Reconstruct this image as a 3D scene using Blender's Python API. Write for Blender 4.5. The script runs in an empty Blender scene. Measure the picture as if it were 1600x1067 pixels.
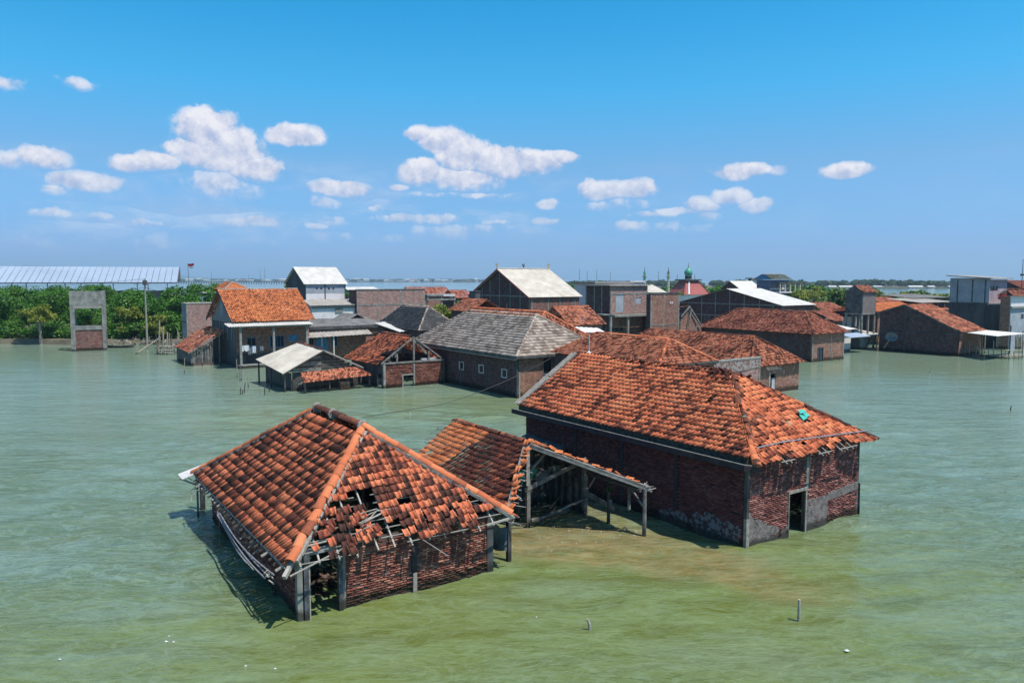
import bpy, math, random
import numpy as np
from mathutils import Vector, Matrix, noise

# ------------------------------------------------------------------ camera, light, sky
SC = bpy.context.scene
R = math.radians
CAM_H = 10.0
FPX = 1180.0                      # focal length in pixels of a 1600 px wide frame
PITCH = math.atan(96.5 / FPX)
cam_d = bpy.data.cameras.new('camera')
cam = bpy.data.objects.new('camera', cam_d)
SC.collection.objects.link(cam)
cam.location = (0, 0, CAM_H)
cam.rotation_euler = (R(90) - PITCH, 0, 0)
cam_d.sensor_width = 36
cam_d.lens = FPX / 1600 * 36
cam_d.clip_start = 0.1
cam_d.clip_end = 40000
SC.camera = cam

SUN_EL, SUN_AZ = R(66), R(121)     # azimuth clockwise from +Y
SUN = Vector((math.cos(SUN_EL) * math.sin(SUN_AZ), math.cos(SUN_EL) * math.cos(SUN_AZ), math.sin(SUN_EL)))
sl = bpy.data.lights.new('sun', 'SUN')
sl.energy = 5.0
sl.angle = R(0.5)
sl.color = (1.0, 0.955, 0.88)
so = bpy.data.objects.new('sun', sl)
so.rotation_euler = SUN.to_track_quat('Z', 'Y').to_euler()
so.location = (40, -20, 80)
SC.collection.objects.link(so)

SC.view_settings.view_transform = 'Standard'
SC.view_settings.look = 'None'
SC.view_settings.exposure = 0.25
SC.view_settings.gamma = 1.0
SC.view_settings.use_curve_mapping = False
try:
    SC.cycles.use_denoising = True
    SC.cycles.denoiser = 'OPENIMAGEDENOISE'
except Exception:
    pass
SC.cycles.sample_clamp_direct = 3.0
SC.cycles.sample_clamp_indirect = 4.0
SC.cycles.max_bounces = 5
SC.cycles.diffuse_bounces = 3
SC.cycles.glossy_bounces = 2
SC.cycles.transmission_bounces = 2
SC.cycles.volume_bounces = 0
SC.cycles.transparent_max_bounces = 6
SC.cycles.caustics_reflective = False
SC.cycles.caustics_refractive = False

HAZE_D = 0.00016


SKY_TINT = [(0.0000, (0.210, 0.340, 0.830)), (0.0300, (0.200, 0.340, 0.800)), (0.0750, (0.200, 0.380, 0.680)), (0.1383, (0.230, 0.415, 0.600)), (0.2283, (0.095, 0.530, 0.710)), (0.3417, (0.010, 0.500, 0.700)), (0.4167, (0.050, 0.500, 0.690)), (0.6333, (0.200, 0.500, 0.625)), (1.0000, (0.350, 0.500, 0.575))]
SKY_GAIN = 2.0


class NT:
    """small helper round a node tree"""
    def __init__(s, tree):
        s.t = tree
        s.n = tree.nodes
        s.l = tree.links

    def new(s, typ, **kw):
        n = s.n.new(typ)
        for k, v in kw.items():
            setattr(n, k, v)
        return n

    def set(s, sock, v):
        if hasattr(v, 'is_linked') or isinstance(v, bpy.types.NodeSocket):
            s.l.new(v, sock)
        else:
            if sock.type == 'RGBA' and len(v) == 3:
                v = (*v, 1)
            sock.default_value = v

    def m(s, op, a, b=None, c=None, clamp=False):
        n = s.new('ShaderNodeMath', operation=op)
        n.use_clamp = clamp
        s.set(n.inputs[0], a)
        if b is not None:
            s.set(n.inputs[1], b)
        if c is not None:
            s.set(n.inputs[2], c)
        return n.outputs[0]

    def vm(s, op, a, b=None):
        n = s.new('ShaderNodeVectorMath', operation=op)
        s.set(n.inputs[0], a)
        if b is not None:
            s.set(n.inputs[1], b)
        return n.outputs['Value'] if op in ('LENGTH', 'DOT_PRODUCT') else n.outputs[0]

    def mix(s, f, a, b, blend='MIX'):
        n = s.new('ShaderNodeMix', data_type='RGBA', blend_type=blend)
        n.clamp_factor = True
        s.set(n.inputs[0], f)
        s.set(n.inputs[6], a)
        s.set(n.inputs[7], b)
        return n.outputs[2]

    def ramp(s, f, stops, interp='LINEAR'):
        n = s.new('ShaderNodeValToRGB')
        cr = n.color_ramp
        cr.interpolation = interp
        while len(cr.elements) < len(stops):
            cr.elements.new(0.5)
        for e, (p, c) in zip(cr.elements, stops):
            e.position = p
            e.color = (*c, 1) if len(c) == 3 else c
        s.set(n.inputs[0], f)
        return n.outputs[0]

    def mr(s, v, a, b, c=0.0, d=1.0, smooth=False):
        n = s.new('ShaderNodeMapRange')
        n.interpolation_type = 'SMOOTHSTEP' if smooth else 'LINEAR'
        n.clamp = True
        s.set(n.inputs[0], v)
        for i, x in enumerate((a, b, c, d)):
            s.set(n.inputs[i + 1], x)
        return n.outputs[0]

    def noise(s, vec, scale, detail=4, rough=0.55, dist=0.0, color=False):
        n = s.new('ShaderNodeTexNoise')
        s.set(n.inputs['Vector'], vec)
        n.inputs['Scale'].default_value = scale
        n.inputs['Detail'].default_value = detail
        n.inputs['Roughness'].default_value = rough
        n.inputs['Distortion'].default_value = dist
        return n.outputs['Color' if color else 'Fac']

    def mapping(s, vec, loc=(0, 0, 0), rot=(0, 0, 0), scale=(1, 1, 1)):
        n = s.new('ShaderNodeMapping')
        s.set(n.inputs[0], vec)
        n.inputs[1].default_value = loc
        n.inputs[2].default_value = rot
        n.inputs[3].default_value = scale
        return n.outputs[0]

    def pos(s):
        return s.new('ShaderNodeNewGeometry').outputs['Position']

    def bump(s, h, strength=0.5, dist=0.02):
        n = s.new('ShaderNodeBump')
        s.set(n.inputs['Strength'], strength)
        s.set(n.inputs['Distance'], dist)
        s.set(n.inputs['Height'], h)
        return n.outputs[0]


def px_dir(px, py):
    """viewing direction of a pixel of the 1600 x 1067 photograph"""
    x = (px - 800) / FPX
    y = (533.5 - py) / FPX
    c, s_ = math.cos(PITCH), math.sin(PITCH)
    return Vector((x, c + y * s_, -s_ + y * c))


def world():
    w = bpy.data.worlds.new('World')
    SC.world = w
    w.use_nodes = True
    t = NT(w.node_tree)
    t.n.clear()
    sky = t.new('ShaderNodeTexSky', sky_type='NISHITA')
    sky.sun_disc = False
    sky.sun_elevation = SUN_EL
    sky.sun_rotation = SUN_AZ
    sky.altitude = 10
    sky.air_density = 1.2
    sky.dust_density = 0.6
    sky.ozone_density = 2.5
    d = t.new('ShaderNodeTexCoord').outputs['Generated']
    sep = t.new('ShaderNodeSeparateXYZ')
    t.l.new(d, sep.inputs[0])
    az = t.m('ARCTAN2', sep.outputs[0], sep.outputs[1])
    el = t.m('ARCSINE', sep.outputs[2])
    # tint over the physical sky: milky horizon, cyan above, redder overhead to warm shade
    tint = t.ramp(t.mr(el, 0.0, R(60)), SKY_TINT)
    base = t.mix(1.0, sky.outputs[0], tint, 'MULTIPLY')
    base = t.mix(1.0, base, (SKY_GAIN,) * 3, 'MULTIPLY')
    lum = 8.4
    # clouds: soft lumps where they stand in the photograph, ragged by noise
    comb = t.new('ShaderNodeCombineXYZ')
    t.l.new(az, comb.inputs[0])
    t.l.new(el, comb.inputs[1])
    cv = comb.outputs[0]
    warp = t.noise(cv, 16, 3, 0.5, color=True)
    wv = t.vm('MULTIPLY', t.vm('SUBTRACT', warp, (0.5, 0.5, 0.5)), (0.030, 0.018, 0))
    cw = t.vm('ADD', cv, wv)
    s2 = t.new('ShaderNodeSeparateXYZ')
    t.l.new(cw, s2.inputs[0])
    u, v = s2.outputs[0], s2.outputs[1]
    fine = t.noise(cv, 34, 11, 0.64)
    fine2 = t.noise(cv, 14, 6, 0.6)
    lumps = []          # px, py, half width, height above, depth below, strength
    L = lumps.append
    for a in [(325, 205, 42, 30, 40, 1), (350, 235, 48, 38, 30, 1), (395, 262, 38, 18, 20, .9), (300, 240, 40, 22, 20, .9),
              (240, 255, 34, 14, 13, .85), (200, 256, 26, 12, 11, .8), (345, 290, 55, 18, 22, .42), (428, 275, 18, 8, 8, .5),
              (462, 214, 40, 18, 12, 1), (66, 252, 32, 16, 14, .75), (20, 252, 40, 10, 12, .45), (132, 288, 50, 14, 10, .72),
              (84, 298, 22, 8, 7, .6), (530, 296, 44, 13, 10, .9), (498, 318, 28, 8, 7, .4), (392, 346, 42, 9, 8, .78),
              (80, 337, 32, 8, 6, .55), (160, 341, 24, 5, 5, .4), (215, 350, 20, 5, 5, .5), (245, 352, 14, 4, 4, .38),
              (122, 130, 22, 6, 8, .4), (10, 132, 22, 9, 9, .45),
              (655, 207, 26, 12, 10, .9), (690, 222, 38, 20, 20, 1), (725, 240, 44, 24, 26, 1), (775, 255, 52, 24, 28, 1),
              (835, 252, 44, 16, 20, .98), (878, 243, 26, 8, 12, .9), (658, 270, 30, 22, 20, .95), (720, 280, 70, 18, 20, .78),
              (630, 293, 14, 5, 5, .6), (720, 306, 70, 5, 5, .45),
              (592, 328, 14, 6, 5, .6), (615, 344, 44, 7, 7, .6), (680, 345, 40, 8, 7, .6), (780, 350, 24, 5, 5, .5), (850, 348, 26, 6, 5, .5),
              (720, 362, 110, 9, 12, .32), (600, 372, 80, 7, 9, .2), (520, 345, 26, 8, 8, .42), (495, 352, 16, 4, 5, .5), (540, 370, 40, 8, 9, .2),
              (855, 319, 18, 8, 7, .75), (935, 298, 42, 16, 14, .82), (990, 298, 40, 14, 13, .75), (955, 320, 50, 8, 12, .3),
              (1160, 266, 42, 11, 10, .85), (1200, 264, 24, 8, 8, .4), (1322, 267, 34, 12, 9, .95),
              (1145, 308, 26, 14, 14, .9), (1180, 322, 34, 12, 12, .85), (1095, 322, 30, 12, 10, .8), (1050, 333, 34, 7, 7, .7), (1010, 337, 20, 5, 5, .6),
              (980, 355, 26, 8, 8, .55), (1110, 340, 40, 6, 8, .3), (1050, 360, 80, 8, 9, .16), (150, 380, 160, 10, 12, .16)]:
        L(a)
    rnd = random.Random(5)
    for _ in range(34):          # the same kind of clouds carry on round the rest of the sky
        a = rnd.uniform(0.75, 2 * math.pi - 0.75)
        a = a if a < math.pi else a - 2 * math.pi
        e = rnd.uniform(0.09, 0.30)
        w_ = rnd.uniform(0.03, 0.075)
        lumps.append((a, e, w_, w_ * .45, w_ * .35, rnd.uniform(.6, 1), 'r'))
    field = None
    hgt = None
    for a in lumps:
        if len(a) == 7:
            a0, e0, ru, rt, rb, st = a[:6]
        else:
            dd = px_dir(a[0], a[1]).normalized()
            a0, e0 = math.atan2(dd.x, dd.y), math.asin(dd.z)
            ru, rt, rb, st = a[2] / FPX, a[3] / FPX, a[4] / FPX, a[5]
        ru, rt, rb = ru * 1.25, rt * 1.35, rb * 1.25
        x = t.m('MULTIPLY', t.m('SUBTRACT', u, a0), 1 / ru)
        dy = t.m('SUBTRACT', v, e0)
        y = t.m('MAXIMUM', t.m('MULTIPLY', dy, 1 / rt), t.m('MULTIPLY', dy, -1 / rb))
        q = t.m('ADD', t.m('MULTIPLY', x, x), t.m('MULTIPLY', y, y))
        f = t.m('SUBTRACT', st, t.m('MULTIPLY', q, st))
        hh = t.m('MULTIPLY', dy, 1 / rt)
        hl = t.m('ADD', hh, t.m('MULTIPLY', f, 0.0))
        if field is None:
            field, hgt = f, hl
        else:
            gt = t.m('GREATER_THAN', f, field)
            n = t.new('ShaderNodeMix', data_type='FLOAT')
            t.set(n.inputs[0], gt)
            t.set(n.inputs[2], hgt)
            t.set(n.inputs[3], hl)
            hgt = n.outputs[0]
            field = t.m('MAXIMUM', f, field)
    nz = t.m('ADD', t.m('MULTIPLY', t.m('SUBTRACT', fine, 0.5), 2.1), t.m('MULTIPLY', t.m('SUBTRACT', fine2, 0.5), 1.7))
    dens = t.m('ADD', field, nz)
    gate = t.mr(field, -0.45, 0.1, 0, 1, smooth=True)
    # one sample shifted towards the sun gives the lit and the shaded flanks
    cs = t.vm('ADD', cv, (0.006, 0.010, 0))
    fsh = t.noise(cs, 34, 11, 0.64)
    relief = t.m('MULTIPLY', t.m('SUBTRACT', fine, fsh), 2.9)
    soft = t.mr(hgt, -0.9, 0.5, 0.95, 0.36)
    cover = t.m('MULTIPLY', t.mr(dens, 0.0, soft, 0, 1, smooth=True), gate)
    shade = t.m('ADD', t.m('ADD', 0.52, t.m('MULTIPLY', hgt, 0.42)), relief)
    ccol = t.mix(t.mr(shade, 0.0, 1.0), (0.50 * lum, 0.55 * lum, 0.76 * lum), (0.98 * lum, 0.94 * lum, 0.97 * lum))
    cover = t.m('MULTIPLY', cover, t.mr(field, -0.15, 0.5, 0.16, 1.0))
    veil = t.noise(t.mapping(cv, scale=(.42, 1.5, 1)), 15, 8, .64)
    veil = t.m('MULTIPLY', t.mr(veil, .44, .66, 0, .55, smooth=True), t.m('MULTIPLY', t.mr(el, R(1.0), R(3.5), 0, 1), t.mr(el, R(4.5), R(9), 1, 0)))
    veil = t.m('MULTIPLY', veil, t.mr(az, -.05, .25, 1, .12))
    cover = t.m('MAXIMUM', cover, veil)
    cover = t.m('MULTIPLY', cover, t.mr(el, R(1.0), R(7.5), 0.45, 0.95))
    col = t.mix(cover, base, ccol)
    bg = t.new('ShaderNodeBackground')
    t.l.new(col, bg.inputs[0])
    bg.inputs[1].default_value = 0.1
    out = t.new('ShaderNodeOutputWorld')
    t.l.new(bg.outputs[0], out.inputs[0])
    w.cycles.sampling_method = 'MANUAL'
    w.cycles.sample_map_resolution = 512


world()

# ------------------------------------------------------------------ materials
MATS = {}


def mat(name):
    m = bpy.data.materials.new(name)
    m.use_nodes = True
    t = NT(m.node_tree)
    b = m.node_tree.nodes['Principled BSDF']
    MATS[name] = m
    return m, t, b


def rnd_val(t):
    g = t.new('ShaderNodeNewGeometry')
    o = t.new('ShaderNodeObjectInfo')
    return t.m('FRACT', t.m('ADD', g.outputs['Random Per Island'], o.outputs['Random']))


def tide(t, col, top=0.35, dark=(0.018, 0.017, 0.010), amt=0.85):
    """wet, weed-grown band where the water laps"""
    p = t.pos()
    sep = t.new('ShaderNodeSeparateXYZ')
    t.l.new(p, sep.inputs[0])
    n = t.noise(p, 2.2, 4, 0.6)
    z = t.m('ADD', sep.outputs[2], t.m('MULTIPLY', t.m('SUBTRACT', n, 0.5), -0.5))
    f = t.mr(z, top * 0.5, top * 1.15, amt, 0.0, smooth=True)
    return t.mix(f, col, dark)


def plain(name, c, c2=None, rough=0.8, scale=3.0, bump=0.3, bd=0.01, metal=0.0, tid=False, fine=40, stretch=None, contrast=(0.35, 0.65), spec=None):
    m, t, b = mat(name)
    p = t.pos()
    if stretch:
        p = t.mapping(p, scale=stretch)
    n = t.noise(p, scale, 6, 0.62)
    c2 = c2 or tuple(x * 0.6 for x in c)
    col = t.mix(t.mr(n, contrast[0], contrast[1]), c2, c)
    n2 = t.noise(p, fine, 3, 0.6)
    col = t.mix(t.mr(n2, 0.3, 0.7, 0, 0.35), col, tuple(x * 0.55 for x in c2))
    if tid:
        col = tide(t, col)
    t.set(b.inputs['Base Color'], col)
    b.inputs['Roughness'].default_value = rough
    b.inputs['Metallic'].default_value = metal
    if spec is not None:
        b.inputs['Specular IOR Level'].default_value = spec
    if bump:
        t.set(b.inputs['Normal'], t.bump(t.m('ADD', n2, n), bump, bd))
    return m


def tile_mat(name, stops, patch=0.5, patch_scale=0.45, speck=0.5, streak=None, bump=0.35):
    m, t, b = mat(name)
    r = rnd_val(t)
    p = t.pos()
    pn = t.noise(p, patch_scale, 3, 0.6)
    pn2 = t.noise(p, 2.3, 4, 0.65)
    f = t.m('ADD', t.m('MULTIPLY', r, 1 - patch), t.m('MULTIPLY', t.mr(pn, 0.33, 0.67), patch))
    f = t.m('ADD', f, t.m('MULTIPLY', t.m('SUBTRACT', pn2, 0.5), 0.40))
    col = t.ramp(f, stops)
    sp = t.noise(p, 22, 5, 0.7)
    sp2 = t.noise(p, 11, 4, 0.7)
    col = t.mix(t.mr(t.m('ADD', t.m('MULTIPLY', sp, .5), t.m('MULTIPLY', sp2, .5)), 0.50, 0.60, 0, speck), col, stops[1][1])
    col = t.mix(t.mr(sp, 0.56, 0.70, 0, speck), col, stops[0][1])
    lt = t.noise(p, 9, 3, 0.6)
    col = t.mix(t.mr(lt, 0.62, 0.78, 0, 0.22), col, (0.42, 0.33, 0.24))
    t.set(b.inputs['Base Color'], col)
    b.inputs['Roughness'].default_value = 0.85
    b.inputs['Specular IOR Level'].default_value = 0.25
    t.set(b.inputs['Normal'], t.bump(sp, bump, 0.008))
    return m


CLAY = tile_mat('clay_tile', [(0.0, (0.030, 0.016, 0.013)), (0.30, (0.085, 0.032, 0.022)), (0.46, (0.20, 0.052, 0.032)), (0.54, (0.54, 0.135, 0.062)), (1.0, (0.76, 0.245, 0.115))], patch=0.26)
CLAY_B = tile_mat('clay_tile_orange', [(0.0, (0.035, 0.018, 0.013)), (0.20, (0.12, 0.038, 0.024)), (0.36, (0.36, 0.090, 0.042)), (0.50, (0.64, 0.165, 0.072)), (1.0, (0.80, 0.285, 0.125))], patch=0.4, patch_scale=0.6)
CLAY_D = tile_mat('clay_tile_dark', [(0.0, (0.025, 0.013, 0.012)), (0.45, (0.075, 0.024, 0.018)), (0.72, (0.15, 0.042, 0.024)), (0.86, (0.42, 0.12, 0.045)), (1.0, (0.6, 0.2, 0.08))])
CLAY_M = tile_mat('clay_tile_weathered', [(0.0, (0.04, 0.018, 0.014)), (0.25, (0.12, 0.038, 0.024)), (0.42, (0.36, 0.105, 0.055)), (0.60, (0.54, 0.180, 0.095)), (1.0, (0.64, 0.27, 0.155))], patch=0.25, patch_scale=0.8)
CLAY_R = tile_mat('clay_tile_rust', [(0.0, (0.045, 0.014, 0.010)), (0.30, (0.16, 0.045, 0.030)), (0.55, (0.38, 0.115, 0.070)), (1.0, (0.58, 0.24, 0.15))], patch=0.25)
CLAY_N = tile_mat('clay_tile_new', [(0.0, (0.10, 0.035, 0.02)), (0.3, (0.42, 0.12, 0.045)), (0.7, (0.6, 0.19, 0.07)), (1.0, (0.68, 0.26, 0.1))], patch=0.3)
GREY = tile_mat('grey_concrete_tile', [(0.0, (0.11, 0.08, 0.065)), (0.35, (0.25, 0.19, 0.152)), (0.65, (0.40, 0.32, 0.258)), (1.0, (0.50, 0.41, 0.34))], patch=0.4, patch_scale=0.7, speck=0.35)
GREY_D = tile_mat('dark_grey_tile', [(0.0, (0.03, 0.03, 0.032)), (0.5, (0.07, 0.067, 0.067)), (1.0, (0.15, 0.14, 0.135))], patch=0.4)
RIDGE = tile_mat('ridge_clay', [(0.0, (0.12, 0.04, 0.025)), (0.3, (0.42, 0.115, 0.05)), (0.7, (0.58, 0.17, 0.07)), (1.0, (0.62, 0.22, 0.1))], patch=0.3, speck=0.3)
RIDGE_D = tile_mat('ridge_clay_old', [(0.0, (0.03, 0.016, 0.012)), (0.5, (0.12, 0.042, 0.026)), (0.8, (0.33, 0.1, 0.045)), (1.0, (0.5, 0.17, 0.08))], patch=0.3, speck=0.5)

CONCRETE = plain('concrete', (0.34, 0.33, 0.30), (0.15, 0.145, 0.13), 0.9, 1.6, 0.5, 0.015, tid=True)
CONC_D = plain('concrete_dark', (0.12, 0.12, 0.12), (0.035, 0.035, 0.037), 0.9, 1.2, 0.5, 0.015, tid=True)
CEMENT = plain('cement', (0.42, 0.385, 0.34), (0.20, 0.18, 0.16), 0.95, 7, 0.6, 0.02)
PLASTER_OLD = plain('old_plaster', (0.27, 0.235, 0.22), (0.10, 0.08, 0.078), 0.95, 5, 0.9, 0.03, tid=True, fine=18)
WHITE_WALL = plain('white_wall', (0.72, 0.68, 0.68), (0.50, 0.46, 0.46), 0.85, 0.9, 0.2, tid=True, contrast=(0.25, 0.5))
PINK_WALL = plain('pink_wall', (0.45, 0.36, 0.38), (0.3, 0.22, 0.24), 0.85, 0.8, 0.2)
GREY_WALL = plain('grey_wall', (0.30, 0.30, 0.32), (0.16, 0.16, 0.175), 0.9, 0.6, 0.3, tid=True)
BLUEGREY = plain('bluegrey_block', (0.37, 0.40, 0.44), (0.25, 0.27, 0.30), 0.9, 0.8, 0.3)
RENDER_D = plain('stained_shaded_render', (0.10, 0.098, 0.105), (0.035, 0.032, 0.036), 0.9, 0.7, 0.3, tid=True, stretch=(1, 1, 0.25))  # stained render; on left walls it also carries their shade as colour
WOOD = plain('grey_wood', (0.30, 0.28, 0.255), (0.10, 0.09, 0.08), 0.85, 3, 0.5, 0.01, tid=True, stretch=(1, 1, 1))
WOOD_D = plain('dark_wood', (0.11, 0.095, 0.085), (0.035, 0.03, 0.026), 0.85, 3, 0.5, 0.01, tid=True)
WOOD_L = plain('pale_wood', (0.47, 0.43, 0.38), (0.26, 0.235, 0.20), 0.8, 6, 0.3)
BAMBOO = plain('bamboo', (0.46, 0.38, 0.27), (0.22, 0.17, 0.12), 0.75, 5, 0.3, tid=True)
BLUE = plain('blue_paint', (0.055, 0.24, 0.40), (0.035, 0.15, 0.28), 0.6, 2, 0.2)
BLUE_OLD = plain('worn_blue_paint', (0.13, 0.14, 0.165), (0.04, 0.038, 0.038), 0.8, 4, 0.3, tid=True)
SHEET_W = plain('white_sheet_metal', (0.66, 0.63, 0.58), (0.50, 0.47, 0.43), 0.6, 0.8, 0.05, spec=0.3)
SHEET_C = plain('cream_sheet', (0.60, 0.545, 0.46), (0.42, 0.37, 0.31), 0.75, 0.7, 0.1, spec=0.2)
SHEET_G = plain('asbestos_sheet', (0.40, 0.36, 0.32), (0.24, 0.215, 0.19), 0.85, 0.9, 0.2)
SHEET_D = plain('dark_asbestos_sheet', (0.21, 0.20, 0.19), (0.10, 0.095, 0.09), 0.9, 0.9, 0.2)
SHEET_B = plain('translucent_blue_sheet', (0.33, 0.40, 0.50), (0.28, 0.34, 0.43), 0.5, 0.15, 0.0)
PLASTIC = plain('white_plastic', (0.58, 0.56, 0.56), (0.42, 0.40, 0.40), 0.5, 4, 0.05)
PIPE = plain('grey_pipe', (0.30, 0.28, 0.30), (0.17, 0.155, 0.17), 0.5, 4, 0.05)
DARK = plain('opening_shade', (0.012, 0.012, 0.014), None, 0.9, 2, 0.0)  # near-black colour stands in for the shade inside openings
GLASS = plain('window_glass', (0.03, 0.035, 0.045), None, 0.15, 2, 0.0, spec=0.6)
TARP = plain('dark_tarp', (0.065, 0.085, 0.09), (0.03, 0.04, 0.045), 0.5, 3, 0.3)
TEAL = plain('teal_tarp', (0.045, 0.46, 0.36), (0.03, 0.35, 0.28), 0.5, 5, 0.2)
RED = plain('red_plastic', (0.55, 0.05, 0.03), None, 0.4, 5, 0.0)
WHITE_CLOTH = plain('white_cloth', (0.72, 0.72, 0.74), (0.55, 0.56, 0.6), 0.9, 5, 0.2)
GREY_CLOTH = plain('grey_cloth', (0.22, 0.26, 0.29), (0.10, 0.12, 0.14), 0.9, 5, 0.2)
DARK_CLOTH = plain('dark_cloth', (0.03, 0.035, 0.05), None, 0.9, 5, 0.2)
CABLE = plain('black_cable', (0.015, 0.015, 0.015), None, 0.6, 5, 0.0)
DARK_RENDER = plain('dark_purple_render', (0.062, 0.045, 0.048), (0.028, 0.02, 0.024), 0.95, 2, 0.4, tid=True)  # on the pilasters this dark tone is their shade put into colour
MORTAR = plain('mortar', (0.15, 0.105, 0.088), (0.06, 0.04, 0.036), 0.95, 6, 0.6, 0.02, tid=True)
MORTAR_D = plain('dark_mortar', (0.032, 0.018, 0.020), (0.018, 0.010, 0.012), 0.95, 6, 0.6, 0.02, tid=True)  # darker mortar copy: shade of the left walls put into its colour
MUD = plain('mud', (0.20, 0.165, 0.11), (0.10, 0.085, 0.055), 0.9, 0.8, 0.6, 0.05)
GOLD = plain('gold_paint', (0.6, 0.42, 0.12), (0.35, 0.22, 0.06), 0.4, 5, 0.0)
GREEN_DOME = plain('green_dome', (0.05, 0.33, 0.22), (0.04, 0.24, 0.17), 0.5, 3, 0.0)
GREEN_PALE = plain('pale_green_paint', (0.26, 0.42, 0.33), (0.2, 0.3, 0.25), 0.7, 3, 0.0)
YELLOW_PALE = plain('pale_yellow_paint', (0.55, 0.5, 0.33), (0.4, 0.36, 0.25), 0.7, 3, 0.0)
RED_ROOF = plain('red_metal_roof', (0.36, 0.075, 0.06), (0.26, 0.05, 0.045), 0.7, 0.5, 0.1)
OLIVE_ROOF = plain('olive_roof', (0.085, 0.08, 0.04), (0.05, 0.05, 0.025), 0.8, 0.5, 0.1)
BARK = plain('bark', (0.20, 0.16, 0.12), (0.08, 0.062, 0.05), 0.9, 4, 0.5)
BARK_P = plain('pale_bark', (0.42, 0.36, 0.30), (0.2, 0.17, 0.14), 0.9, 4, 0.5)
MOUNT = plain('mountain_forest', (0.05, 0.08, 0.05), (0.03, 0.055, 0.035), 0.9, 0.004, 0.0)
CITY = plain('city_white', (0.6, 0.58, 0.56), (0.3, 0.29, 0.28), 0.8, 0.02, 0.0)
CITY_R = plain('city_roof', (0.36, 0.16, 0.11), (0.25, 0.15, 0.12), 0.8, 0.02, 0.0)
FOAM = plain('foam', (0.75, 0.76, 0.74), None, 0.8, 8, 0.0)
FLAG_R = plain('flag_red', (0.55, 0.02, 0.03), None, 0.8, 4, 0.0)
MOSS = plain('mossy_gutter', (0.11, 0.115, 0.085), (0.022, 0.022, 0.018), 0.95, 7, 0.8, 0.03)


def brick_geo_mat(name, stops, soot=0.4):
    m, t, b = mat(name)
    r = rnd_val(t)
    p = t.pos()
    n = t.noise(p, 0.8, 4, 0.65)
    f = t.m('ADD', t.m('MULTIPLY', r, 0.6), t.m('MULTIPLY', t.mr(n, 0.3, 0.7), 0.4))
    col = t.ramp(f, stops)
    sp = t.noise(p, 30, 5, 0.7)
    col = t.mix(t.mr(sp, 0.5, 0.7, 0, soot), col, (0.03, 0.018, 0.015))
    ef = t.noise(p, 3.1, 5, 0.7)
    col = t.mix(t.mr(ef, 0.56, 0.75, 0, 0.5), col, (0.34, 0.235, 0.21))
    col = tide(t, col, 0.42)
    t.set(b.inputs['Base Color'], col)
    b.inputs['Roughness'].default_value = 0.92
    b.inputs['Specular IOR Level'].default_value = 0.2
    t.set(b.inputs['Normal'], t.bump(sp, 0.9, 0.012))
    return m


BRICK_G = brick_geo_mat('brick', [(0.0, (0.075, 0.026, 0.022)), (0.45, (0.22, 0.072, 0.05)), (0.75, (0.39, 0.17, 0.115)), (1.0, (0.52, 0.30, 0.22))])
BRICK_GB = brick_geo_mat('brick_purple', [(0.0, (0.065, 0.024, 0.024)), (0.45, (0.19, 0.066, 0.055)), (0.75, (0.34, 0.14, 0.115)), (1.0, (0.48, 0.25, 0.21))])


def brick_tex(name, c1, c2, mortar, grey=0.35, greycol=(0.26, 0.23, 0.22), soot=0.5, tid=True):
    m, t, b = mat(name)
    uv = t.new('ShaderNodeUVMap').outputs[0]
    uvw = t.vm('ADD', uv, t.vm('MULTIPLY', t.vm('SUBTRACT', t.noise(uv, 3.0, 3, 0.6, color=True), (0.5, 0.5, 0.5)), (0.02, 0.03, 0)))
    br = t.new('ShaderNodeTexBrick')
    t.l.new(uvw, br.inputs['Vector'])
    br.inputs['Scale'].default_value = 1.0
    br.inputs['Brick Width'].default_value = 0.23
    br.inputs['Row Height'].default_value = 0.078
    br.inputs['Mortar Size'].default_value = 0.013
    br.inputs['Mortar Smooth'].default_value = 0.3
    br.inputs['Bias'].default_value = -0.1
    t.set(br.inputs['Color1'], c1)
    t.set(br.inputs['Color2'], c2)
    t.set(br.inputs['Mortar'], mortar)
    p = t.pos()
    n = t.noise(p, 0.55, 6, 0.7)
    col = t.mix(t.mr(n, 0.48, 0.68, 0, grey), br.outputs['Color'], greycol)
    n2 = t.noise(t.mapping(p, scale=(1, 1, 0.4)), 1.3, 6, 0.7)
    col = t.mix(t.mr(n2, 0.45, 0.7, 0, soot), col, (0.03, 0.02, 0.02))
    ef = t.noise(p, 2.2, 6, 0.75)
    col = t.mix(t.mr(ef, 0.52, 0.66, 0, 0.55), col, tuple(min(1, x * 1.35 + .03) for x in greycol))
    n4 = t.noise(t.mapping(p, scale=(1, 1, 2.4)), 2.4, 4, 0.7)
    col = t.mix(t.mr(n4, 0.50, 0.62, 0, 0.62), col, tuple(x * 0.42 for x in c2))
    col = t.mix(t.mr(n4, 0.34, 0.46, 0.45, 0), col, tuple(min(1, x * 1.5 + .02) for x in c1))
    n3 = t.noise(p, 5, 5, 0.75)
    col = t.mix(t.mr(n3, 0.35, 0.75, 0, 0.6), col, tuple(x * 0.4 for x in c1))
    if tid:
        col = tide(t, col, 0.5)
    t.set(b.inputs['Base Color'], col)
    b.inputs['Roughness'].default_value = 0.93
    b.inputs['Specular IOR Level'].default_value = 0.2
    h = t.m('ADD', t.m('MULTIPLY', br.outputs['Fac'], -1.0), n3)
    t.set(b.inputs['Normal'], t.bump(h, 0.8, 0.03))
    return m


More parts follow.
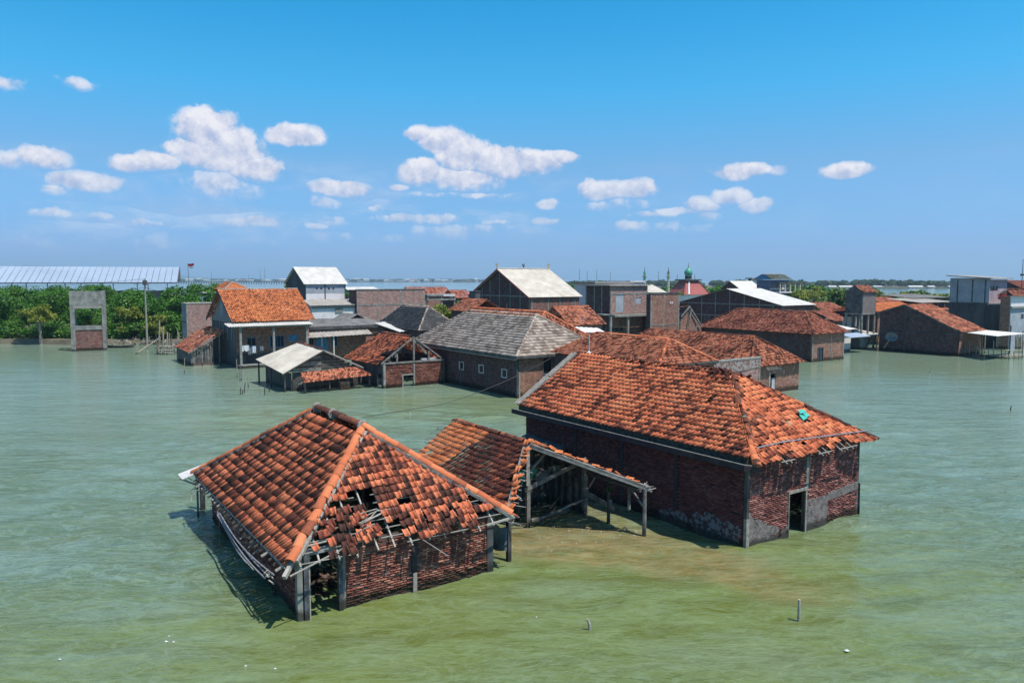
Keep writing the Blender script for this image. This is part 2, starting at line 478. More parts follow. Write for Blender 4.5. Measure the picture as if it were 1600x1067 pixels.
BRICK = brick_tex('brick_wall', (0.33, 0.13, 0.095), (0.21, 0.08, 0.065), (0.27, 0.20, 0.18))
BRICK_D = brick_tex('brick_wall_dark', (0.145, 0.062, 0.06), (0.09, 0.038, 0.04), (0.15, 0.12, 0.12), grey=0.5, greycol=(0.13, 0.11, 0.115))  # darker brick copy: walls turned from the sun have their shade painted in
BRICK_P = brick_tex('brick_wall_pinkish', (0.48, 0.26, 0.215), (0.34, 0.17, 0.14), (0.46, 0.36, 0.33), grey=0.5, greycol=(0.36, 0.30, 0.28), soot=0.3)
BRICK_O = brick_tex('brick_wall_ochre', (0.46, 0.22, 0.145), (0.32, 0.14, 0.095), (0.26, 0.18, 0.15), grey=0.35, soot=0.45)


def leaf_mat(name, stops):
    m, t, b = mat(name)
    g = t.new('ShaderNodeNewGeometry')
    o = t.new('ShaderNodeObjectInfo')
    p = g.outputs['Position']
    n = t.noise(p, 0.55, 3, 0.6)
    f = t.m('ADD', t.m('MULTIPLY', g.outputs['Random Per Island'], 0.55), t.m('MULTIPLY', t.mr(n, 0.3, 0.7), 0.45))
    col = t.ramp(f, stops)
    t.set(b.inputs['Base Color'], col)
    b.inputs['Roughness'].default_value = 0.55
    b.inputs['Specular IOR Level'].default_value = 0.3
    tr = t.new('ShaderNodeBsdfTranslucent')
    t.set(tr.inputs[0], t.mix(1.0, col, (1.2, 1.5, 0.5), 'MULTIPLY'))
    mx = t.new('ShaderNodeMixShader')
    mx.inputs[0].default_value = 0.3
    t.l.new(b.outputs[0], mx.inputs[1])
    t.l.new(tr.outputs[0], mx.inputs[2])
    out = [x for x in t.n if x.type == 'OUTPUT_MATERIAL'][0]
    t.l.new(mx.outputs[0], out.inputs[0])
    return m


LEAF = leaf_mat('mangrove_leaf', [(0.0, (0.014, 0.050, 0.006)), (0.5, (0.050, 0.145, 0.014)), (1.0, (0.14, 0.28, 0.03))])
LEAF_Y = leaf_mat('yellow_green_leaf', [(0.0, (0.05, 0.085, 0.012)), (0.5, (0.17, 0.20, 0.028)), (1.0, (0.34, 0.32, 0.06))])
LEAF_B = leaf_mat('broad_leaf', [(0.0, (0.03, 0.06, 0.015)), (0.6, (0.10, 0.17, 0.04)), (1.0, (0.30, 0.36, 0.14))])
LEAF_F = leaf_mat('far_leaf', [(0.0, (0.03, 0.05, 0.02)), (0.6, (0.06, 0.085, 0.035)), (1.0, (0.11, 0.125, 0.055))])

# ------------------------------------------------------------------ mesh helpers
COL = SC.collection


def link(o, parent=None):
    COL.objects.link(o)
    if parent is not None:
        o.parent = parent
    return o


def tag(o, label=None, cat=None, group=None, kind=None):
    if label:
        o['label'] = label
    if cat:
        o['category'] = cat
    if group:
        o['group'] = group
    if kind:
        o['kind'] = kind
    return o


def empty(name, loc=(0, 0, 0), rz=0.0, label=None, cat=None, group=None):
    o = bpy.data.objects.new(name, None)
    o.empty_display_size = 0.3
    o.location = loc
    o.rotation_euler = (0, 0, rz)
    link(o)
    return tag(o, label, cat, group)


def np_mesh(name, V, F, material=None, smooth=False, uv=None):
    """V (n,3) array, F (m,k) array of equal-sided faces"""
    V = np.asarray(V, dtype=np.float32)
    F = np.asarray(F, dtype=np.int32)
    me = bpy.data.meshes.new(name)
    me.vertices.add(len(V))
    me.vertices.foreach_set('co', V.ravel())
    k = F.shape[1]
    me.loops.add(F.size)
    me.loops.foreach_set('vertex_index', F.ravel())
    me.polygons.add(len(F))
    me.polygons.foreach_set('loop_start', np.arange(0, F.size, k, dtype=np.int32))
    me.polygons.foreach_set('loop_total', np.full(len(F), k, dtype=np.int32))
    if smooth:
        me.polygons.foreach_set('use_smooth', np.ones(len(F), dtype=bool))
    me.update(calc_edges=True)
    if material:
        me.materials.append(material)
    return me


class MB:
    def __init__(s):
        s.v = []
        s.f = []

    def add(s, vs, fs):
        o = len(s.v)
        s.v += [tuple(p) for p in vs]
        s.f += [tuple(i + o for i in f) for f in fs]
        return s

    def box(s, x0, y0, z0, x1, y1, z1):
        x0, x1 = min(x0, x1), max(x0, x1)
        y0, y1 = min(y0, y1), max(y0, y1)
        z0, z1 = min(z0, z1), max(z0, z1)
        return s.add([(x0, y0, z0), (x1, y0, z0), (x1, y1, z0), (x0, y1, z0), (x0, y0, z1), (x1, y0, z1), (x1, y1, z1), (x0, y1, z1)],
                     [(0, 3, 2, 1), (4, 5, 6, 7), (0, 1, 5, 4), (1, 2, 6, 5), (2, 3, 7, 6), (3, 0, 4, 7)])

    def beam(s, p, q, w, h=None, up=(0, 0, 1)):
        h = h or w
        p, q = Vector(p), Vector(q)
        d = (q - p).normalized()
        u = Vector(up)
        if abs(d.dot(u)) > 0.97:
            u = Vector((1, 0, 0))
        a = d.cross(u).normalized() * (w / 2)
        b = a.cross(d).normalized() * (h / 2)
        vs = [p - a - b, p + a - b, p + a + b, p - a + b, q - a - b, q + a - b, q + a + b, q - a + b]
        return s.add(vs, [(0, 1, 2, 3), (7, 6, 5, 4), (0, 4, 5, 1), (1, 5, 6, 2), (2, 6, 7, 3), (3, 7, 4, 0)])

    def tube(s, pts, r, n=6, r1=None):
        pts = [Vector(p) for p in pts]
        m = len(pts)
        rings = []
        vs = []
        for i, p in enumerate(pts):
            d = (pts[min(i + 1, m - 1)] - pts[max(i - 1, 0)]).normalized()
            u = Vector((0, 0, 1)) if abs(d.z) < 0.9 else Vector((1, 0, 0))
            a = d.cross(u).normalized()
            b = a.cross(d).normalized()
            rr = r if r1 is None else r + (r1 - r) * i / max(1, m - 1)
            for k in range(n):
                t = 2 * math.pi * k / n
                vs.append(p + (a * math.cos(t) + b * math.sin(t)) * rr)
        fs = []
        for i in range(m - 1):
            for k in range(n):
                k2 = (k + 1) % n
                fs.append((i * n + k, i * n + k2, (i + 1) * n + k2, (i + 1) * n + k))
        fs.append(tuple(range(n)))
        fs.append(tuple((m - 1) * n + k for k in reversed(range(n))))
        return s.add(vs, fs)

    def poly(s, pts, t=None, n=None):
        """flat polygon, given thickness t along -n"""
        pts = [Vector(p) for p in pts]
        if t is None:
            return s.add(pts, [tuple(range(len(pts)))])
        if n is None:
            n = (pts[1] - pts[0]).cross(pts[2] - pts[0]).normalized()
        n = Vector(n)
        k = len(pts)
        vs = pts + [p - n * t for p in pts]
        fs = [tuple(range(k)), tuple(reversed(range(k, 2 * k)))]
        for i in range(k):
            j = (i + 1) % k
            fs.append((i, i + k, j + k, j))
        return s.add(vs, fs)

    def sheet(s, a, b, c, d, pitch=0.18, amp=0.022, t=0.012, jag=0.0, rnd=None):
        """corrugated sheet: a-b along the eave, d-c along the top, waves across a-b"""
        a, b, c, d = map(Vector, (a, b, c, d))
        L = (b - a).length
        n = max(4, int(L / pitch) * 2)
        nrm = (b - a).cross(d - a).normalized()
        if nrm.z < 0:
            nrm = -nrm
        vs = []
        for i in range(n + 1):
            f = i / n
            o = nrm * (amp if i % 2 else -amp)
            lo = a.lerp(b, f)
            hi = d.lerp(c, f)
            if jag and rnd:
                lo = lo + (lo - hi).normalized() * rnd.uniform(-jag, jag)
            vs += [lo + o, hi + o, hi + o - nrm * t, lo + o - nrm * t]
        fs = []
        for i in range(n):
            j = i * 4
            k = j + 4
            fs += [(j, k, k + 1, j + 1), (j + 3, j + 2, k + 2, k + 3), (j, j + 3, k + 3, k), (j + 1, k + 1, k + 2, j + 2)]
        fs += [(0, 1, 2, 3), (n * 4, n * 4 + 3, n * 4 + 2, n * 4 + 1)]
        return s.add(vs, fs)

    def build(s, name, m, parent=None, smooth=False, kind=None, label=None):
        me = bpy.data.meshes.new(name)
        me.from_pydata(s.v, [], s.f)
        uvl = me.uv_layers.new(name='UVMap')
        V = [v.co for v in me.vertices]
        data = uvl.data
        for p in me.polygons:
            nn = p.normal
            ax, ay, az = abs(nn.x), abs(nn.y), abs(nn.z)
            for li in p.loop_indices:
                c = V[me.loops[li].vertex_index]
                if az >= ax and az >= ay:
                    data[li].uv = (c.x, c.y)
                elif ax > ay:
                    data[li].uv = (c.y, c.z)
                else:
                    data[li].uv = (c.x, c.z)
        if smooth:
            for p in me.polygons:
                p.use_smooth = True
        me.materials.append(m)
        o = bpy.data.objects.new(name, me)
        link(o, parent)
        if kind:
            o['kind'] = kind
        if label:
            o['label'] = label
        return o


def wall_cells(L, z0, z1, holes):
    """rectangles that fill L x (z0..z1) round the holes (a, b, c, d)"""
    xs = sorted({0.0, L} | {min(max(h[0], 0), L) for h in holes} | {min(max(h[1], 0), L) for h in holes})
    out = []
    for a, b in zip(xs, xs[1:]):
        if b - a < 1e-6:
            continue
        m = (a + b) / 2
        cuts = sorted((max(h[2], z0), min(h[3], z1)) for h in holes if h[0] < m < h[1])
        z = z0
        for c, d in cuts:
            if c > z + 1e-6:
                out.append((a, b, z, c))
            z = max(z, d)
        if z < z1 - 1e-6:
            out.append((a, b, z, z1))
    return out


# ---- scattered rigid pieces (tiles, bricks): the nearest become objects, the rest one mesh
class Scatter:
    def __init__(s, base, faces):
        s.b = np.array(base, dtype=float)
        s.fc = np.array(faces, dtype=int)
        s.V = []
        s.rec = []      # (centre, 3x3, free)

    def add(s, org, U, V_, N, t, rot, scl, clamp=None):
        """t (n,3) in (u,v,n) of the plane; rot (n,3) small angles; scl (n,3)"""
        n = len(t)
        a, b, c = rot[:, 0], rot[:, 1], rot[:, 2]
        ca, sa, cb, sb, cc, sc_ = np.cos(a), np.sin(a), np.cos(b), np.sin(b), np.cos(c), np.sin(c)
        Rx = np.zeros((n, 3, 3)); Rx[:, 0, 0] = 1; Rx[:, 1, 1] = ca; Rx[:, 1, 2] = -sa; Rx[:, 2, 1] = sa; Rx[:, 2, 2] = ca
        Ry = np.zeros((n, 3, 3)); Ry[:, 1, 1] = 1; Ry[:, 0, 0] = cb; Ry[:, 0, 2] = sb; Ry[:, 2, 0] = -sb; Ry[:, 2, 2] = cb
        Rz = np.zeros((n, 3, 3)); Rz[:, 2, 2] = 1; Rz[:, 0, 0] = cc; Rz[:, 0, 1] = -sc_; Rz[:, 1, 0] = sc_; Rz[:, 1, 1] = cc
        M = Rz @ Ry @ Rx
        M = M * scl[:, None, :]
        P = np.einsum('nij,kj->nki', M, s.b) + t[:, None, :]
        free = np.ones(n, bool)
        if clamp is not None:
            lo, hi = clamp(P[:, :, 1])
            pu = P[:, :, 0]
            free = ((pu >= lo) & (pu <= hi)).all(axis=1)
            P[:, :, 0] = np.minimum(np.maximum(pu, lo), hi)
        A = np.stack([U, V_, N], axis=1)         # columns
        W = P @ A.T + org
        s.V.append(W)
        s.rec.append((t @ A.T + org, A[None] @ M, free))

    def finish(s, name, material, parent, n_ind=0, ind_name='tile', cam_local=None, stuff=True, smooth=False):
        if not s.V:
            return None
        V = np.concatenate(s.V)
        C = np.concatenate([r[0] for r in s.rec])
        M = np.concatenate([r[1] for r in s.rec])
        free = np.concatenate([r[2] for r in s.rec])
        ind = np.zeros(len(V), bool)
        if n_ind:
            d = np.linalg.norm(C - np.array(cam_local), axis=1)
            d[~free] = 1e9
            order = np.argsort(d)[:n_ind]
            order = order[d[order] < 1e8]
            ind[order] = True
        rest = V[~ind]
        k = s.b.shape[0]
        F = (s.fc[None] + (np.arange(len(rest)) * k)[:, None, None]).reshape(-1, s.fc.shape[1])
        me = np_mesh(name, rest.reshape(-1, 3), F, material, smooth)
        o = bpy.data.objects.new(name, me)
        link(o, parent)
        if stuff:
            o['kind'] = 'stuff'
        if n_ind:
            bm_ = np_mesh(ind_name, s.b, s.fc, material, smooth)
            for i in np.where(ind)[0]:
                q = bpy.data.objects.new(ind_name, bm_)
                mm = Matrix.Identity(4)
                for r_ in range(3):
                    for c_ in range(3):
                        mm[r_][c_] = M[i][r_][c_]
                    mm[r_][3] = C[i][r_]
                COL.objects.link(q)
                q.parent = o
                q.matrix_basis = mm
        return o


def tile_base(tw, tl, kind='S'):
    if kind == 'S':
        pr = [(.0, .010), (.30, -.004), (.60, .006), (.655, .050), (.76, .066), (.87, .056), (.955, .012)]
    elif kind == 'L':                     # far roofs: fewer faces
        pr = [(0, .03), (.25, .05), (.5, .008), (1.03, .012)]
    else:                                 # flat concrete tile
        pr = [(0, .012), (.08, .03), (.2, .01), (.5, .018), (.8, .008), (1.0, .02)]
    up = 0.042 if kind != 'F' else 0.045
    top = [(u * tw, tl * 1.10, n * 0.9) for u, n in pr]
    bot = [(u * tw, 0.0, n + up) for u, n in pr]
    lip = [(u * tw, 0.004, n + up - 0.032) for u, n in pr]
    k = len(pr)
    f = []
    for i in range(k - 1):
        f.append((k + i, k + i + 1, i + 1, i))
        f.append((2 * k + i, 2 * k + i + 1, k + i + 1, k + i))
    return top + bot + lip, f


def slope(sc, e0, e1, r0, r1, tw, tl, seed=0, jit=1.0, sag=0.03, skip=None, mess=None):
    """lay tiles on the trapezoid e0-e1 (eave, left to right from outside) / r0-r1 (ridge)"""
    rg = np.random.RandomState(seed)
    e0, e1, r0, r1 = (np.array(p, float) for p in (e0, e1, r0, r1))
    U = e1 - e0
    Le = np.linalg.norm(U)
    U /= Le
    w = r0 - e0
    V_ = w - U * (w @ U)
    Lv = np.linalg.norm(V_)
    V_ /= Lv
    N = np.cross(U, V_)
    a0, a1 = (r0 - e0) @ U, (r1 - e0) @ U
    lo = lambda v: a0 * np.clip(v / Lv, 0, 1)
    hi = lambda v: Le + (a1 - Le) * np.clip(v / Lv, 0, 1)
    rows = int(Lv / tl)
    cols = int(max(Le, a1) / tw) + 2
    c0 = int(min(0, a0) / tw) - 1
    T, Rr, S = [], [], []
    for r in range(rows):
        v = r * tl
        ru = rg.uniform(-.5, .5) * tw * 0.06
        l_, h_ = lo(v + tl * .5), hi(v + tl * .5)
        for c in range(c0, cols):
            u = c * tw + ru
            if u + tw * .75 < l_ or u + tw * .25 > h_:
                continue
            if skip is not None and skip(u + tw / 2, v + tl / 2, Le, Lv, rg):
                continue
            j = jit * (mess(u, v, Le, Lv) if mess else 1.0)
            dn = sag * (math.sin(u * .9 + seed) * math.sin(v * 1.3 + seed * 2) + .5 * math.sin(u * 2.3 + v * 1.1 + seed * 3)) * math.sin(math.pi * min(max(v / Lv, 0), 1))
            T.append((u + rg.normal(0, .006 * j), v + rg.normal(0, .010 * j), dn + abs(rg.normal(0, .004 * j))))
            Rr.append((rg.normal(0, .014 * j), rg.normal(0, .018 * j), rg.normal(0, .016 * j)))
            S.append((1, 1, 1))
    if T:
        clamp = lambda pv: (lo(pv), hi(pv))
        sc.add(e0, U, V_, N, np.array(T), np.array(Rr), np.array(S), clamp)
    return U, V_, N


HALF = None


def half_pipe(name, m, r=1.0, taper=0.86, n=7):
    """unit-length half pipe along +X, open below, widening towards x=0"""
    vs = []
    for x, rr in ((0, 1.0), (1.06, taper)):
        for k in range(n):
            t = math.pi * k / (n - 1)
            vs.append((x, math.cos(t) * rr, math.sin(t) * rr * 0.8))
    for k in range(n):
        t = math.pi * k / (n - 1)
        vs.append((0, math.cos(t) * .82, math.sin(t) * .82 * 0.8))
    f = [(k, k + 1, n + k + 1, n + k) for k in range(n - 1)] + [(k + 1, k, 2 * n + k, 2 * n + k + 1) for k in range(n - 1)]
    return np_mesh(name, vs, f, m, True)


def caps(parent, p, q, r, seg, m, name='ridge_tile', rnd=None, miss=0.0, jit=0.0, joined=False, n=7, drop=0.25):
    """ridge or hip tiles laid from the low end p up to q"""
    p, q = Vector(p), Vector(q)
    d = q - p
    L = d.length
    k = max(1, int(round(L / seg)))
    me = half_pipe(name, m, n=n)
    rnd = rnd or random.Random(3)
    V, F = [], []
    base = np.array([v.co[:] for v in me.vertices])
    bf = np.array([list(pp.vertices) for pp in me.polygons])
    for i in range(k):
        if rnd.random() < miss:
            continue
        o = p + d * (i / k)
        X = d.normalized()
        Y = Vector((0, 0, 1)).cross(X).normalized()
        Z = X.cross(Y)
        X = (X + Y * rnd.gauss(0, .03 + jit) + Z * rnd.gauss(0, .012 + jit * .5)).normalized()
        Y = Z.cross(X).normalized()
        Z = X.cross(Y)
        s = L / k
        o = o - Vector((0, 0, r * drop)) + Vector((rnd.gauss(0, jit * .3), rnd.gauss(0, jit * .3), 0))
        mm = Matrix(((X.x * s, Y.x * r, Z.x * r, o.x), (X.y * s, Y.y * r, Z.y * r, o.y), (X.z * s, Y.z * r, Z.z * r, o.z), (0, 0, 0, 1)))
        if joined:
            W = base @ np.array(mm.to_3x3()).T + np.array(o)
            F.append(bf + len(V) * len(base))
            V.append(W)
        else:
            c = bpy.data.objects.new(name, me)
            COL.objects.link(c)
            c.parent = parent
            c.matrix_basis = mm
    if joined and V:
        me2 = np_mesh(name, np.concatenate(V), np.concatenate(F), m, True)
        link(bpy.data.objects.new(name, me2), parent)


class House:
    """a building in its own frame: x runs along the face turned to the camera's right, y away to the left"""
    def __init__(s, name, label, cat, O, th, L2, L1, hw, group=None):
        s.th = R(th)
        s.O = Vector((O[0], O[1], 0))
        s.root = empty(name, s.O, s.th, label, cat, group)
        s.L2, s.L1, s.hw = L2, L1, hw
        c = Matrix.Rotation(-s.th, 3, 'Z') @ (Vector((0, 0, CAM_H)) - s.O)
        s.cam = (c.x, c.y, c.z)

    def ray(s, px, py):
        d = Matrix.Rotation(-s.th, 3, 'Z') @ px_dir(px, py)
        return Vector(s.cam), d

    def onx(s, px, py, c):
        o, d = s.ray(px, py)
        return o + d * ((c - o.x) / d.x)

    def ony(s, px, py, c):
        o, d = s.ray(px, py)
        return o + d * ((c - o.y) / d.y)

    def onz(s, px, py, c):
        o, d = s.ray(px, py)
        return o + d * ((c - o.z) / d.z)

    def front(s, m, z0=-.8, z1=None, holes=(), y=0.0, x0=0.0, x1=None, t=0.14, name='wall', label=None):
        b = MB()
        x1 = s.L2 if x1 is None else x1
        for a, c, e, f in wall_cells(x1 - x0, z0, s.hw if z1 is None else z1, [(h[0] - x0, h[1] - x0, h[2], h[3]) for h in holes]):
            b.box(x0 + a, y, e, x0 + c, y + t, f)
        return b.build(name, m, s.root, label=label)

    def left(s, m, z0=-.8, z1=None, holes=(), x=0.0, y0=0.0, y1=None, t=0.14, name='wall', label=None, butt=True):
        b = MB()
        y0 = y0 + (0.143 if butt else 0)
        y1 = s.L1 if y1 is None else y1
        for a, c, e, f in wall_cells(y1 - y0, z0, s.hw if z1 is None else z1, [(h[0] - y0, h[1] - y0, h[2], h[3]) for h in holes]):
            b.box(x, y0 + a, e, x + t, y0 + c, f)
        return b.build(name, m, s.root, label=label)

    def shell(s, mf, ml=None, z0=-.8, z1=None, fh=(), lh=()):
        z1 = s.hw if z1 is None else z1
        s.front(mf, z0, z1, fh)
        s.left(ml or mf, z0, z1, lh)
        s.left(mf, z0, z1, x=s.L2 - .14)
        s.front(mf, z0, z1, y=s.L1 - .14, x0=.143, x1=s.L2 - .143)

    def col(s, x, y, z0, z1, w=.2, d=.2, m=None, name='column'):
        return MB().box(x, y, z0, x + w, y + d, z1).build(name, m or CONCRETE, s.root)

    def gable_tri(s, m, face, z0, zr, t=.14, cut=None, name='gable'):
        """triangle above the wall head; face 'left' (ridge along x) or 'front' (ridge along y)"""
        b = MB()
        if face == 'left':
            for x in ([0] if cut is None else cut):
                pts = [(x, 0, z0), (x, s.L1 / 2, zr), (x, s.L1, z0)]
                b.poly(pts, t, (-1, 0, 0))
        else:
            for y in ([0] if cut is None else cut):
                pts = [(0, y, z0), (s.L2, y, z0), (s.L2 / 2, y, zr)]
                b.poly(pts, t, (0, -1, 0))
        return b.build(name, m, s.root)

    def hip(s, m, ze, zr, y0, y1, o=.5, tw=.2, tl=.28, kind='L', n_ind=0, seed=1, cap=.12, capm=None, capseg=.5, sag=.04, jit=1.2, o2=None, skipL=None, skipF=None, messF=None, jc=True, seeback=False):
        tb = tile_base(tw, tl, kind)
        sc = Scatter(*tb)
        o2 = o if o2 is None else o2
        xl, xr, ya, yb = -o, s.L2 + o, -o2, s.L1 + o2
        xm = s.L2 / 2
        RA, RB = (xm, y0, zr), (xm, y1, zr)
        slope(sc, (xl, yb, ze), (xl, ya, ze), RB, RA, tw, tl, seed, jit, sag, skipL)
        slope(sc, (xl, ya, ze), (xr, ya, ze), RA, RA, tw, tl, seed + 1, jit, sag, skipF, messF)
        slope(sc, (xr, ya, ze), (xr, yb, ze), RA, RB, tw, tl, seed + 2, jit, sag)
        slope(sc, (xr, yb, ze), (xl, yb, ze), RB, RB, tw, tl, seed + 3, jit, sag)
        roof = sc.finish('roof', m, s.root, n_ind, 'tile', s.cam)
        cm = capm or RIDGE_D
        cs = [((xl, ya, ze), RA), ((xr, ya, ze), RA), ((xl, yb, ze), RB), ((xr, yb, ze), RB), (RA, RB)]
        for p, q in cs:
            p = Vector(p) + Vector((0, 0, .05))
            q = Vector(q) + Vector((0, 0, .07))
            caps(roof, p, q, cap, capseg, cm, joined=jc)
        return roof

    def gab(s, m, ze, zr, o=.3, og=.3, axis='x', tw=.2, tl=.28, kind='L', seed=1, cap=.12, capm=None, sag=.03, jit=1.2, n_ind=0, skip=None, mat2=None):
        tb = tile_base(tw, tl, kind)
        sc = Scatter(*tb)
        if axis == 'x':      # ridge along x
            ym = s.L1 / 2
            A, B = (-og, ym, zr), (s.L2 + og, ym, zr)
            slope(sc, (-og, -o, ze), (s.L2 + og, -o, ze), A, B, tw, tl, seed, jit, sag, skip)
            slope(sc, (s.L2 + og, s.L1 + o, ze), (-og, s.L1 + o, ze), B, A, tw, tl, seed + 1, jit, sag)
        else:
            xm = s.L2 / 2
            A, B = (xm, -og, zr), (xm, s.L1 + og, zr)
            slope(sc, (-o, s.L1 + og, ze), (-o, -og, ze), B, A, tw, tl, seed, jit, sag, skip)
            slope(sc, (s.L2 + o, -og, ze), (s.L2 + o, s.L1 + og, ze), A, B, tw, tl, seed + 1, jit, sag)
        roof = sc.finish('roof', m, s.root, n_ind, 'tile', s.cam)
        caps(roof, Vector(A) + Vector((0, 0, .05)), Vector(B) + Vector((0, 0, .05)), cap, .5, capm or RIDGE_D, joined=True)
        return roof

    def sheets(s, m, ze, zr, o=.3, og=.3, axis='x', pitch=.3, amp=.02, name='roof'):
        b = MB()
        if axis == 'x':
            ym = s.L1 / 2
            b.sheet((-og, -o, ze), (s.L2 + og, -o, ze), (s.L2 + og, ym, zr), (-og, ym, zr), pitch, amp)
            b.sheet((s.L2 + og, s.L1 + o, ze), (-og, s.L1 + o, ze), (-og, ym + .01, zr), (s.L2 + og, ym + .01, zr), pitch, amp)
        else:
            xm = s.L2 / 2
            b.sheet((-o, s.L1 + og, ze), (-o, -og, ze), (xm, -og, zr), (xm, s.L1 + og, zr), pitch, amp)
            b.sheet((s.L2 + o, -og, ze), (s.L2 + o, s.L1 + og, ze), (xm + .01, s.L1 + og, zr), (xm + .01, -og, zr), pitch, amp)
        return b.build(name, m, s.root)

    def window(s, face, a, b, z0, z1, mf=None, mp=None, bars=1, off=0.0, name='window'):
        """frame standing 2 cm proud with panes 4 cm back"""
        f = MB()
        w = .06
        mf = mf or CONCRETE

        def B(u0, v0, u1, v1, d0, d1, mb):
            if face == 'front':
                mb.box(u0, off + d0, v0, u1, off + d1, v1)
            else:
                mb.box(off + d0, u0, v0, off + d1, u1, v1)
        B(a, z0, b, z0 + w, -.03, .1, f)
        B(a, z1 - w, b, z1, -.03, .1, f)
        B(a, z0 + w, a + w, z1 - w, -.03, .1, f)
        B(b - w, z0 + w, b, z1 - w, -.03, .1, f)
        for i in range(bars):
            c = a + (b - a) * (i + 1) / (bars + 1)
            B(c - .02, z0 + w, c + .02, z1 - w, -.01, .05, f)
        fo = f.build(name, mf, s.root)
        p = MB()
        B(a + w, z0 + w, b - w, z1 - w, .055, .065, p)
        p.build('pane', mp or GLASS, fo)
        return fo


def bricks(sc, org, U, N, L, z0, z1, holes, rg, miss=0.02, bw=.225, bh=.074, rough=1.0, ragged=None):
    V_ = np.array((0, 0, 1.0))
    T, Rr, S = [], [], []
    rows = int((z1 - z0) / bh)
    for r in range(rows):
        z = z0 + (r + .5) * bh
        off = (r % 2) * bw / 2
        n = int(L / bw) + 2
        for i in range(-1, n):
            u0 = max(i * bw + off + .006, 0.0)
            u1 = min((i + 1) * bw + off - .006, L)
            if u1 - u0 < .05:
                continue
            um = (u0 + u1) / 2
            bad = False
            for h in holes:
                if h[2] - bh * .4 < z < h[3] + bh * .4:
                    if h[0] - .02 < um < h[1] + .02:
                        bad = True
            if bad or rg.rand() < miss or (ragged and ragged(um, z, rg)):
                continue
            T.append((um, z, rg.normal(0, .007 * rough)))
            Rr.append((rg.normal(0, .03 * rough), rg.normal(0, .03 * rough), rg.normal(0, .012 * rough)))
            S.append(((u1 - u0) * rg.uniform(.93, 1.0), bh * rg.uniform(.70, .80), .06))
    if T:
        sc.add(np.array(org, float), np.array(U, float), V_, np.array(N, float), np.array(T), np.array(Rr), np.array(S))


def brick_scatter():
    e = .5
    c = .42
    v = [(-e, -e, -.5), (e, -e, -.5), (e, e, -.5), (-e, e, -.5), (-e * .97, -e * .86, .5), (e * .96, -e * .9, .46), (e * .97, e * .88, .5), (-e * .95, e * .9, .47)]
    f = [(4, 5, 6, 7), (0, 1, 5, 4), (1, 2, 6, 5), (2, 3, 7, 6), (3, 0, 4, 7)]
    return Scatter(v, f)


def patch(parent, pts, nrm, t, m, rnd, name='plaster', ragged=.05, n=7):
    """slab with a ragged outline"""
    P = [Vector(p) for p in pts]
    c = sum(P, Vector()) / len(P)
    out = []
    for i, p in enumerate(P):
        q = P[(i + 1) % len(P)]
        for k in range(n):
            r = p.lerp(q, k / n)
            if k:
                r = r + (c - r).normalized() * rnd.uniform(-ragged, ragged) * 2
            out.append(r)
    b = MB()
    k = len(out)
    nv = Vector(nrm)
    vs = out + [p - nv * t for p in out] + [c]
    fs = [(i, (i + 1) % k, 2 * k) for i in range(k)]
    fs += [(i, i + k, (i + 1) % k + k, (i + 1) % k) for i in range(k)]
    b.add(vs, fs)
    return b.build(name, m, parent)


def wat(px, py, z=0.0):
    d = px_dir(px, py)
    t = (z - CAM_H) / d.z
    return Vector((d.x * t, d.y * t, z))


def at(px, py, Y):
    d = px_dir(px, py)
    t = Y / d.y
    return Vector((d.x * t, Y, CAM_H + d.z * t))


def leaf_cloud(blobs, n, size, rg, up=0.35):
    """quads spread through the shells of blobs (x, y, z, rx, rz)"""
    B = np.array(blobs, float)
    w = B[:, 3] ** 2
    idx = rg.choice(len(B), n, p=w / w.sum())
    b = B[idx]
    d = rg.normal(size=(n, 3))
    d /= np.linalg.norm(d, axis=1)[:, None]
    d[:, 2] = np.where(d[:, 2] < -0.4, -d[:, 2] * .5, d[:, 2])
    rr = rg.uniform(.45, 1.06, n) ** .6
    C = b[:, :3] + d * np.stack([b[:, 3] * rr, b[:, 3] * rr, b[:, 4] * rr], 1)
    nr = d * .7 + rg.normal(size=(n, 3)) * .55
    nr[:, 2] += up
    nr /= np.linalg.norm(nr, axis=1)[:, None]
    a = np.cross(nr, rg.normal(size=(n, 3)))
    a /= np.linalg.norm(a, axis=1)[:, None] + 1e-9
    c = np.cross(nr, a)
    s = size * rg.uniform(.6, 1.35, n)[:, None]
    V = np.stack([C - a * s * .5, C - c * s * .32 + nr * s * .06, C + a * s * .5, C + c * s * .32 + nr * s * .06], 1)
    F = np.arange(n * 4).reshape(n, 4)
    return V.reshape(-1, 3), F


def blob_set(rg, x, y, z, r, h, k, squash=.75):
    out = []
    for _ in range(k):
        a = rg.uniform(0, 2 * math.pi)
        q = math.sqrt(rg.uniform(0, 1)) * r * .75
        zz = z + rg.uniform(.05, .95) * h
        f = 1 - .5 * abs((zz - z) / h - .4)
        rr = r * rg.uniform(.28, .5) * f
        out.append((x + math.cos(a) * q * f, y + math.sin(a) * q * f, zz, rr, rr * squash))
    return out


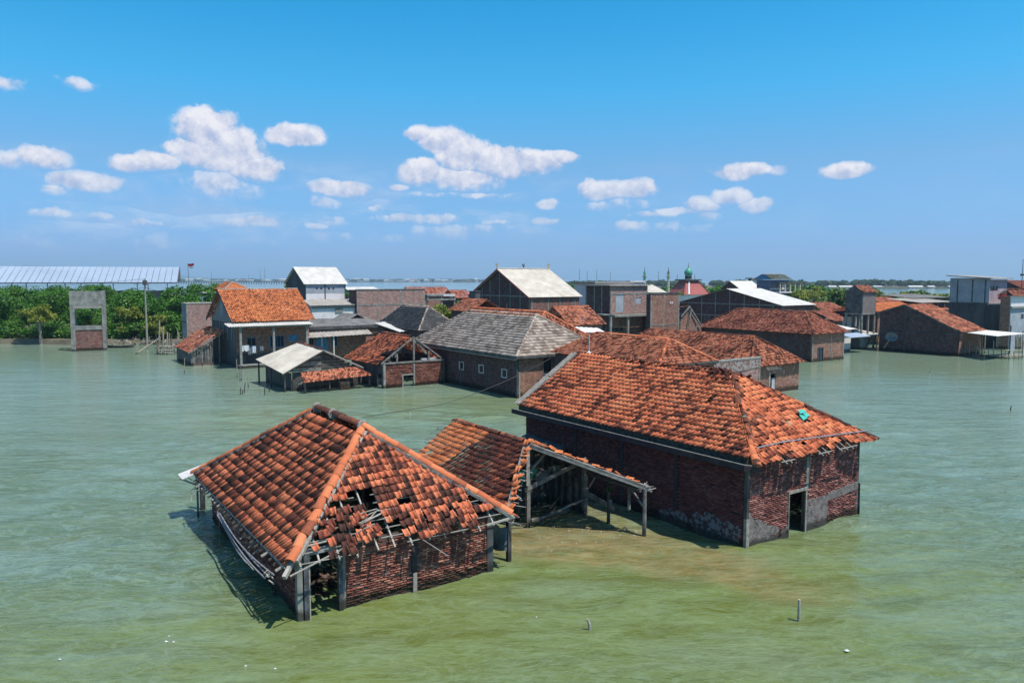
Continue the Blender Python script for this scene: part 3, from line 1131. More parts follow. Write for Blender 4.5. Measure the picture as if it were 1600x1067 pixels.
def tree(name, label, x, y, h, r, m, cat='tree', n=1800, leaf=.3, seed=0, base=.3, trunk=.14, bark=None, group=None, k=16, z0=0.2, lean=0.0):
    rg = np.random.RandomState(seed)
    root = empty(name, (x, y, z0), 0, label, cat, group)
    bl = blob_set(rg, 0, 0, h * base, r, h * (1 - base) * .92, k)
    V, F = leaf_cloud(bl, n, leaf, rg)
    me = np_mesh('crown', V, F, m)
    link(bpy.data.objects.new('crown', me), root)
    b = MB()
    top = h * .75
    b.tube([(0, 0, -.5), (lean * .3, .05, top * .4), (lean, 0, top)], trunk, 6, trunk * .35)
    for i in range(6):
        q = bl[i % len(bl)]
        z1 = top * rg.uniform(.2, .7)
        f = z1 / top
        b.tube([(lean * f, 0, z1), ((lean * f + q[0]) / 2, q[1] / 2, (z1 + q[2]) / 2 + .1), (q[0], q[1], q[2])], trunk * .5, 5, trunk * .12)
    b.build('trunk', bark or BARK, root)
    return root

# ------------------------------------------------------------------ water
def water():
    m, t, b = mat('silty_water')
    p = t.pos()
    flat = t.mapping(p, scale=(1, 1, 0))
    sep = t.new('ShaderNodeSeparateXYZ')
    t.l.new(p, sep.inputs[0])
    big = t.noise(t.mapping(flat, scale=(.55, 1, 1)), 0.045, 4, 0.6)
    med = t.noise(t.mapping(flat, rot=(0, 0, .2), scale=(.4, 1, 1)), 0.35, 5, 0.6)
    wx = t.vm('ADD', flat, t.vm('MULTIPLY', t.vm('SUBTRACT', t.noise(flat, .22, 4, .6, color=True), (.5, .5, .5)), (7, 7, 0)))

    def blob(px, py, rx, ry, rot=0.0, edge=.55):
        c = wat(px, py)
        q = t.mapping(t.vm('SUBTRACT', wx, tuple(c)), rot=(0, 0, -rot), scale=(1, 1, 1))
        q = t.vm('MULTIPLY', q, (1 / rx, 1 / ry, 0))
        return t.mr(t.vm('LENGTH', q), 1 - edge, 1 + edge, 1, 0, smooth=True)

    base = t.mix(t.mr(big, 0.3, 0.7), (0.082, 0.124, 0.058), (0.104, 0.144, 0.072))
    # greener, calmer water in the lee of the houses and in the foreground
    g1 = t.m('MAXIMUM', blob(1080, 930, 13, 7, .1), blob(640, 985, 9, 4.5, .2))
    g1 = t.m('MAXIMUM', g1, blob(620, 640, 16, 7, .3))
    g1 = t.m('MAXIMUM', g1, t.m('MULTIPLY', blob(700, 1060, 20, 5, 0), .8))
    g1 = t.m('MAXIMUM', g1, t.m('MULTIPLY', blob(1400, 575, 22, 12, 0), .55))
    base = t.mix(t.m('MULTIPLY', g1, .85), base, (0.128, 0.158, 0.042))
    # stirred-up silt
    s1 = t.m('MAXIMUM', blob(900, 850, 3.9, 2.3, -.15, .45), t.m('MULTIPLY', blob(1040, 880, 4.8, 1.6, -.35, .6), .9))
    s1 = t.m('MAXIMUM', s1, t.m('MULTIPLY', blob(880, 770, 5, 6, .5, .5), .6))
    sn = t.noise(t.mapping(flat, rot=(0, 0, .35), scale=(.5, 1, 1)), 1.3, 6, .65)
    silt = t.mix(t.mr(sn, .35, .65), (0.120, 0.085, 0.028), (0.260, 0.190, 0.085))
    st = t.noise(t.mapping(flat, rot=(0, 0, .25), scale=(.35, 1, 1)), .8, 5, .6)
    base = t.mix(t.mr(st, .50, .60, 0, .62), base, t.mix(g1, (0.105, 0.135, 0.062), (0.085, 0.098, 0.012)))
    base = t.mix(t.mr(med, .50, .62, 0, .5), base, t.mix(g1, (0.150, 0.222, 0.185), (0.150, 0.195, 0.110)))
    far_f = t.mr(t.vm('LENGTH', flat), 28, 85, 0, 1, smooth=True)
    base = t.mix(t.m('MULTIPLY', far_f, .60), base, (0.222, 0.290, 0.215))  # paler with distance: grazing sky reflection put into the base colour
    base = t.mix(t.m('MULTIPLY', s1, t.mr(sn, .2, .6, .55, 1)), base, silt)
    # sky gleam on crests and shade on flats of the chop, put into colour
    rn = t.noise(t.mapping(flat, rot=(0, 0, .28), scale=(.36, 1, 1)), 1.25, 7, .62, 1.2)
    rid = t.m('SUBTRACT', 1.0, t.m('ABSOLUTE', t.m('SUBTRACT', t.m('MULTIPLY', rn, 2.0), 1.0)))
    rn2 = t.noise(t.mapping(flat, rot=(0, 0, -.1), scale=(.45, 1, 1)), 3.6, 5, .65, .6)
    rid2 = t.m('SUBTRACT', 1.0, t.m('ABSOLUTE', t.m('SUBTRACT', t.m('MULTIPLY', rn2, 2.0), 1.0)))
    crest = t.m('MAXIMUM', t.mr(rid, .90, .99), t.m('MULTIPLY', t.mr(rid2, .90, .99), .6))
    base = t.mix(t.m('MULTIPLY', crest, .36), base, t.mix(g1, (0.24, 0.34, 0.29), (0.19, 0.25, 0.14)))
    base = t.mix(t.mr(rn2, .30, .52, .30, 0), base, t.mix(g1, (0.07, 0.115, 0.085), (0.06, 0.08, 0.012)))
    # flecks of foam
    fo = t.noise(t.mapping(flat, scale=(.8, 1, 1)), 7.5, 3, .5)
    fo2 = t.noise(flat, .5, 3, .6)
    fm = t.m('MULTIPLY', t.mr(fo, .775, .80), t.mr(fo2, .54, .62))
    base = t.mix(t.m('MULTIPLY', fm, .7), base, (.7, .72, .68))
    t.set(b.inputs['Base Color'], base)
    b.inputs['Roughness'].default_value = 0.08
    b.inputs['IOR'].default_value = 1.333
    b.inputs['Specular IOR Level'].default_value = 0.5
    # ripples: fading out to their average with distance
    cd = t.new('ShaderNodeCameraData').outputs['View Distance'] if False else t.vm('LENGTH', flat)
    near = t.mr(cd, 18, 95, 1, 0.16)
    r1 = t.noise(t.mapping(flat, rot=(0, 0, .30), scale=(.38, 1, 1)), 1.5, 5, .62, .5)
    r2 = t.noise(t.mapping(flat, rot=(0, 0, -.15), scale=(.6, 1, 1)), 5.5, 4, .6, .3)
    r3 = t.noise(t.mapping(flat, rot=(0, 0, .12), scale=(.3, 1, 1)), .42, 4, .55)
    calm = t.m('SUBTRACT', 1.0, t.m('MULTIPLY', t.m('MAXIMUM', g1, s1), .62))
    h = t.m('ADD', t.m('ADD', t.m('MULTIPLY', r1, 1.0), t.m('MULTIPLY', r2, .28)), t.m('MULTIPLY', r3, 1.8))
    t.set(b.inputs['Normal'], t.bump(t.m('MULTIPLY', h, calm), t.m('MULTIPLY', near, 1.0), 0.30))

    def axis(lo, hi, step, far, g=1.22):
        mid = list(np.arange(lo, hi, step))
        up, s = [hi], step
        while up[-1] < far:
            s *= g
            up.append(up[-1] + s)
        dn, s = [lo], step
        while dn[-1] > -far:
            s *= g
            dn.append(dn[-1] - s)
        return np.array(sorted(set(dn[1:])) + mid + up)
    xs = axis(-26, 32, .145, 16000)
    ys = axis(15, 62, .125, 16000)
    X, Y = np.meshgrid(xs, ys)
    rg = np.random.RandomState(4)
    Z = np.zeros_like(X)
    for i in range(26):
        lam = 0.9 * 1.16 ** rg.uniform(0, 12)
        a = R(70) + rg.normal(0, .55)
        k = 2 * math.pi / lam
        ph = rg.uniform(0, 6.28)
        w = np.sin(k * (math.cos(a) * X + math.sin(a) * Y) + ph + 1.2 * np.sin(.13 * X + i) + 1.1 * np.sin(.17 * Y + 2 * i))
        Z += .0052 * lam ** .8 * w
    edge = np.clip(np.minimum.reduce([X + 26, 32 - X, Y - 15, 62 - Y]) / 8, 0, 1)
    Z *= edge
    V = np.stack([X, Y, Z], -1).reshape(-1, 3)
    ny, nx = X.shape
    i = np.arange(ny - 1)[:, None] * nx + np.arange(nx - 1)[None]
    F = np.stack([i, i + 1, i + nx + 1, i + nx], -1).reshape(-1, 4)
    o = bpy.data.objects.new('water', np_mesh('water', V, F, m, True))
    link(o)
    o['kind'] = 'structure'
    # seabed
    MB().box(-16000, -16000, -3.2, 16000, 16000, -3.0).build('seabed', MUD, kind='structure')


water()

# ------------------------------------------------------------------ haze
hz = MB().box(-11000, -900, -4.2, 11000, 10500, 215).build('haze', MUD, kind='stuff')
hm = bpy.data.materials.new('haze_air')
hm.use_nodes = True
ht = NT(hm.node_tree)
ht.n.clear()
pv = ht.new('ShaderNodeVolumePrincipled')
pv.inputs['Color'].default_value = (0.58, 0.83, 1.0, 1)
pv.inputs['Density'].default_value = HAZE_D
pv.inputs['Anisotropy'].default_value = 0.15
ho = ht.new('ShaderNodeOutputMaterial')
ht.l.new(pv.outputs[0], ho.inputs['Volume'])
hz.data.materials.clear()
hz.data.materials.append(hm)

# ------------------------------------------------------------------ far things
def mountains():
    rg = np.random.RandomState(2)
    V, F = [], []
    xs = np.linspace(-7400, -2400, 60)
    for i, x in enumerate(xs):
        f = (x + 7400) / 5000
        h = 172 * math.exp(-((f - .26) / .22) ** 2) + 60 * math.exp(-((f - .55) / .2) ** 2) + 8 + 12 * noise.noise((x * .002, 1, 1))
        V += [(x, 9000, -3.5), (x, 9500, h), (x, 10300, -3.5)]
        if i:
            k = i * 3
            F += [(k - 3, k, k + 1, k - 2), (k - 2, k + 1, k + 2, k - 1)]
    o = bpy.data.objects.new('mountain', np_mesh('mountain', V, F, MOUNT, True))
    link(o)
    o['kind'] = 'structure'


mountains()


def strip(name, pts, z, m, w):
    b = MB()
    for (x0, y0), (x1, y1) in zip(pts, pts[1:]):
        b.v += []
        b.add([(x0, y0, -1), (x1, y1, -1), (x1, y1 + w, -1), (x0, y0 + w, -1), (x0, y0, z), (x1, y1, z), (x1, y1 + w, z), (x0, y0 + w, z)],
              [(4, 5, 6, 7), (0, 1, 5, 4), (2, 3, 7, 6), (0, 4, 7, 3), (1, 2, 6, 5)])
    return b.build(name, m, kind='structure')


strip('coast_land', [(-1900, 3100), (-900, 3000), (-60, 2900), (700, 2900)], 1.2, MUD, 900)
strip('east_shore', [(60, 930), (330, 880), (700, 900), (1000, 850), (1500, 900)], .8, MUD, 500)
strip('village_island', [(-30, 128), (0, 124), (40, 122), (84, 112), (140, 112)], .35, MUD, 60)


def far_city():
    rnd = random.Random(8)
    me = []
    for hgt, mm in ((1, CITY), (.45, CITY), (.55, CITY_R)):
        b = MB()
        b.box(-.5, -.5, 0, .5, .5, .72)
        b.add([(-.55, -.55, .72), (.55, -.55, .72), (.55, .55, .72), (-.55, .55, .72), (-.55, 0, 1), (.55, 0, 1)],
              [(0, 1, 5, 4), (2, 3, 4, 5), (1, 2, 5), (3, 0, 4)])
        o = b.build('distant_building', mm)
        me.append(o.data)
        bpy.data.objects.remove(o)
    for i in range(118):
        px = 285 + 460 * rnd.random()
        Y = 2950 + rnd.random() * 420
        x = (px - 800) / FPX * Y
        k = rnd.choice([0, 0, 1, 1, 1, 2])
        o = bpy.data.objects.new('distant_building', me[k])
        COL.objects.link(o)
        o.location = (x, Y, 1.2)
        wv = rnd.uniform(9, 34)
        o.scale = (wv, rnd.uniform(12, 30), rnd.uniform(4, 9) * (1.7 if rnd.random() < .12 else 1))
        o.rotation_euler = (0, 0, rnd.uniform(-.4, .4))
        tag(o, 'small pale waterfront building of the hazy town along the far left horizon', 'building', 'hazy waterfront buildings on the far shore')
    # masts
    for px, top in ((332, 424), (390, 430), (408, 420), (415, 417), (905, 421), (917, 424), (932, 423), (953, 425), (1028, 424)):
        Y = 2600 if px < 800 else 1500
        x = (px - 800) / FPX * Y
        z = CAM_H + (437 - top) / FPX * Y
        o = MB().tube([(0, 0, 0), (0, 0, z)], .9 if px < 800 else .55, 4, .35).build('mast', CONC_D)
        o.location = (x, Y, .5)
        tag(o, 'thin hazy mast on the far horizon, ' + {332: 'farthest left, near the flag', 390: 'right of the one by the flag', 408: 'tallest of the left group', 415: 'nearest the white gable house', 905: 'at the foot of the pale gable roof', 917: 'second from the pale gable roof', 932: 'middle one before the minarets', 953: 'second last before the minarets', 1028: 'between the two minarets'}[px], 'mast',
            'hazy masts on the horizon at left' if px < 800 else 'hazy masts on the horizon in the middle')
    # long pier
    r = empty('pier', ((280 - 800) / FPX * 1900, 1900, 0), 0, 'long low pier on many piles crossing the far water at left', 'pier')
    b = MB().box(0, 0, 4.4, 285, 4, 5.6)
    b.build('deck', CONC_D, r)
    pile = MB().box(0, 0, -1, 1.4, 3, 4.38).build('pile', CONC_D, r)
    for i in range(1, 46):
        c = pile.copy()
        COL.objects.link(c)
        c.location = (i * 6.3, 0, 0)


far_city()


def far_trees():
    rg = np.random.RandomState(11)

    def belt(name, lab, x0, x1, Y, dy, h, n, leaf, m, hv=.35, k=60, rmin=0):
        bl = []
        for i in range(k):
            x = x0 + (x1 - x0) * rg.rand()
            y = Y + dy * rg.rand()
            hh = h * (1 + hv * (noise.noise((x * .012, y * .004, 3)) * 1.6)) * rg.uniform(.8, 1.1)
            bl.append((x, y, hh * .55, max((x1 - x0) / k * rg.uniform(1.0, 2.0), rmin), hh * .5))
        V, F = leaf_cloud(bl, n, leaf, rg, .5)
        V[:, 2] = np.maximum(V[:, 2], .2)
        o = bpy.data.objects.new(name, np_mesh(name, V, F, m))
        link(o)
        tag(o, lab, None, None, 'stuff')
        return o
    belt('treeline', 'low dark treeline along the far right shore', 60, 1250, 900, 120, 8.0, 110000, 3.4, LEAF_F, k=620, hv=.18, rmin=5.5)
    belt('treeline', 'hazy strip of trees on the far left coast', -1500, -80, 3050, 200, 9, 9000, 12.0, LEAF_F, k=160)
    belt('mangrove_belt', 'green mangrove belt behind the mosque and flat roofs', 28, 150, 310, 80, 7.5, 26000, 1.7, LEAF, k=80)
    belt('mangrove_belt', 'olive scrub belt behind the long white roof at right', 100, 190, 210, 30, 5.2, 22000, 1.1, LEAF_Y, k=70)
    # small white sheds of the fish ponds on the far right shore
    for px, wv in ((1295, 7), (1312, 13), (1365, 8), (1420, 14), (1450, 6), (1482, 7)):
        Y = 850
        o = MB().box(0, 0, 0, wv, 5, 1.6).add([(-1, -1, 1.6), (wv + 1, -1, 1.6), (wv + 1, 6, 1.6), (-1, 6, 1.6), (-1, 2.5, 3), (wv + 1, 2.5, 3)],
                                            [(0, 1, 5, 4), (2, 3, 4, 5), (1, 2, 5), (3, 0, 4)]).build('shore_shed', SHEET_W if px in (1312, 1420) else CITY)
        o.location = ((px - 800) / FPX * Y, Y, .3)
        tag(o, 'tiny pale shed on the far right shore, ' + {1295: 'leftmost, just right of the blue house', 1312: 'second from the left, white roofed', 1365: 'just right of the water tower top', 1420: 'white one midway to the tall grey building', 1450: 'second from the tall grey building', 1482: 'next to the tall grey building'}[px], 'shed', 'tiny sheds on the far right shore')


far_trees()


def near_green():
    rg = np.random.RandomState(21)
    # the bank and the mangrove thicket at left
    b = MB()
    pts = []
    for i in range(40):
        x = -100 + i * 1.75
        y = 116.5 + 1.2 * math.sin(i * .6) + rg.uniform(-.3, .3)
        pts.append((x, y))
    for (x0, y0), (x1, y1) in zip(pts, pts[1:]):
        b.add([(x0, y0, -.5), (x1, y1, -.5), (x1, y1 + .5, .75), (x0, y0 + .5, .75), (x1, y1 + 60, .8), (x0, y0 + 60, .8)], [(0, 1, 2, 3), (3, 2, 4, 5)])
    b.build('bank', MUD, kind='structure')
    bl = []
    for i in range(120):
        x = rg.uniform(-102, -46)
        bl.append((x, rg.uniform(118.6, 121.5), rg.uniform(.7, 2.6), rg.uniform(1.0, 1.6), rg.uniform(.9, 1.5)))
    for i in range(300):
        x = rg.uniform(-100, -44)
        y = rg.uniform(121, 146)
        top = 8.0 + 1.3 * noise.noise((x * .13, y * .1, 0)) + (y - 121) * .05
        if x > -52:
            top -= (x + 52) * .35
        zc = rg.uniform(.25, .92) * top
        rr = rg.uniform(1.1, 2.1)
        bl.append((x, y, min(zc, top - rr * .8), rr, rr * .9))
    V, F = leaf_cloud(bl, 150000, .40, rg)
    V[:, 2] = np.maximum(V[:, 2], .5)
    o = bpy.data.objects.new('mangrove_thicket', np_mesh('mangrove_thicket', V, F, LEAF))
    link(o)
    tag(o, 'dense dark green mangrove thicket behind the bank at left', None, None, 'stuff')
    T = tree
    T('mangrove_tree', 'yellow-green mangrove bush on the bank at the far left edge', -91, 118.5, 5.0, 3.3, LEAF_Y, n=3400, leaf=.42, seed=1, base=.18)
    T('mangrove_tree', 'pale half-bare tree with forked white trunk on the bank', -73.4, 117.2, 6.2, 3.1, LEAF_Y, n=2300, leaf=.38, seed=2, base=.5, trunk=.26, bark=BARK_P, k=13)
    T('mangrove_tree', 'dark green mangrove tree between the forked tree and the concrete frame', -66.5, 119.5, 6.5, 2.9, LEAF, n=3000, leaf=.4, seed=3, base=.2)
    T('mangrove_tree', 'yellowish low bush right of the concrete frame', -55.6, 118.5, 4.4, 2.3, LEAF_Y, n=2300, leaf=.4, seed=4, base=.2)
    T('mangrove_tree', 'olive tree just left of the utility pole', -60.5, 119.3, 5.7, 2.4, LEAF_Y, n=1700, leaf=.4, seed=5, base=.3)
    T('mangrove_tree', 'dark green mangrove tree right of the utility pole', -54, 121, 7.6, 2.8, LEAF, n=3000, leaf=.4, seed=6, base=.2)
    T('mangrove_tree', 'yellow-green bush beside the roofless brick box', -48.8, 117.5, 6.0, 2.0, LEAF_Y, n=2000, leaf=.38, seed=7, base=.15)
    T('mangrove_tree', 'rounded mangrove crown near the flag pole', -49.5, 127, 8.3, 3.2, LEAF, n=3000, leaf=.42, seed=8, base=.2)
    # bushes among the houses
    T('bush', 'olive bush behind the dark grey hipped roof', -9.3, 112, 6.9, 3.6, LEAF_Y, 'bush', n=4200, leaf=.36, seed=9, base=.2, k=22)
    T('bush', 'small dark bush at the corner of the long brick wall', -26.2, 121, 8.5, 1.9, LEAF, 'bush', n=1500, leaf=.36, seed=10, base=.3)
    T('bush', 'dry olive shrub left of the white gable house', -37.5, 130, 9.4, 3.0, LEAF_Y, 'bush', n=2200, leaf=.4, seed=26, base=.3)
    T('tree', 'bright green tree between the white gable roof and the two-storey brick house', 17.0, 150, 9.1, 4.2, LEAF, n=4000, leaf=.45, seed=11, base=.2)
    T('bush', 'olive bush in front of the mosque', 34.5, 165, 8.2, 4.0, LEAF_Y, 'bush', n=3600, leaf=.45, seed=12, base=.1)
    T('tree', 'green tree right of the red mosque roof', 53, 190, 9.0, 5.5, LEAF, n=4500, leaf=.5, seed=13, base=.1)
    T('tree', 'yellow-green tree beside the blue gabled house', 74, 185, 8.4, 5.0, LEAF_Y, n=4500, leaf=.5, seed=14, base=.1)
    T('tree', 'broad-leaved green tree left of the water tower', 63.0, 145, 8.3, 5.4, LEAF_B, n=7000, leaf=.6, seed=15, base=.1, k=24)
    T('tree', 'smaller broad-leaved tree nearer to the water tower', 69.8, 147, 7.8, 4.4, LEAF_B, n=5200, leaf=.6, seed=16, base=.1, k=20)
    T('bush', 'dull olive scrub behind the long white roof', 56.5, 150, 7.9, 4.6, LEAF_Y, 'bush', n=5200, leaf=.45, seed=17, base=.1)
    T('bush', 'low scrub at the end of the long white roof', 50.5, 152, 7.2, 3.6, LEAF_Y, 'bush', n=3000, leaf=.45, seed=27, base=.1)
    T('tree', 'light green broad-leaved tree right of the water tower', 76.2, 143, 8.0, 4.8, LEAF_B, n=6500, leaf=.6, seed=18, base=.1, k=24)
    T('tree', 'light green broad-leaved tree behind the orange roof', 83.0, 143, 7.7, 4.6, LEAF_B, n=5600, leaf=.6, seed=19, base=.1)
    T('bush', 'dry brown-green tree standing above the broad-leaved trees', 79.5, 168, 8.9, 4.5, LEAF_Y, 'bush', n=3300, leaf=.5, seed=20, base=.1)
    T('tree', 'light green tree left of the tall grey house', 90.0, 143, 7.4, 5.0, LEAF_B, n=6000, leaf=.6, seed=22, base=.1)
    T('bush', 'olive bush on the shore behind the light green trees', 93, 162, 6.6, 4.4, LEAF_Y, 'bush', n=2800, leaf=.5, seed=23, base=.1)


near_green()

# ------------------------------------------------------------------ the broken house in front
RND = random.Random(17)


def front_house():
    H = House('brick_house', 'nearest flooded brick house, hipped orange tile roof broken open over its doorway', 'house', (-6.24, 21.55), 34, 6.67, 11.15, 2.05)
    r = H.root
    L2, L1, hw = H.L2, H.L1, H.hw
    rg = np.random.RandomState(7)
    # walls
    wf = H.front(MORTAR, -1.2, hw - .02, x0=1.42, t=.12)
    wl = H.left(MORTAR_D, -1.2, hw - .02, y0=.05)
    H.left(BRICK_D, -1.2, hw, x=L2 - .14)
    H.front(BRICK_D, -1.2, hw, y=L1 - .14, x0=.143, x1=L2 - .143)
    sc = brick_scatter()
    px = 3.72
    top = lambda u, z, g: z > hw - .25 and g.rand() < .3 or (z < .12 and g.rand() < .25)
    bricks(sc, (1.42, -.0, 0), (1, 0, 0), (0, -1, 0), L2 - 1.42 - .2, -.15, hw, [(px - 1.42 - .09, px - 1.42 + .09, -1, 4)], rg, rough=1.7, ragged=top)
    sc.finish('brick_course', BRICK_G, wf, 300, 'brick', H.cam)
    sc = brick_scatter()
    bricks(sc, (0, L1, 0), (0, -1, 0), (-1, 0, 0), L1 - .2, -.15, hw, [], rg, rough=1.5, ragged=lambda u, z, g: z < .3 and g.rand() < .4 * (1 - z / .3))
    sc.finish('brick_course', BRICK_G, wl)
    H.col(px - .09, -.05, -1, hw - .05, .18, .07, DARK_RENDER)
    H.col(px - .06, -.07, -1, .62, .14, .018, CEMENT, 'plaster')
    H.col(L2 - .2, -.06, -1, hw + .02, .24, .30, CONC_D)
    # doorway posts
    MB().box(-.10, -.08, -1, .06, .12, 2.0).build('post', CONCRETE, r)
    MB().box(.10, -.10, -1, .25, .06, 2.12).build('post', BLUE_OLD, r)
    MB().box(.255, -.06, -1, .30, .04, 2.0).build('post', WOOD_L, r)
    MB().box(1.17, -.09, -1, 1.30, .08, 2.10).build('post', BLUE_OLD, r)
    MB().box(1.302, -.03, -1, 1.41, .12, 2.0).build('post', CONCRETE, r)
    MB().box(-.1, -.02, 1.9, 1.5, .10, 2.06).build('lintel', BLUEGREY, r)
    # heap of fallen bricks inside
    q = brick_scatter()
    rr = np.random.RandomState(3)
    n = 130
    T = np.stack([rr.normal(1.5, .55, n), rr.normal(2.0, .5, n), np.zeros(n)], 1)
    T[:, 2] = .02 + .32 * np.exp(-((T[:, 0] - 1.5) ** 2 + (T[:, 1] - 2) ** 2) / .6) * rr.rand(n)
    q.add(np.zeros(3), np.array((1, 0, 0)), np.array((0, 1, 0)), np.array((0, 0, 1.)), T, rr.uniform(-.8, .8, (n, 3)), np.tile((.22, .11, .06), (n, 1)))
    o = q.finish('rubble', BRICK_O, None)
    o.location, o.rotation_euler = H.O, (0, 0, H.th)
    tag(o, 'pale heap of fallen bricks in the water inside the open doorway', None, None, 'stuff')
    # roof
    ov = .62
    ze, zr, ya, yb = 1.86, 4.9, 3.05, 7.6
    xl, xr, y0, y1 = -.55, L2 + .75, -.55, L1 + .85
    xm = L2 / 2
    RA, RB = (xm, ya, zr), (xm, yb, zr)
    tb = tile_base(.18, .33, 'S')
    sc = Scatter(*tb)
    slope(sc, (xl, y1, ze), (xl, y0, ze), RB, RA, .18, .33, 3, .8, .02)

    def skip(u, v, Le, Lv, g):
        # u from the left hip, v up from the eave
        def inr(a, b, c, d):
            return a < u < b and c < v < d
        hole = inr(1.85, 2.4, 1.5, 1.85) or inr(2.35, 3.25, 1.5, 2.25) or inr(2.85, 3.35, .9, 1.55)
        eave = inr(-1, 1.35, -.1, .82) and not (.80 < u < 1.10 and .2 < v < .6) or inr(3.05, 3.75, -.1, .95)
        eave = eave or inr(3.75, 4.3, -.1, .30) or inr(5.35, 5.9, -.1, .34) or (u > 6.45 and v < .62) or inr(1.5, 1.8, -.1, .3) or inr(2.2, 3.1, -.1, .28)
        small = inr(6.55, 6.95, .95, 1.3) or inr(4.1, 4.4, 1.28, 1.5)
        rag = u < 1.9 and v < 1.4 and g.rand() < .09
        return hole or eave or small or rag

    def mess(u, v, Le, Lv):
        return 1.2 + (4.5 if (u < 3.3 and v < 1.6) else 0) + (2.5 if v < 1.0 else 0)
    tbf = tile_base(.223, .272, 'S')
    sf = Scatter(*tbf)
    slope(sf, (xl, y0, ze), (xr, y0, ze), RA, RA, .223, .272, 5, 1.0, .05, skip, mess)
    slope(sc, (xr, y0, ze), (xr, y1, ze), RA, RB, .18, .33, 8, .8, .02)
    slope(sc, (xr, y1, ze), (xl, y1, ze), RB, RB, .18, .33, 9, .8, .02)
    roof = sc.finish('roof', CLAY, r)
    fr = sf.finish('front_slope', CLAY, r, 300, 'tile', H.cam)
    # hips and ridge with their cement beds
    up = Vector((0, 0, .06))
    A = Vector((xl, y0, ze))
    caps(roof, A + (Vector(RA) - A) * .035 + up, Vector(RA) + up, .165, .50, RIDGE, n=8, jit=.015)
    B = Vector((xr, y0, ze))
    caps(roof, B + (Vector(RA) - B) * .04 + up * 1.6, Vector(RA) + up * 1.6, .16, .46, RIDGE, n=8, jit=.01)
    C_ = Vector((xl, y1, ze))
    caps(roof, C_ + up * 1.6, Vector(RB) + up * 1.6, .16, .46, RIDGE, n=8, jit=.02)
    caps(roof, Vector((xr, y1, ze)) + up, Vector(RB) + up, .14, .46, RIDGE, n=8)
    caps(roof, Vector(RA) + up * 1.5, Vector(RB) + up * 1.5, .17, .9, RIDGE_D, n=8)
    for p, q_, off in ((A, Vector(RA), (.17, -.05, -.03)), (B, Vector(RA), (-.05, -.12, -.05)), (C_, Vector(RB), (-.12, -.02, -.05))):
        b = MB()
        o_ = Vector(off)
        prev = None
        for i in range(24):
            f0, f1 = i / 24, (i + 1) / 24
            s0 = p.lerp(q_, .04 + .93 * f0) + o_
            s1 = p.lerp(q_, .04 + .93 * f1) + o_
            b.beam(s0, s1, .10 + RND.uniform(-.03, .05), .10 + RND.uniform(-.02, .03))
        b.build('cement_bed', CEMENT, r)
    for c in (Vector(RA), Vector(RB), Vector(RA).lerp(Vector(RB), .62)):
        b = MB()
        b.tube([c + Vector((0, -.06, .03)), c + Vector((0, .06, .03))], .21, 10)
        b.build('cement_collar', CEMENT, r)
    # rafters and laths of the front slope (seen through the holes and past the eaves)
    sl_n = Vector((0, -(zr - ze), (ya - y0))).normalized()

    def fp(x, v, dn=0.0):     # point on the front slope: x along the eave, v up the slope
        Lv = math.hypot(ya - y0, zr - ze)
        f = v / Lv
        return Vector((x, y0 + (ya - y0) * f, ze + (zr - ze) * f)) + Vector((0, -(zr - ze) / Lv, (ya - y0) / Lv)) * dn
    Lv = math.hypot(ya - y0, zr - ze)
    half = (xr - xl) / 2
    for i in range(13):
        x = xl + .42 + i * .60
        vm = Lv * (1 - abs(x - xm) / half) - .15
        if vm < .3:
            continue
        jx = RND.uniform(-.05, .05)
        v0 = RND.uniform(-.02, .14)
        MB().beam(fp(x + jx, v0, -.07) - Vector((0, 0, .12)), fp(x, vm) - Vector((0, 0, .10)), .05, .065).build('rafter', WOOD_L, r)
    for k in range(14):
        v = .06 + k * .32
        f = v / Lv
        a = xl + (xm - xl) * f + .12
        b_ = xr - (xr - xm) * f - .12
        if k == 0:
            seg = [(xl + .4, xl + 2.2), (xl + 3.8, xr - .4)]
        elif k in (1, 2):
            seg = [(a, a + 2.0), (a + 2.6, b_)]
        elif k in (4, 5, 6):
            seg = [(a, a + 1.3 - .2 * k + .8), (xl + 3.2, b_)]
        else:
            seg = [(a, b_)]
        for s0, s1 in seg:
            if s1 - s0 > .3:
                MB().beam(fp(s0, v) - Vector((0, 0, .035)), fp(s1, v + RND.uniform(-.03, .03)) - Vector((0, 0, .035)), .028, .02).build('lath', WOOD_L, r)
    # snapped laths sticking out of the hole
    for (a, b_, zz) in ((2.55, 3.15, .04), (2.6, 3.2, .10), (2.62, 3.28, .02), (2.5, 3.25, .14), (2.45, 3.0, .0), (2.7, 3.3, .07), (2.35, 2.95, .05)):
        v = RND.uniform(.55, 1.35)
        MB().beam(fp(xl + a, v) + Vector((0, 0, zz)), fp(xl + b_, v + RND.uniform(.0, .5)) + Vector((0, 0, zz + .04)), .035, .02).build('lath', WOOD_L, r)
    MB().beam(fp(xl + .05, -.2) - Vector((0, 0, .06)), fp(xl + 1.95, .28) + Vector((0, 0, .02)), .035).build('lath', WOOD_L, r)
    MB().beam(fp(xl + .45, .55), fp(xl + 1.6, .62), .05, .03).build('lath', WOOD_L, r)
    MB().beam(fp(xl + 4.3, .0), fp(xl + 4.9, -.75), .02).build('lath', WOOD_L, r)
    # whitewashed hip end and the row of corner rafters
    MB().beam((xl - .10, y0 - .10, ze - .22), (xl + .45, y0 + .42, ze + .22), .11, .13).build('hip_rafter', WOOD_L, r)
    MB().beam((xr - 1.3, y0 - .02, ze + .02), (xr - .1, y0 + .1, ze + .05), .06).build('lath', WOOD_L, r)
    # inner frame
    MB().beam((.1, .3, 2.0), (.1, L1 - .2, 2.0), .12).build('wall_plate', WOOD_D, r)
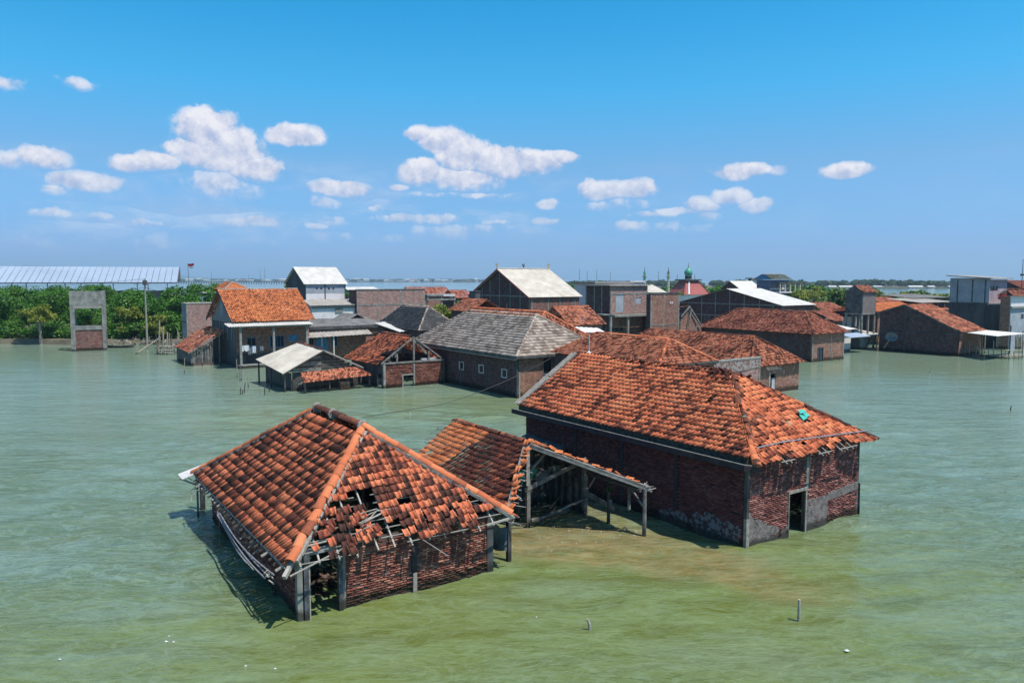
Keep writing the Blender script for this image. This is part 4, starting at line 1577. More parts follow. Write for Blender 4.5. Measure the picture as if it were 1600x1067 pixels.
    MB().beam((.2, 3.2, 2.05), (L2 - .2, 3.2, 2.05), .14).build('tie_beam', WOOD_D, r)
    MB().beam((.2, 7.6, 2.05), (L2 - .2, 7.6, 2.05), .14).build('tie_beam', WOOD_D, r)
    MB().beam((xm, 3.2, 2.05), (xm, 3.2, 4.7), .12).build('king_post', WOOD_D, r)
    # left eave: rafter tails and battens
    for i in range(26):
        y = y0 + .35 + i * .46
        MB().beam((xl - .10 - RND.uniform(0, .16), y, ze - .14), (.05, y, hw - .02), .045, .06).build('rafter', WOOD_L if RND.random() < .35 else WOOD_D, r)
    b = MB()
    for i in range(24):
        y = y0 + .2 + i * .5
        b.beam((xl + .015, y, ze - .05), (xl + .015, y + .5, ze - .05), .04, .05)
    b.build('eave_batten', BLUEGREY, r)
    # fallen gutter pipes hooked along the eave
    for k, (ya_, yb_, z0, z1, dx) in enumerate(((.1, 6.6, 1.50, 1.62, -.72), (.5, 6.9, 1.30, 1.60, -.80), (2.2, 6.7, 1.22, 1.55, -.86), (.9, 4.6, 1.36, 1.40, -.78))):
        pts = []
        for i in range(12):
            f = i / 11
            pts.append((dx - .08 * math.sin(f * 3.1 + k), ya_ + (yb_ - ya_) * f, z0 + (z1 - z0) * f - .16 * math.sin(f * math.pi)))
        MB().tube(pts, .024, 7).build('fallen_gutter_pipe', PIPE, r)
    for k in range(9):
        p = Vector((-.75 + RND.uniform(-.1, .1), .35 + RND.uniform(-.3, .5), 1.38 + RND.uniform(-.1, .12)))
        d = Vector((RND.uniform(-.25, .25), RND.uniform(-.4, .3), RND.uniform(-.22, .12)))
        MB().beam(p, p + d, .035, .02).build('lath', WOOD_L, r)
    for y in (2.3, 2.9, 3.9, 5.0, 6.2, 7.1, 8.2):
        MB().beam((-.70, y, 1.45), (-.28, y + .05, 1.70), .035, .02).build('lath', WOOD_L, r)
    MB().tube([(-.8, 2.0, 1.05), (-.78, 3.6, 1.02)], .016, 5).build('lath', WOOD_L, r)
    MB().beam((-.8, 3.6, 1.02), (-.6, 3.65, 1.28), .035, .02).build('lath', WOOD_L, r)
    MB().beam((-.8, 2.75, 1.03), (-.6, 2.75, 1.26), .035, .02).build('lath', WOOD_L, r)
    MB().tube([(-.62, 7.2, 1.4), (-.62, 7.2, .1)], .012, 5).build('hanging_rod', WOOD, r)
    # far left corner: plastic sheet awning on two posts
    MB().sheet((-1.05, L1 + .55, 1.80), (-1.05, L1 + 1.45, 1.80), (.0, L1 + 1.45, 2.1), (.0, L1 + .55, 2.1), .13, .02).build('awning_sheet', PLASTIC, r)
    MB().box(-.10, 12.9, -1, .08, 13.1, 1.95).build('post', WOOD_D, r)
    MB().box(-.45, 11.9, -1, -.38, 12.0, 1.7).build('post', WOOD, r)
    MB().beam((-.9, 13.0, 1.5), (.0, 11.2, 1.25), .05).build('brace', WOOD, r)
    for k in range(10):
        p = Vector((-.6 + RND.uniform(-.2, .2), 11.0 + RND.uniform(-.9, 1.2), 1.5 + RND.uniform(-.2, .2)))
        d = Vector((RND.uniform(-.3, .3), RND.uniform(-.5, .5), RND.uniform(-.5, .2)))
        MB().beam(p, p + d, .03, .02).build('lath', WOOD_L if k % 2 else WOOD, r)
    # right corner: splintered verge and a hanging dark tarp
    for k in range(16):
        p = Vector((xr - .15 + RND.uniform(-.15, .2), y0 + .1 + RND.uniform(-.1, 1.0), ze - .05 + RND.uniform(-.12, .1)))
        d = Vector((RND.uniform(-.1, .45), RND.uniform(-.3, .3), RND.uniform(-.3, .1)))
        MB().beam(p, p + d, .03, .015).build('lath', WOOD_L, r)
    t = MB()
    n = 7
    vs = []
    for i in range(n):
        for j in range(n):
            f, g = i / (n - 1), j / (n - 1)
            vs.append((L2 + .12 + .55 * f * (1 - .35 * g), .1 + .25 * math.sin(f * 5) * g - .1 * f, 1.62 - .95 * g * (1 - .25 * f) - .25 * f + .05 * math.sin(f * 9)))
    t.add(vs, [(i * n + j, i * n + j + 1, (i + 1) * n + j + 1, (i + 1) * n + j) for i in range(n - 1) for j in range(n - 1)])
    o = t.build('tarpaulin', TARP)
    o.location, o.rotation_euler = H.O, (0, 0, H.th)
    tag(o, 'ragged dark tarpaulin hanging at the right corner of the broken house', 'tarpaulin')
    sm = o.modifiers.new('thickness', 'SOLIDIFY')
    sm.thickness = .012
    return H


HA = front_house()


# ------------------------------------------------------------------ the open shed between the two houses
def shed():
    root = empty('open_shed', (-6.24, 21.55, 0), R(34), 'collapsing open timber shed with tile roof between the two nearest houses', 'shed')
    H = House.__new__(House)
    H.th = R(34)
    H.O = Vector((-6.24, 21.55, 0))
    H.root = root
    H.L2, H.L1, H.hw = 6.7, 9, 1.9
    c = Matrix.Rotation(-H.th, 3, 'Z') @ (Vector((0, 0, CAM_H)) - H.O)
    H.cam = (c.x, c.y, c.z)
    xm, xl, xr = 10.3, 7.05, 13.75
    zr, ze = 3.5, 1.90
    ya, yb = 3.2, 8.9
    tb = tile_base(.2, .29, 'S')
    sc = Scatter(*tb)
    rr = np.random.RandomState(5)

    def edge(u, v, Le, Lv, g):       # ragged near verge
        near = Le - u
        hipline = (Le - u) - v * (ya + .3) / Lv
        return hipline < .06 + .14 * math.sin(v * 9) + g.uniform(-.1, .14)
    # the left slope, two ages of tile
    s1 = Scatter(*tb)
    s2 = Scatter(*tb)
    e0, e1, r0, r1 = (xl, 7.6, ze), (xl, -.3, ze), (xm, yb, zr), (xm, ya, zr)
    Lu = 7.9
    slope(s1, e0, e1, r0, r1, .2, .29, 3, 1.0, .03, lambda u, v, Le, Lv, g: u > 1.6 + .12 * v or g.rand() < .01)
    slope(s2, e0, e1, r0, r1, .2, .29, 3, 1.3, .05, lambda u, v, Le, Lv, g: u <= 1.6 + .12 * v or edge(u, v, Le, Lv, g) or (abs(Le - u - 1.6) < .25 and abs(v - 1.55) < .2))
    slope(s2, (xr, -.3, ze), (xr, 7.6, ze), (xm, ya, zr), (xm, yb, zr), .2, .29, 6, 1.3, .05, lambda u, v, Le, Lv, g: u - v * (ya + .3) / Lv < .02 + g.uniform(-.05, .2))
    roof = s2.finish('roof', CLAY_D, root, 200, 'tile', H.cam)
    s1.finish('new_tiles', CLAY_N, root, 0)
    caps(roof, (xm, ya + .05, zr + .06), (xm, yb, zr + .06), .13, .36, RIDGE_D, jit=.08, rnd=random.Random(4), miss=.04)
    # tiles standing loose along the verges
    lt = Scatter(*tb)
    for side in (0, 1):
        for i in range(17):
            f = (i + .3) / 17.5
            p = Vector((xm, ya, zr)).lerp(Vector((xr if side else xl, -.3, ze)), f) + Vector((0, rr.uniform(-.1, .12), .05))
            U = np.array(Vector((.9 if side else .35, .55 if side else -.9, -.25)).normalized())
            V_ = np.array(Vector((-.5 if side else .8, .8 if side else .3, .35)).normalized())
            V_ = V_ - U * (U @ V_)
            V_ /= np.linalg.norm(V_)
            lt.add(np.array(p), U, V_, np.cross(U, V_), np.zeros((1, 3)), rr.normal(0, .25, (1, 3)), np.ones((1, 3)))
    lt.finish('verge_tile', CLAY_N, root, 34, 'tile', H.cam)
    # timber
    W = lambda p, q, w, h=None, m=WOOD, nm='brace': MB().beam(p, q, w, h).build(nm, m, root)
    W((xm, ya - .03, zr - .05), (xr + .05, -.38, ze - .03), .14, .12, WOOD, 'hip_rafter')
    W((xm, ya - .10, zr - .14), (xr + .05, -.47, ze - .13), .035, .07, WOOD_L, 'fascia')
    W((xm, ya - .03, zr - .05), (xl - .05, -.35, ze - .03), .10, .10, WOOD, 'hip_rafter')
    W((xm, ya, zr - .12), (xm, yb, zr - .12), .12, .12, WOOD_D, 'ridge_beam')
    W((xr - .3, -.2, ze - .1), (xr - .3, 7.6, ze - .1), .12, .12, WOOD_D, 'wall_plate')
    W((xl + .4, -.2, ze - .1), (xl + .4, 7.6, ze - .1), .12, .12, WOOD_D, 'wall_plate')
    for y in (.2, 1.0, 1.9, 2.8, 3.8, 4.8, 5.8, 6.8):
        f = min(1, max(0, (y + .3) / 3.5))
        top = Vector((xr + (xm - xr) * f, y, ze + (zr - ze) * f - .06))
        W((xr - .05, y, ze - .06), top, .06, .08, WOOD_D, 'rafter')
    def post(x, y, z1, w=.13, m=WOOD):
        b = MB()
        b.tube([(x, y, -1.2), (x + .02, y, z1 * .5), (x, y - .02, z1)], w * .62, 7, w * .5)
        return b.build('post', m, root)
    post(13.6, -.26, 1.86, .14)
    post(13.38, 1.6, 1.35, .13, WOOD_D)
    MB().box(13.28, 3.04, -1.2, 13.48, 3.22, 2.25).build('post', WOOD, root)
    MB().box(10.35, 3.10, -1.2, 10.52, 3.22, 2.0).build('post', WOOD, root)
    MB().box(10.22, 3.55, -1.2, 10.32, 3.68, 2.3).build('post', WOOD_D, root)
    MB().box(10.24, 2.98, 1.75, 10.40, 3.06, 3.42).build('hanging_board', CEMENT, root)
    MB().box(7.6, .35, -1.2, 7.74, .5, 1.9).build('post', WOOD_D, root)
    MB().box(10.3, 7.4, -1.2, 10.45, 7.55, 3.3).build('post', WOOD_D, root)
    W((10.25, 3.12, 1.55), (13.45, 3.12, 2.38), .08, .17)
    W((10.35, 3.3, 2.0), (11.55, 3.3, 3.0), .08, .10)
    W((10.45, 3.05, .15), (13.4, 3.0, .75), .08, .08)
    W((10.5, 3.0, .28), (12.6, 3.2, .30), .06, .12)
    W((10.4, 3.6, .8), (13.2, 5.2, .85), .06, .12, WOOD_D)
    W((9.6, 3.25, .28), (10.4, 3.1, .12), .05, .07)
    W((13.42, 3.1, .95), (13.42, 1.3, .70), .05, .20)
    W((13.6, -.2, 1.15), (13.55, .55, 1.78), .05, .07)
    W((13.5, .5, 1.75), (13.5, .5, .85), .03, .14, WOOD)
    W((13.5, 2.6, 1.7), (13.4, 3.1, .9), .03, .05, WOOD_L)
    W((13.3, 4.8, .35), (11.4, 3.4, .12), .05, .12, WOOD)
    # board wall inside, hung with rags
    for i in range(16):
        x = 10.3 + i * .2
        MB().box(x, 5.4 + RND.uniform(-.03, .03), -.4 + RND.uniform(0, .4), x + .185, 5.47, 3.3 - .45 * max(0, x - 11.6) + RND.uniform(-.2, .1)).build('plank', WOOD_D if i % 3 else WOOD, root)
    for i in range(14):
        y = 3.25 + i * .24
        MB().box(13.30 + RND.uniform(-.02, .02), y, -.3 + RND.uniform(0, .3), 13.33, y + .22, 1.75 + RND.uniform(-.3, .2)).build('plank', WOOD if i % 2 else WOOD_D, root)
    k = 0
    for x, y, w, h, z, mm, lab in ((10.9, 4.4, .9, .7, 1.95, TEAL, 'torn teal cloth hanging in the open shed'), (11.7, 4.3, .6, .9, 1.85, GREY_CLOTH, 'torn grey cloth hanging in the open shed'), (12.5, 4.5, .7, .5, 1.9, GREY_CLOTH, 'short grey rag hanging near the middle post of the shed'), (13.30, 1.45, .14, .38, 1.05, GREY_CLOTH, 'small pale rag tied to the thin post of the shed')):
        b = MB()
        n = 6
        vs = [(x + w * i / n, y + .06 * math.sin(i * 2 + k), z - (h * (.6 + .4 * math.sin(i * 2.3 + k)) if j else 0)) for j in (0, 1) for i in range(n + 1)]
        b.add(vs, [(i, i + 1, n + 2 + i, n + 1 + i) for i in range(n)])
        o = b.build('rag', mm)
        o.location, o.rotation_euler = H.O, (0, 0, H.th)
        o.modifiers.new('thickness', 'SOLIDIFY').thickness = .01
        tag(o, lab, 'cloth')
        k += 1
    # splinters at the low right corner and along the far verge
    for i in range(14):
        p = Vector((xr + RND.uniform(-.25, .1), -.3 + RND.uniform(-.15, .3), ze + RND.uniform(-.1, .08)))
        d = Vector((RND.uniform(-.1, .5), RND.uniform(-.3, .3), RND.uniform(-.2, .15)))
        MB().beam(p, p + d, .035, .02).build('lath', WOOD_L if i % 2 else WOOD, root)
    for i in range(22):
        f = i / 21
        p = Vector((xl, 7.6, ze)).lerp(Vector((xm, yb, zr)), f)
        d = Vector((RND.uniform(-.5, .1), RND.uniform(.05, .5), RND.uniform(-.1, .2)))
        MB().beam(p, p + d, .035, .025).build('lath', WOOD, root)
    for i in range(18):
        f = .35 + .65 * i / 17
        p = Vector((xm, ya, zr)).lerp(Vector((xl, -.3, ze)), f)
        d = Vector((RND.uniform(.0, .5), RND.uniform(-.5, .1), RND.uniform(-.25, .1)))
        MB().beam(p, p + d, .03, .018).build('lath', WOOD_L, root)
    # tuft of weed on the thin post
    rg = np.random.RandomState(3)
    V, F = leaf_cloud([(0, 0, .05, .09, .16), (0, 0, .25, .05, .16)], 90, .09, rg)
    o = bpy.data.objects.new('weed', np_mesh('weed', V, F, LEAF))
    link(o)
    w = Matrix.Rotation(H.th, 3, 'Z') @ Vector((13.38, 1.6, 1.35)) + H.O
    o.location = w
    tag(o, 'tuft of green weed growing on top of the thin shed post', 'plant')
    # low dark outbuilding behind, between the shed and the big house
    return H


HC = shed()


# ------------------------------------------------------------------ the big house on the right
def big_house():
    H = House('brick_house', 'largest flooded brick house, long orange tile roof with a teal scrap on it', 'house', (8.70, 27.40), 35, 7.38, 13.88, 3.3)
    r = H.root
    L2, L1, hw = H.L2, H.L1, H.hw
    rg = np.random.RandomState(9)
    a = H.ony(1231, 832, 0).x
    b_ = H.ony(1256, 825, 0).x
    zt = H.ony(1243, 769, 0).z
    door = (a, b_, -1.5, zt)
    wf = H.front(MORTAR, -1.2, hw, [door])
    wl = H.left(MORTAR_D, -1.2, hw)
    H.left(BRICK_D, -1.2, hw, x=L2 - .14)
    H.front(BRICK_D, -1.2, hw, y=L1 - .14, x0=.143, x1=L2 - .143)
    MB().poly([(0, L1 - .01, hw), (L2, L1 - .01, hw), (L2 / 2, L1 - .01, 6.0)], .13, (0, 1, 0)).build('gable', BRICK_D, r)
    px = H.ony(1262, 780, 0).x
    sc = brick_scatter()
    hb = H.ony(1291, 800, 0).x
    bricks(sc, (.1, 0, 0), (1, 0, 0), (0, -1, 0), L2 - .12, -.1, hw, [(door[0] - .16, door[1] - .0, -2, zt + .02), (px - .2, px - .0, zt, 5)], rg, rough=1.2, bh=.077)
    sc.finish('brick_course', BRICK_GB, wf, 300, 'brick', H.cam)
    sc = brick_scatter()
    cols = [3.5, 6.7, 9.9]
    bricks(sc, (0, L1, 0), (0, -1, 0), (-1, 0, 0), L1 - .12, -.1, hw, [(L1 - c - .1, L1 - c + .1, -2, 9) for c in cols], rg, rough=1.0, bh=.077)
    sc.finish('brick_course', brick_geo_mat('brick_shaded_side', [(0.0, (0.075, 0.024, 0.026)), (0.5, (0.15, 0.048, 0.048)), (1.0, (0.26, 0.10, 0.085))]), wl)  # same brick in darker tones: the long wall's shade is in the colour
    for c in cols:
        H.col(-.035, c - .1, -1, hw - .1, .06, .2, DARK_RENDER)
    H.col(-.045, -.045, -1.2, hw - .05, .14, .14, CONC_D)
    H.col(-.06, -.06, -1.2, 1.15, .17, .13, CEMENT, 'plaster')
    H.col(px - .19, -.04, zt, hw - .3, .15, .06, CONCRETE)
    H.col(L2 - .1, -.03, -1.2, hw, .13, .14, CONC_D)
    # door frame and the dark room
    MB().box(a - .09, -.06, zt, b_ + .10, .12, zt + .12).build('lintel', CEMENT, r)
    MB().box(a - .08, -.05, -1, a - .003, .12, zt - .003).build('door_frame', WOOD, r)
    MB().box(b_ + .003, -.05, -1, b_ + .09, .12, zt - .003).build('door_frame', CEMENT, r)
    # plaster that is left
    rnd = random.Random(2)
    x1 = H.ony(1215, 830, 0).x
    P = lambda x, z, y=-.045: (x, y, z)
    patch(r, [P(.05, -.3), P(x1, -.3), P(x1 - .05, .5), P(x1 * .55, .85), P(.35, 1.05), P(.05, 1.5)], (0, -1, 0), .045, PLASTER_OLD, rnd)
    patch(r, [P(b_ + .1, -.3), P(hb, -.3), P(hb + .02, 1.22), P(b_ + .1, 1.25)], (0, -1, 0), .05, PLASTER_OLD, rnd, ragged=.02)
    patch(r, [P(hb + .03, .98), P(L2 - .02, 1.12), P(L2 - .02, 1.45), P(hb + .03, 1.3)], (0, -1, 0), .055, PLASTER_OLD, rnd, ragged=.02)
    patch(r, [P(x1 + .1, -.3), P(a - .08, -.3), P(a - .1, .42), P(x1 + .2, .28)], (0, -1, 0), .045, PLASTER_OLD, rnd)
    Q = lambda y, z: (-.04, y, z)
    for yy0, yy1, zz in ((.15, 2.6, .9), (2.7, 4.3, .55)):
        patch(r, [Q(yy1, -.3), Q(yy1, zz * .8), Q((yy0 + yy1) / 2, zz), Q(yy0, zz * .75), Q(yy0, -.3)], (-1, 0, 0), .035, plain('speckled_plaster' + str(zz), (0.22, 0.20, 0.21), (0.05, 0.04, 0.045), .95, 6, .9, .03, tid=True, contrast=(.46, .54)), rnd, ragged=.09)
    # leaning stump at the right corner
    b = MB()
    b.add([(L2 + .08, -.1, -1), (L2 + .40, .05, -1), (L2 + .40, .30, -1), (L2 + .08, .3, -1), (L2 + .05, -.1, 1.35), (L2 + .28, .05, 1.28), (L2 + .24, .25, 1.4), (L2 + .05, .3, 1.5)],
          [(0, 3, 2, 1), (4, 5, 6, 7), (0, 1, 5, 4), (1, 2, 6, 5), (2, 3, 7, 6), (3, 0, 4, 7)])
    o = b.build('pillar_stump', CONC_D)
    o.location, o.rotation_euler = H.O, (0, 0, H.th)
    tag(o, 'dark broken pillar stump against the right corner of the largest house', 'pillar')
    # gutter beam along the left eave
    MB().box(-.62, -.30, hw - .20, -.57, L1 + .45, hw + .02).build('gutter', DARK_RENDER, r)
    MB().box(-.57, -.26, hw - .20, -.02, L1 + .4, hw - .13).build('gutter_floor', DARK_RENDER, r)
    MB().box(-.625, -.31, hw + .022, -.585, L1 + .46, hw + .05).build('gutter_lip', CEMENT, r)
    MB().beam((-.60, -.30, hw - .10), (-.15, -.62, hw - .15), .05, .2).build('gutter', DARK_RENDER, r)
    MB().beam((-.60, -.30, hw + .04), (-.15, -.62, hw - .03), .035, .03).build('gutter_lip', CEMENT, r)
    MB().box(-.20, -.1, hw - .17, .0, L1 + .4, hw + .22).build('mossy_upstand', MOSS, r)
    # roof
    ze, zr = hw + .20, 6.0
    ya, yb = 3.85, L1 + .15
    xm = L2 / 2
    xl, xr = -.28, L2 + .42
    y0, zf = -.60, hw - .02
    tb = tile_base(.262, .275, 'S')
    sc = Scatter(*tb)
    RA, RB = (xm, ya, zr), (xm, yb, zr)

    def skipL(u, v, Le, Lv, g):
        return (abs(u - Le + 3.9) < .14 and abs(v - 2.75) < .2) or (v > Lv - .35 and 3.0 < u < 8.5 and g.rand() < .45)
    slope(sc, (xl, yb + .1, ze), (xl, y0 + .15, ze), RB, RA, .262, .275, 3, 1.0, .05, skipL)

    def skipF(u, v, Le, Lv, g):
        e = v < .3 and (1.55 < u < 2.15 or 3.9 < u < 4.6 or 5.3 < u < 6.3)
        return e or (v < .6 and 5.7 < u < 6.1) or g.rand() < .012 or (abs(u - 5.2) < .33 and abs(v - 1.9) < .25)
    slope(sc, (xl - .1, y0, zf), (xr, y0, zf), RA, RA, .262, .275, 6, 1.0, .07, skipF, lambda u, v, Le, Lv: 2.6 + (2.5 if u < 2.4 or v < .7 else 0))
    slope(sc, (xr, y0, zf + .05), (xr, yb, ze), RA, RB, .262, .275, 7, 1.0, .03)
    roof = sc.finish('roof', CLAY_B, r, 300, 'tile', H.cam)
    up = Vector((0, 0, .05))
    # hip: mismatched broken pieces
    p, q = Vector((xl + .0, y0, zf)), Vector(RA)
    caps(roof, p + up, q + up, .15, .38, RIDGE_D, jit=.13, rnd=random.Random(3), miss=.12)
    caps(roof, p + up * 1.3, p.lerp(q, .22) + up * 1.3, .17, .3, RIDGE, jit=.05, rnd=random.Random(5))
    caps(roof, Vector((xr, y0, zf)) + up, q + up, .12, .42, CLAY_D, jit=.06, rnd=random.Random(9), miss=.1)
    caps(roof, q + up, q.lerp(Vector(RB), .38) + up, .10, .36, RIDGE_D, jit=.10, rnd=random.Random(6), miss=.35)
    caps(roof, q.lerp(Vector(RB), .38) + up * .6, q.lerp(Vector(RB), .72) + up * .6, .11, .36, RIDGE_D, jit=.10, rnd=random.Random(12), miss=.15)
    # rubble of broken tiles where hip and ridge meet
    rb = Scatter(*tb)
    n = 60
    rr = np.random.RandomState(4)
    T = np.stack([rr.normal(xm - .25, .35, n), rr.normal(ya + .5, .7, n), zr - .02 + rr.uniform(-.05, .14, n)], 1)
    T[:, 2] -= np.abs(T[:, 0] - xm) * .6
    rb.add(np.zeros(3), np.array((1., 0, 0)), np.array((0, 1., 0)), np.array((0, 0, 1.)), T, rr.normal(0, .5, (n, 3)), np.tile((.7, .7, 1), (n, 1)))
    rb.finish('broken_tiles', CLAY_D, r)
    # far verge: cement kerb with a gap
    def vp(f, dx=0, dz=0):
        return Vector((xl, yb + .2, ze)).lerp(Vector((xm, yb + .2, zr)), f) + Vector((dx, 0, dz))
    MB().beam(vp(0, 0, .05), vp(.46, 0, .05), .14, .12).build('verge_kerb', CEMENT, r)
    MB().beam(vp(.52, 0, .05), vp(.98, 0, .05), .14, .12).build('verge_kerb', CEMENT, r)
    MB().beam(vp(0, 0, .02) + Vector((0, .3, 0)), vp(.98, 0, .02) + Vector((0, .3, 0)), .06, .08).build('barge_board', WOOD_L, r)
    # pipe lying on the front slope
    Lv = math.hypot(ya - y0, zr - zf)
    fp = lambda x, v, dn=.1: Vector((x, y0 + (ya - y0) * v / Lv, zf + (zr - zf) * v / Lv + dn))
    o = MB().tube([fp(xl + .75, .72), fp(xl + 2.4, .74, .12), fp(xl + 5.1, .62, .1), fp(xr - .28, .42, .14)], .032, 8).build('plastic_pipe', PIPE)
    o.location, o.rotation_euler = H.O, (0, 0, H.th)
    tag(o, 'long grey pipe lying across the front tiles of the largest house', 'pipe')
    for i in range(7):
        x = (1.7, 2.0, 4.0, 4.4, 5.3, 5.7, 6.1)[i]
        MB().beam(fp(xl + x, -.1, -.06), fp(xl + x, .7, -.06), .035, .03).build('lath', WOOD_L, r)
    for x0_, x1_ in ((1.45, 2.3), (3.8, 4.7), (5.2, 6.5)):
        MB().beam(fp(xl + x0_, .0, -.03), fp(xl + x1_, .0, -.03), .035, .03).build('lath', WOOD_L, r)
    # teal scrap
    c = fp(xl + 5.2, 1.9, .06)
    b = MB()
    for k, (dx, dv, w, h, tz) in enumerate(((-.28, -.2, .34, .30, 0), (.02, -.12, .32, .3, .03), (-.12, .1, .5, .22, .05))):
        p0 = fp(xl + 5.2 + dx, 1.9 + dv, .07 + tz)
        p1 = fp(xl + 5.2 + dx + w, 1.9 + dv + .04, .10 + tz)
        p2 = fp(xl + 5.2 + dx + w * .9, 1.9 + dv + h, .07 + tz)
        p3 = fp(xl + 5.2 + dx + .05, 1.9 + dv + h * .9, .10 + tz)
        b.poly([p0, p1, p2, p3], .01)
    o = b.build('plastic_scrap', TEAL)
    o.location, o.rotation_euler = H.O, (0, 0, H.th)
    tag(o, 'torn teal plastic scrap covering a gap in the largest roof', 'scrap')
    # pipe stub under the low hip tile
    MB().tube([(xl + .25, y0 + .3, zf - .16), (xl + .1, y0 + .05, zf - .2)], .07, 8).build('drain_pipe', PIPE, r)
    # white vent pipe at the far verge
    o = MB().tube([(0, 0, -.2), (0, 0, 1.0)], .035, 6).add([(-.12, -.12, 0), (.12, -.12, 0), (.12, .12, 0), (-.12, .12, 0), (0, 0, .12)], [(0, 1, 4), (1, 2, 4), (2, 3, 4), (3, 0, 4)]).build('vent_pipe', PLASTIC)
    w = Matrix.Rotation(H.th, 3, 'Z') @ Vector((xm + .3, L1 - .3, zr + .05)) + H.O
    o.location = w
    tag(o, 'thin white vent pipe on the far end of the largest roof', 'pipe')
    return H


HB = big_house()

# ------------------------------------------------------------------ the village behind
def place(name, label, cat, c, xl, xr, ytop, Y=None, th=35, group=None):
    """corner pixel c (on the water, or at depth Y), picture columns where its two faces end, row of its wall head"""
    O = wat(*c) if Y is None else at(c[0], c[1], Y)
    hw = at(c[0], ytop, O.y).z
    z = 0 if Y is None else hw
    t = R(th)

    def ln(d, px):
        q = (px - 800) / FPX
        cp, sp = math.cos(PITCH), math.sin(PITCH)
        return (q * (O.y * cp + (CAM_H - z) * sp) - O.x) / (d[0] - q * d[1] * cp)
    L1 = ln((-math.sin(t), math.cos(t)), xl) if xl is not None else 8
    L2 = ln((math.cos(t), math.sin(t)), xr) if xr is not None else 7
    return House(name, label, cat, (O.x, O.y), th, L2, L1, hw, group)


def zat(H, x, y, py):
    w = Matrix.Rotation(H.th, 3, 'Z') @ Vector((x, y, 0)) + H.O
    return at(800, py, w.y).z


def stand(o, H, label, cat, group=None):
    o.location, o.rotation_euler = H.O, (0, 0, H.th)
    return tag(o, label, cat, group)


def gridcols(H, face, us, z0, z1, off=0.0, w=.18, band=None, m=None, L=None):
    m = m or CONCRETE
    for u in us:
        if face == 'front':
            MB().box(u - w / 2, off - .03, z0, u + w / 2, off - .003, z1 if not callable(z1) else z1(u)).build('column', m, H.root)
        else:
            MB().box(off - .03, u - w / 2, z0, off - .003, u + w / 2, z1 if not callable(z1) else z1(u)).build('column', m, H.root)
    for z in (band or []):
        if face == 'front':
            MB().box(0, off - .035, z - .08, L or H.L2, off - .031, z + .08).build('tie_band', m, H.root)
        else:
            MB().box(off - .035, 0, z - .08, off - .031, L or H.L1, z + .08).build('tie_band', m, H.root)


# house with the grey hipped roof
def grey_roof_house():
    H = place('brick_house', 'dark brick house with grey hipped tile roof and three small windows in its long wall', 'house', (808, 622), 650, None, 556)
    H.L2 = 9.3
    H.hw = 3.6
    w3 = []
    for px, py in ((721, 571), (752, 576), (788, 583)):
        p = H.onx(px, py, 0)
        w3.append((p.y - .42, p.y + .42, p.z - .40, p.z + .36))
    a, b = H.ony(848, 570, 0), H.ony(863, 570, 0)
    zt, zb, zs = H.ony(855, 558, 0).z, H.ony(855, 596, 0).z, H.ony(855, 585, 0).z
    H.front(BRICK_O, -1, H.hw, [(a.x, b.x, zb, zt)])
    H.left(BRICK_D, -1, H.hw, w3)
    H.left(BRICK_D, -1, H.hw, x=H.L2 - .14)
    H.front(BRICK_D, -1, H.hw, y=H.L1 - .14, x0=.143, x1=H.L2 - .143)
    for q in w3:
        H.window('left', *q, mf=WHITE_WALL, bars=0)
    H.window('front', a.x, b.x, zs, zt, mf=CONCRETE, bars=0)
    MB().box(a.x, .03, zb, b.x, .08, zs - .003).build('panel', PLASTIC, H.root)
    MB().box(-.05, -.05, -1, .16, .16, H.hw - .1).build('column', CONC_D, H.root)
    MB().box(.165, -.04, -1, .30, -.003, 2.2).build('plaster', CEMENT, H.root)
    for y in (4.6, 9.2, 13.5):
        H.col(-.035, y - .1, -1, H.hw - .2, .03, .2, RENDER_D)
    H.col(b.x + .15, -.035, -1, H.hw - .2, .18, .03, CONCRETE)
    rn = H.onz(837, 493.6, 6.75)
    zr = 6.8
    roof = H.hip(GREY, H.hw - .05, zr, 3.5, H.L1 - 3.0, .45, .36, .36, 'F', 0, 5, cap=.13, capm=GREY, jit=.5, sag=.02)
    MB().box(-.50, -.5, H.hw - .22, -.44, H.L1 + .5, H.hw - .04).build('gutter', CONC_D, H.root)
    MB().box(-.53, -.5, H.hw - .32, -.47, H.L1 + .5, H.hw - .25).build('gutter_pipe', CEMENT, H.root)
    MB().box(-.45, -.50, H.hw - .22, H.L2 + .45, -.44, H.hw - .04).build('gutter', CONC_D, H.root)
    MB().tube([(-.1, -.1, H.hw - .3), (-.1, -.12, -.5)], .05, 6).build('down_pipe', CONC_D, H.root)
    return H


grey_roof_house()


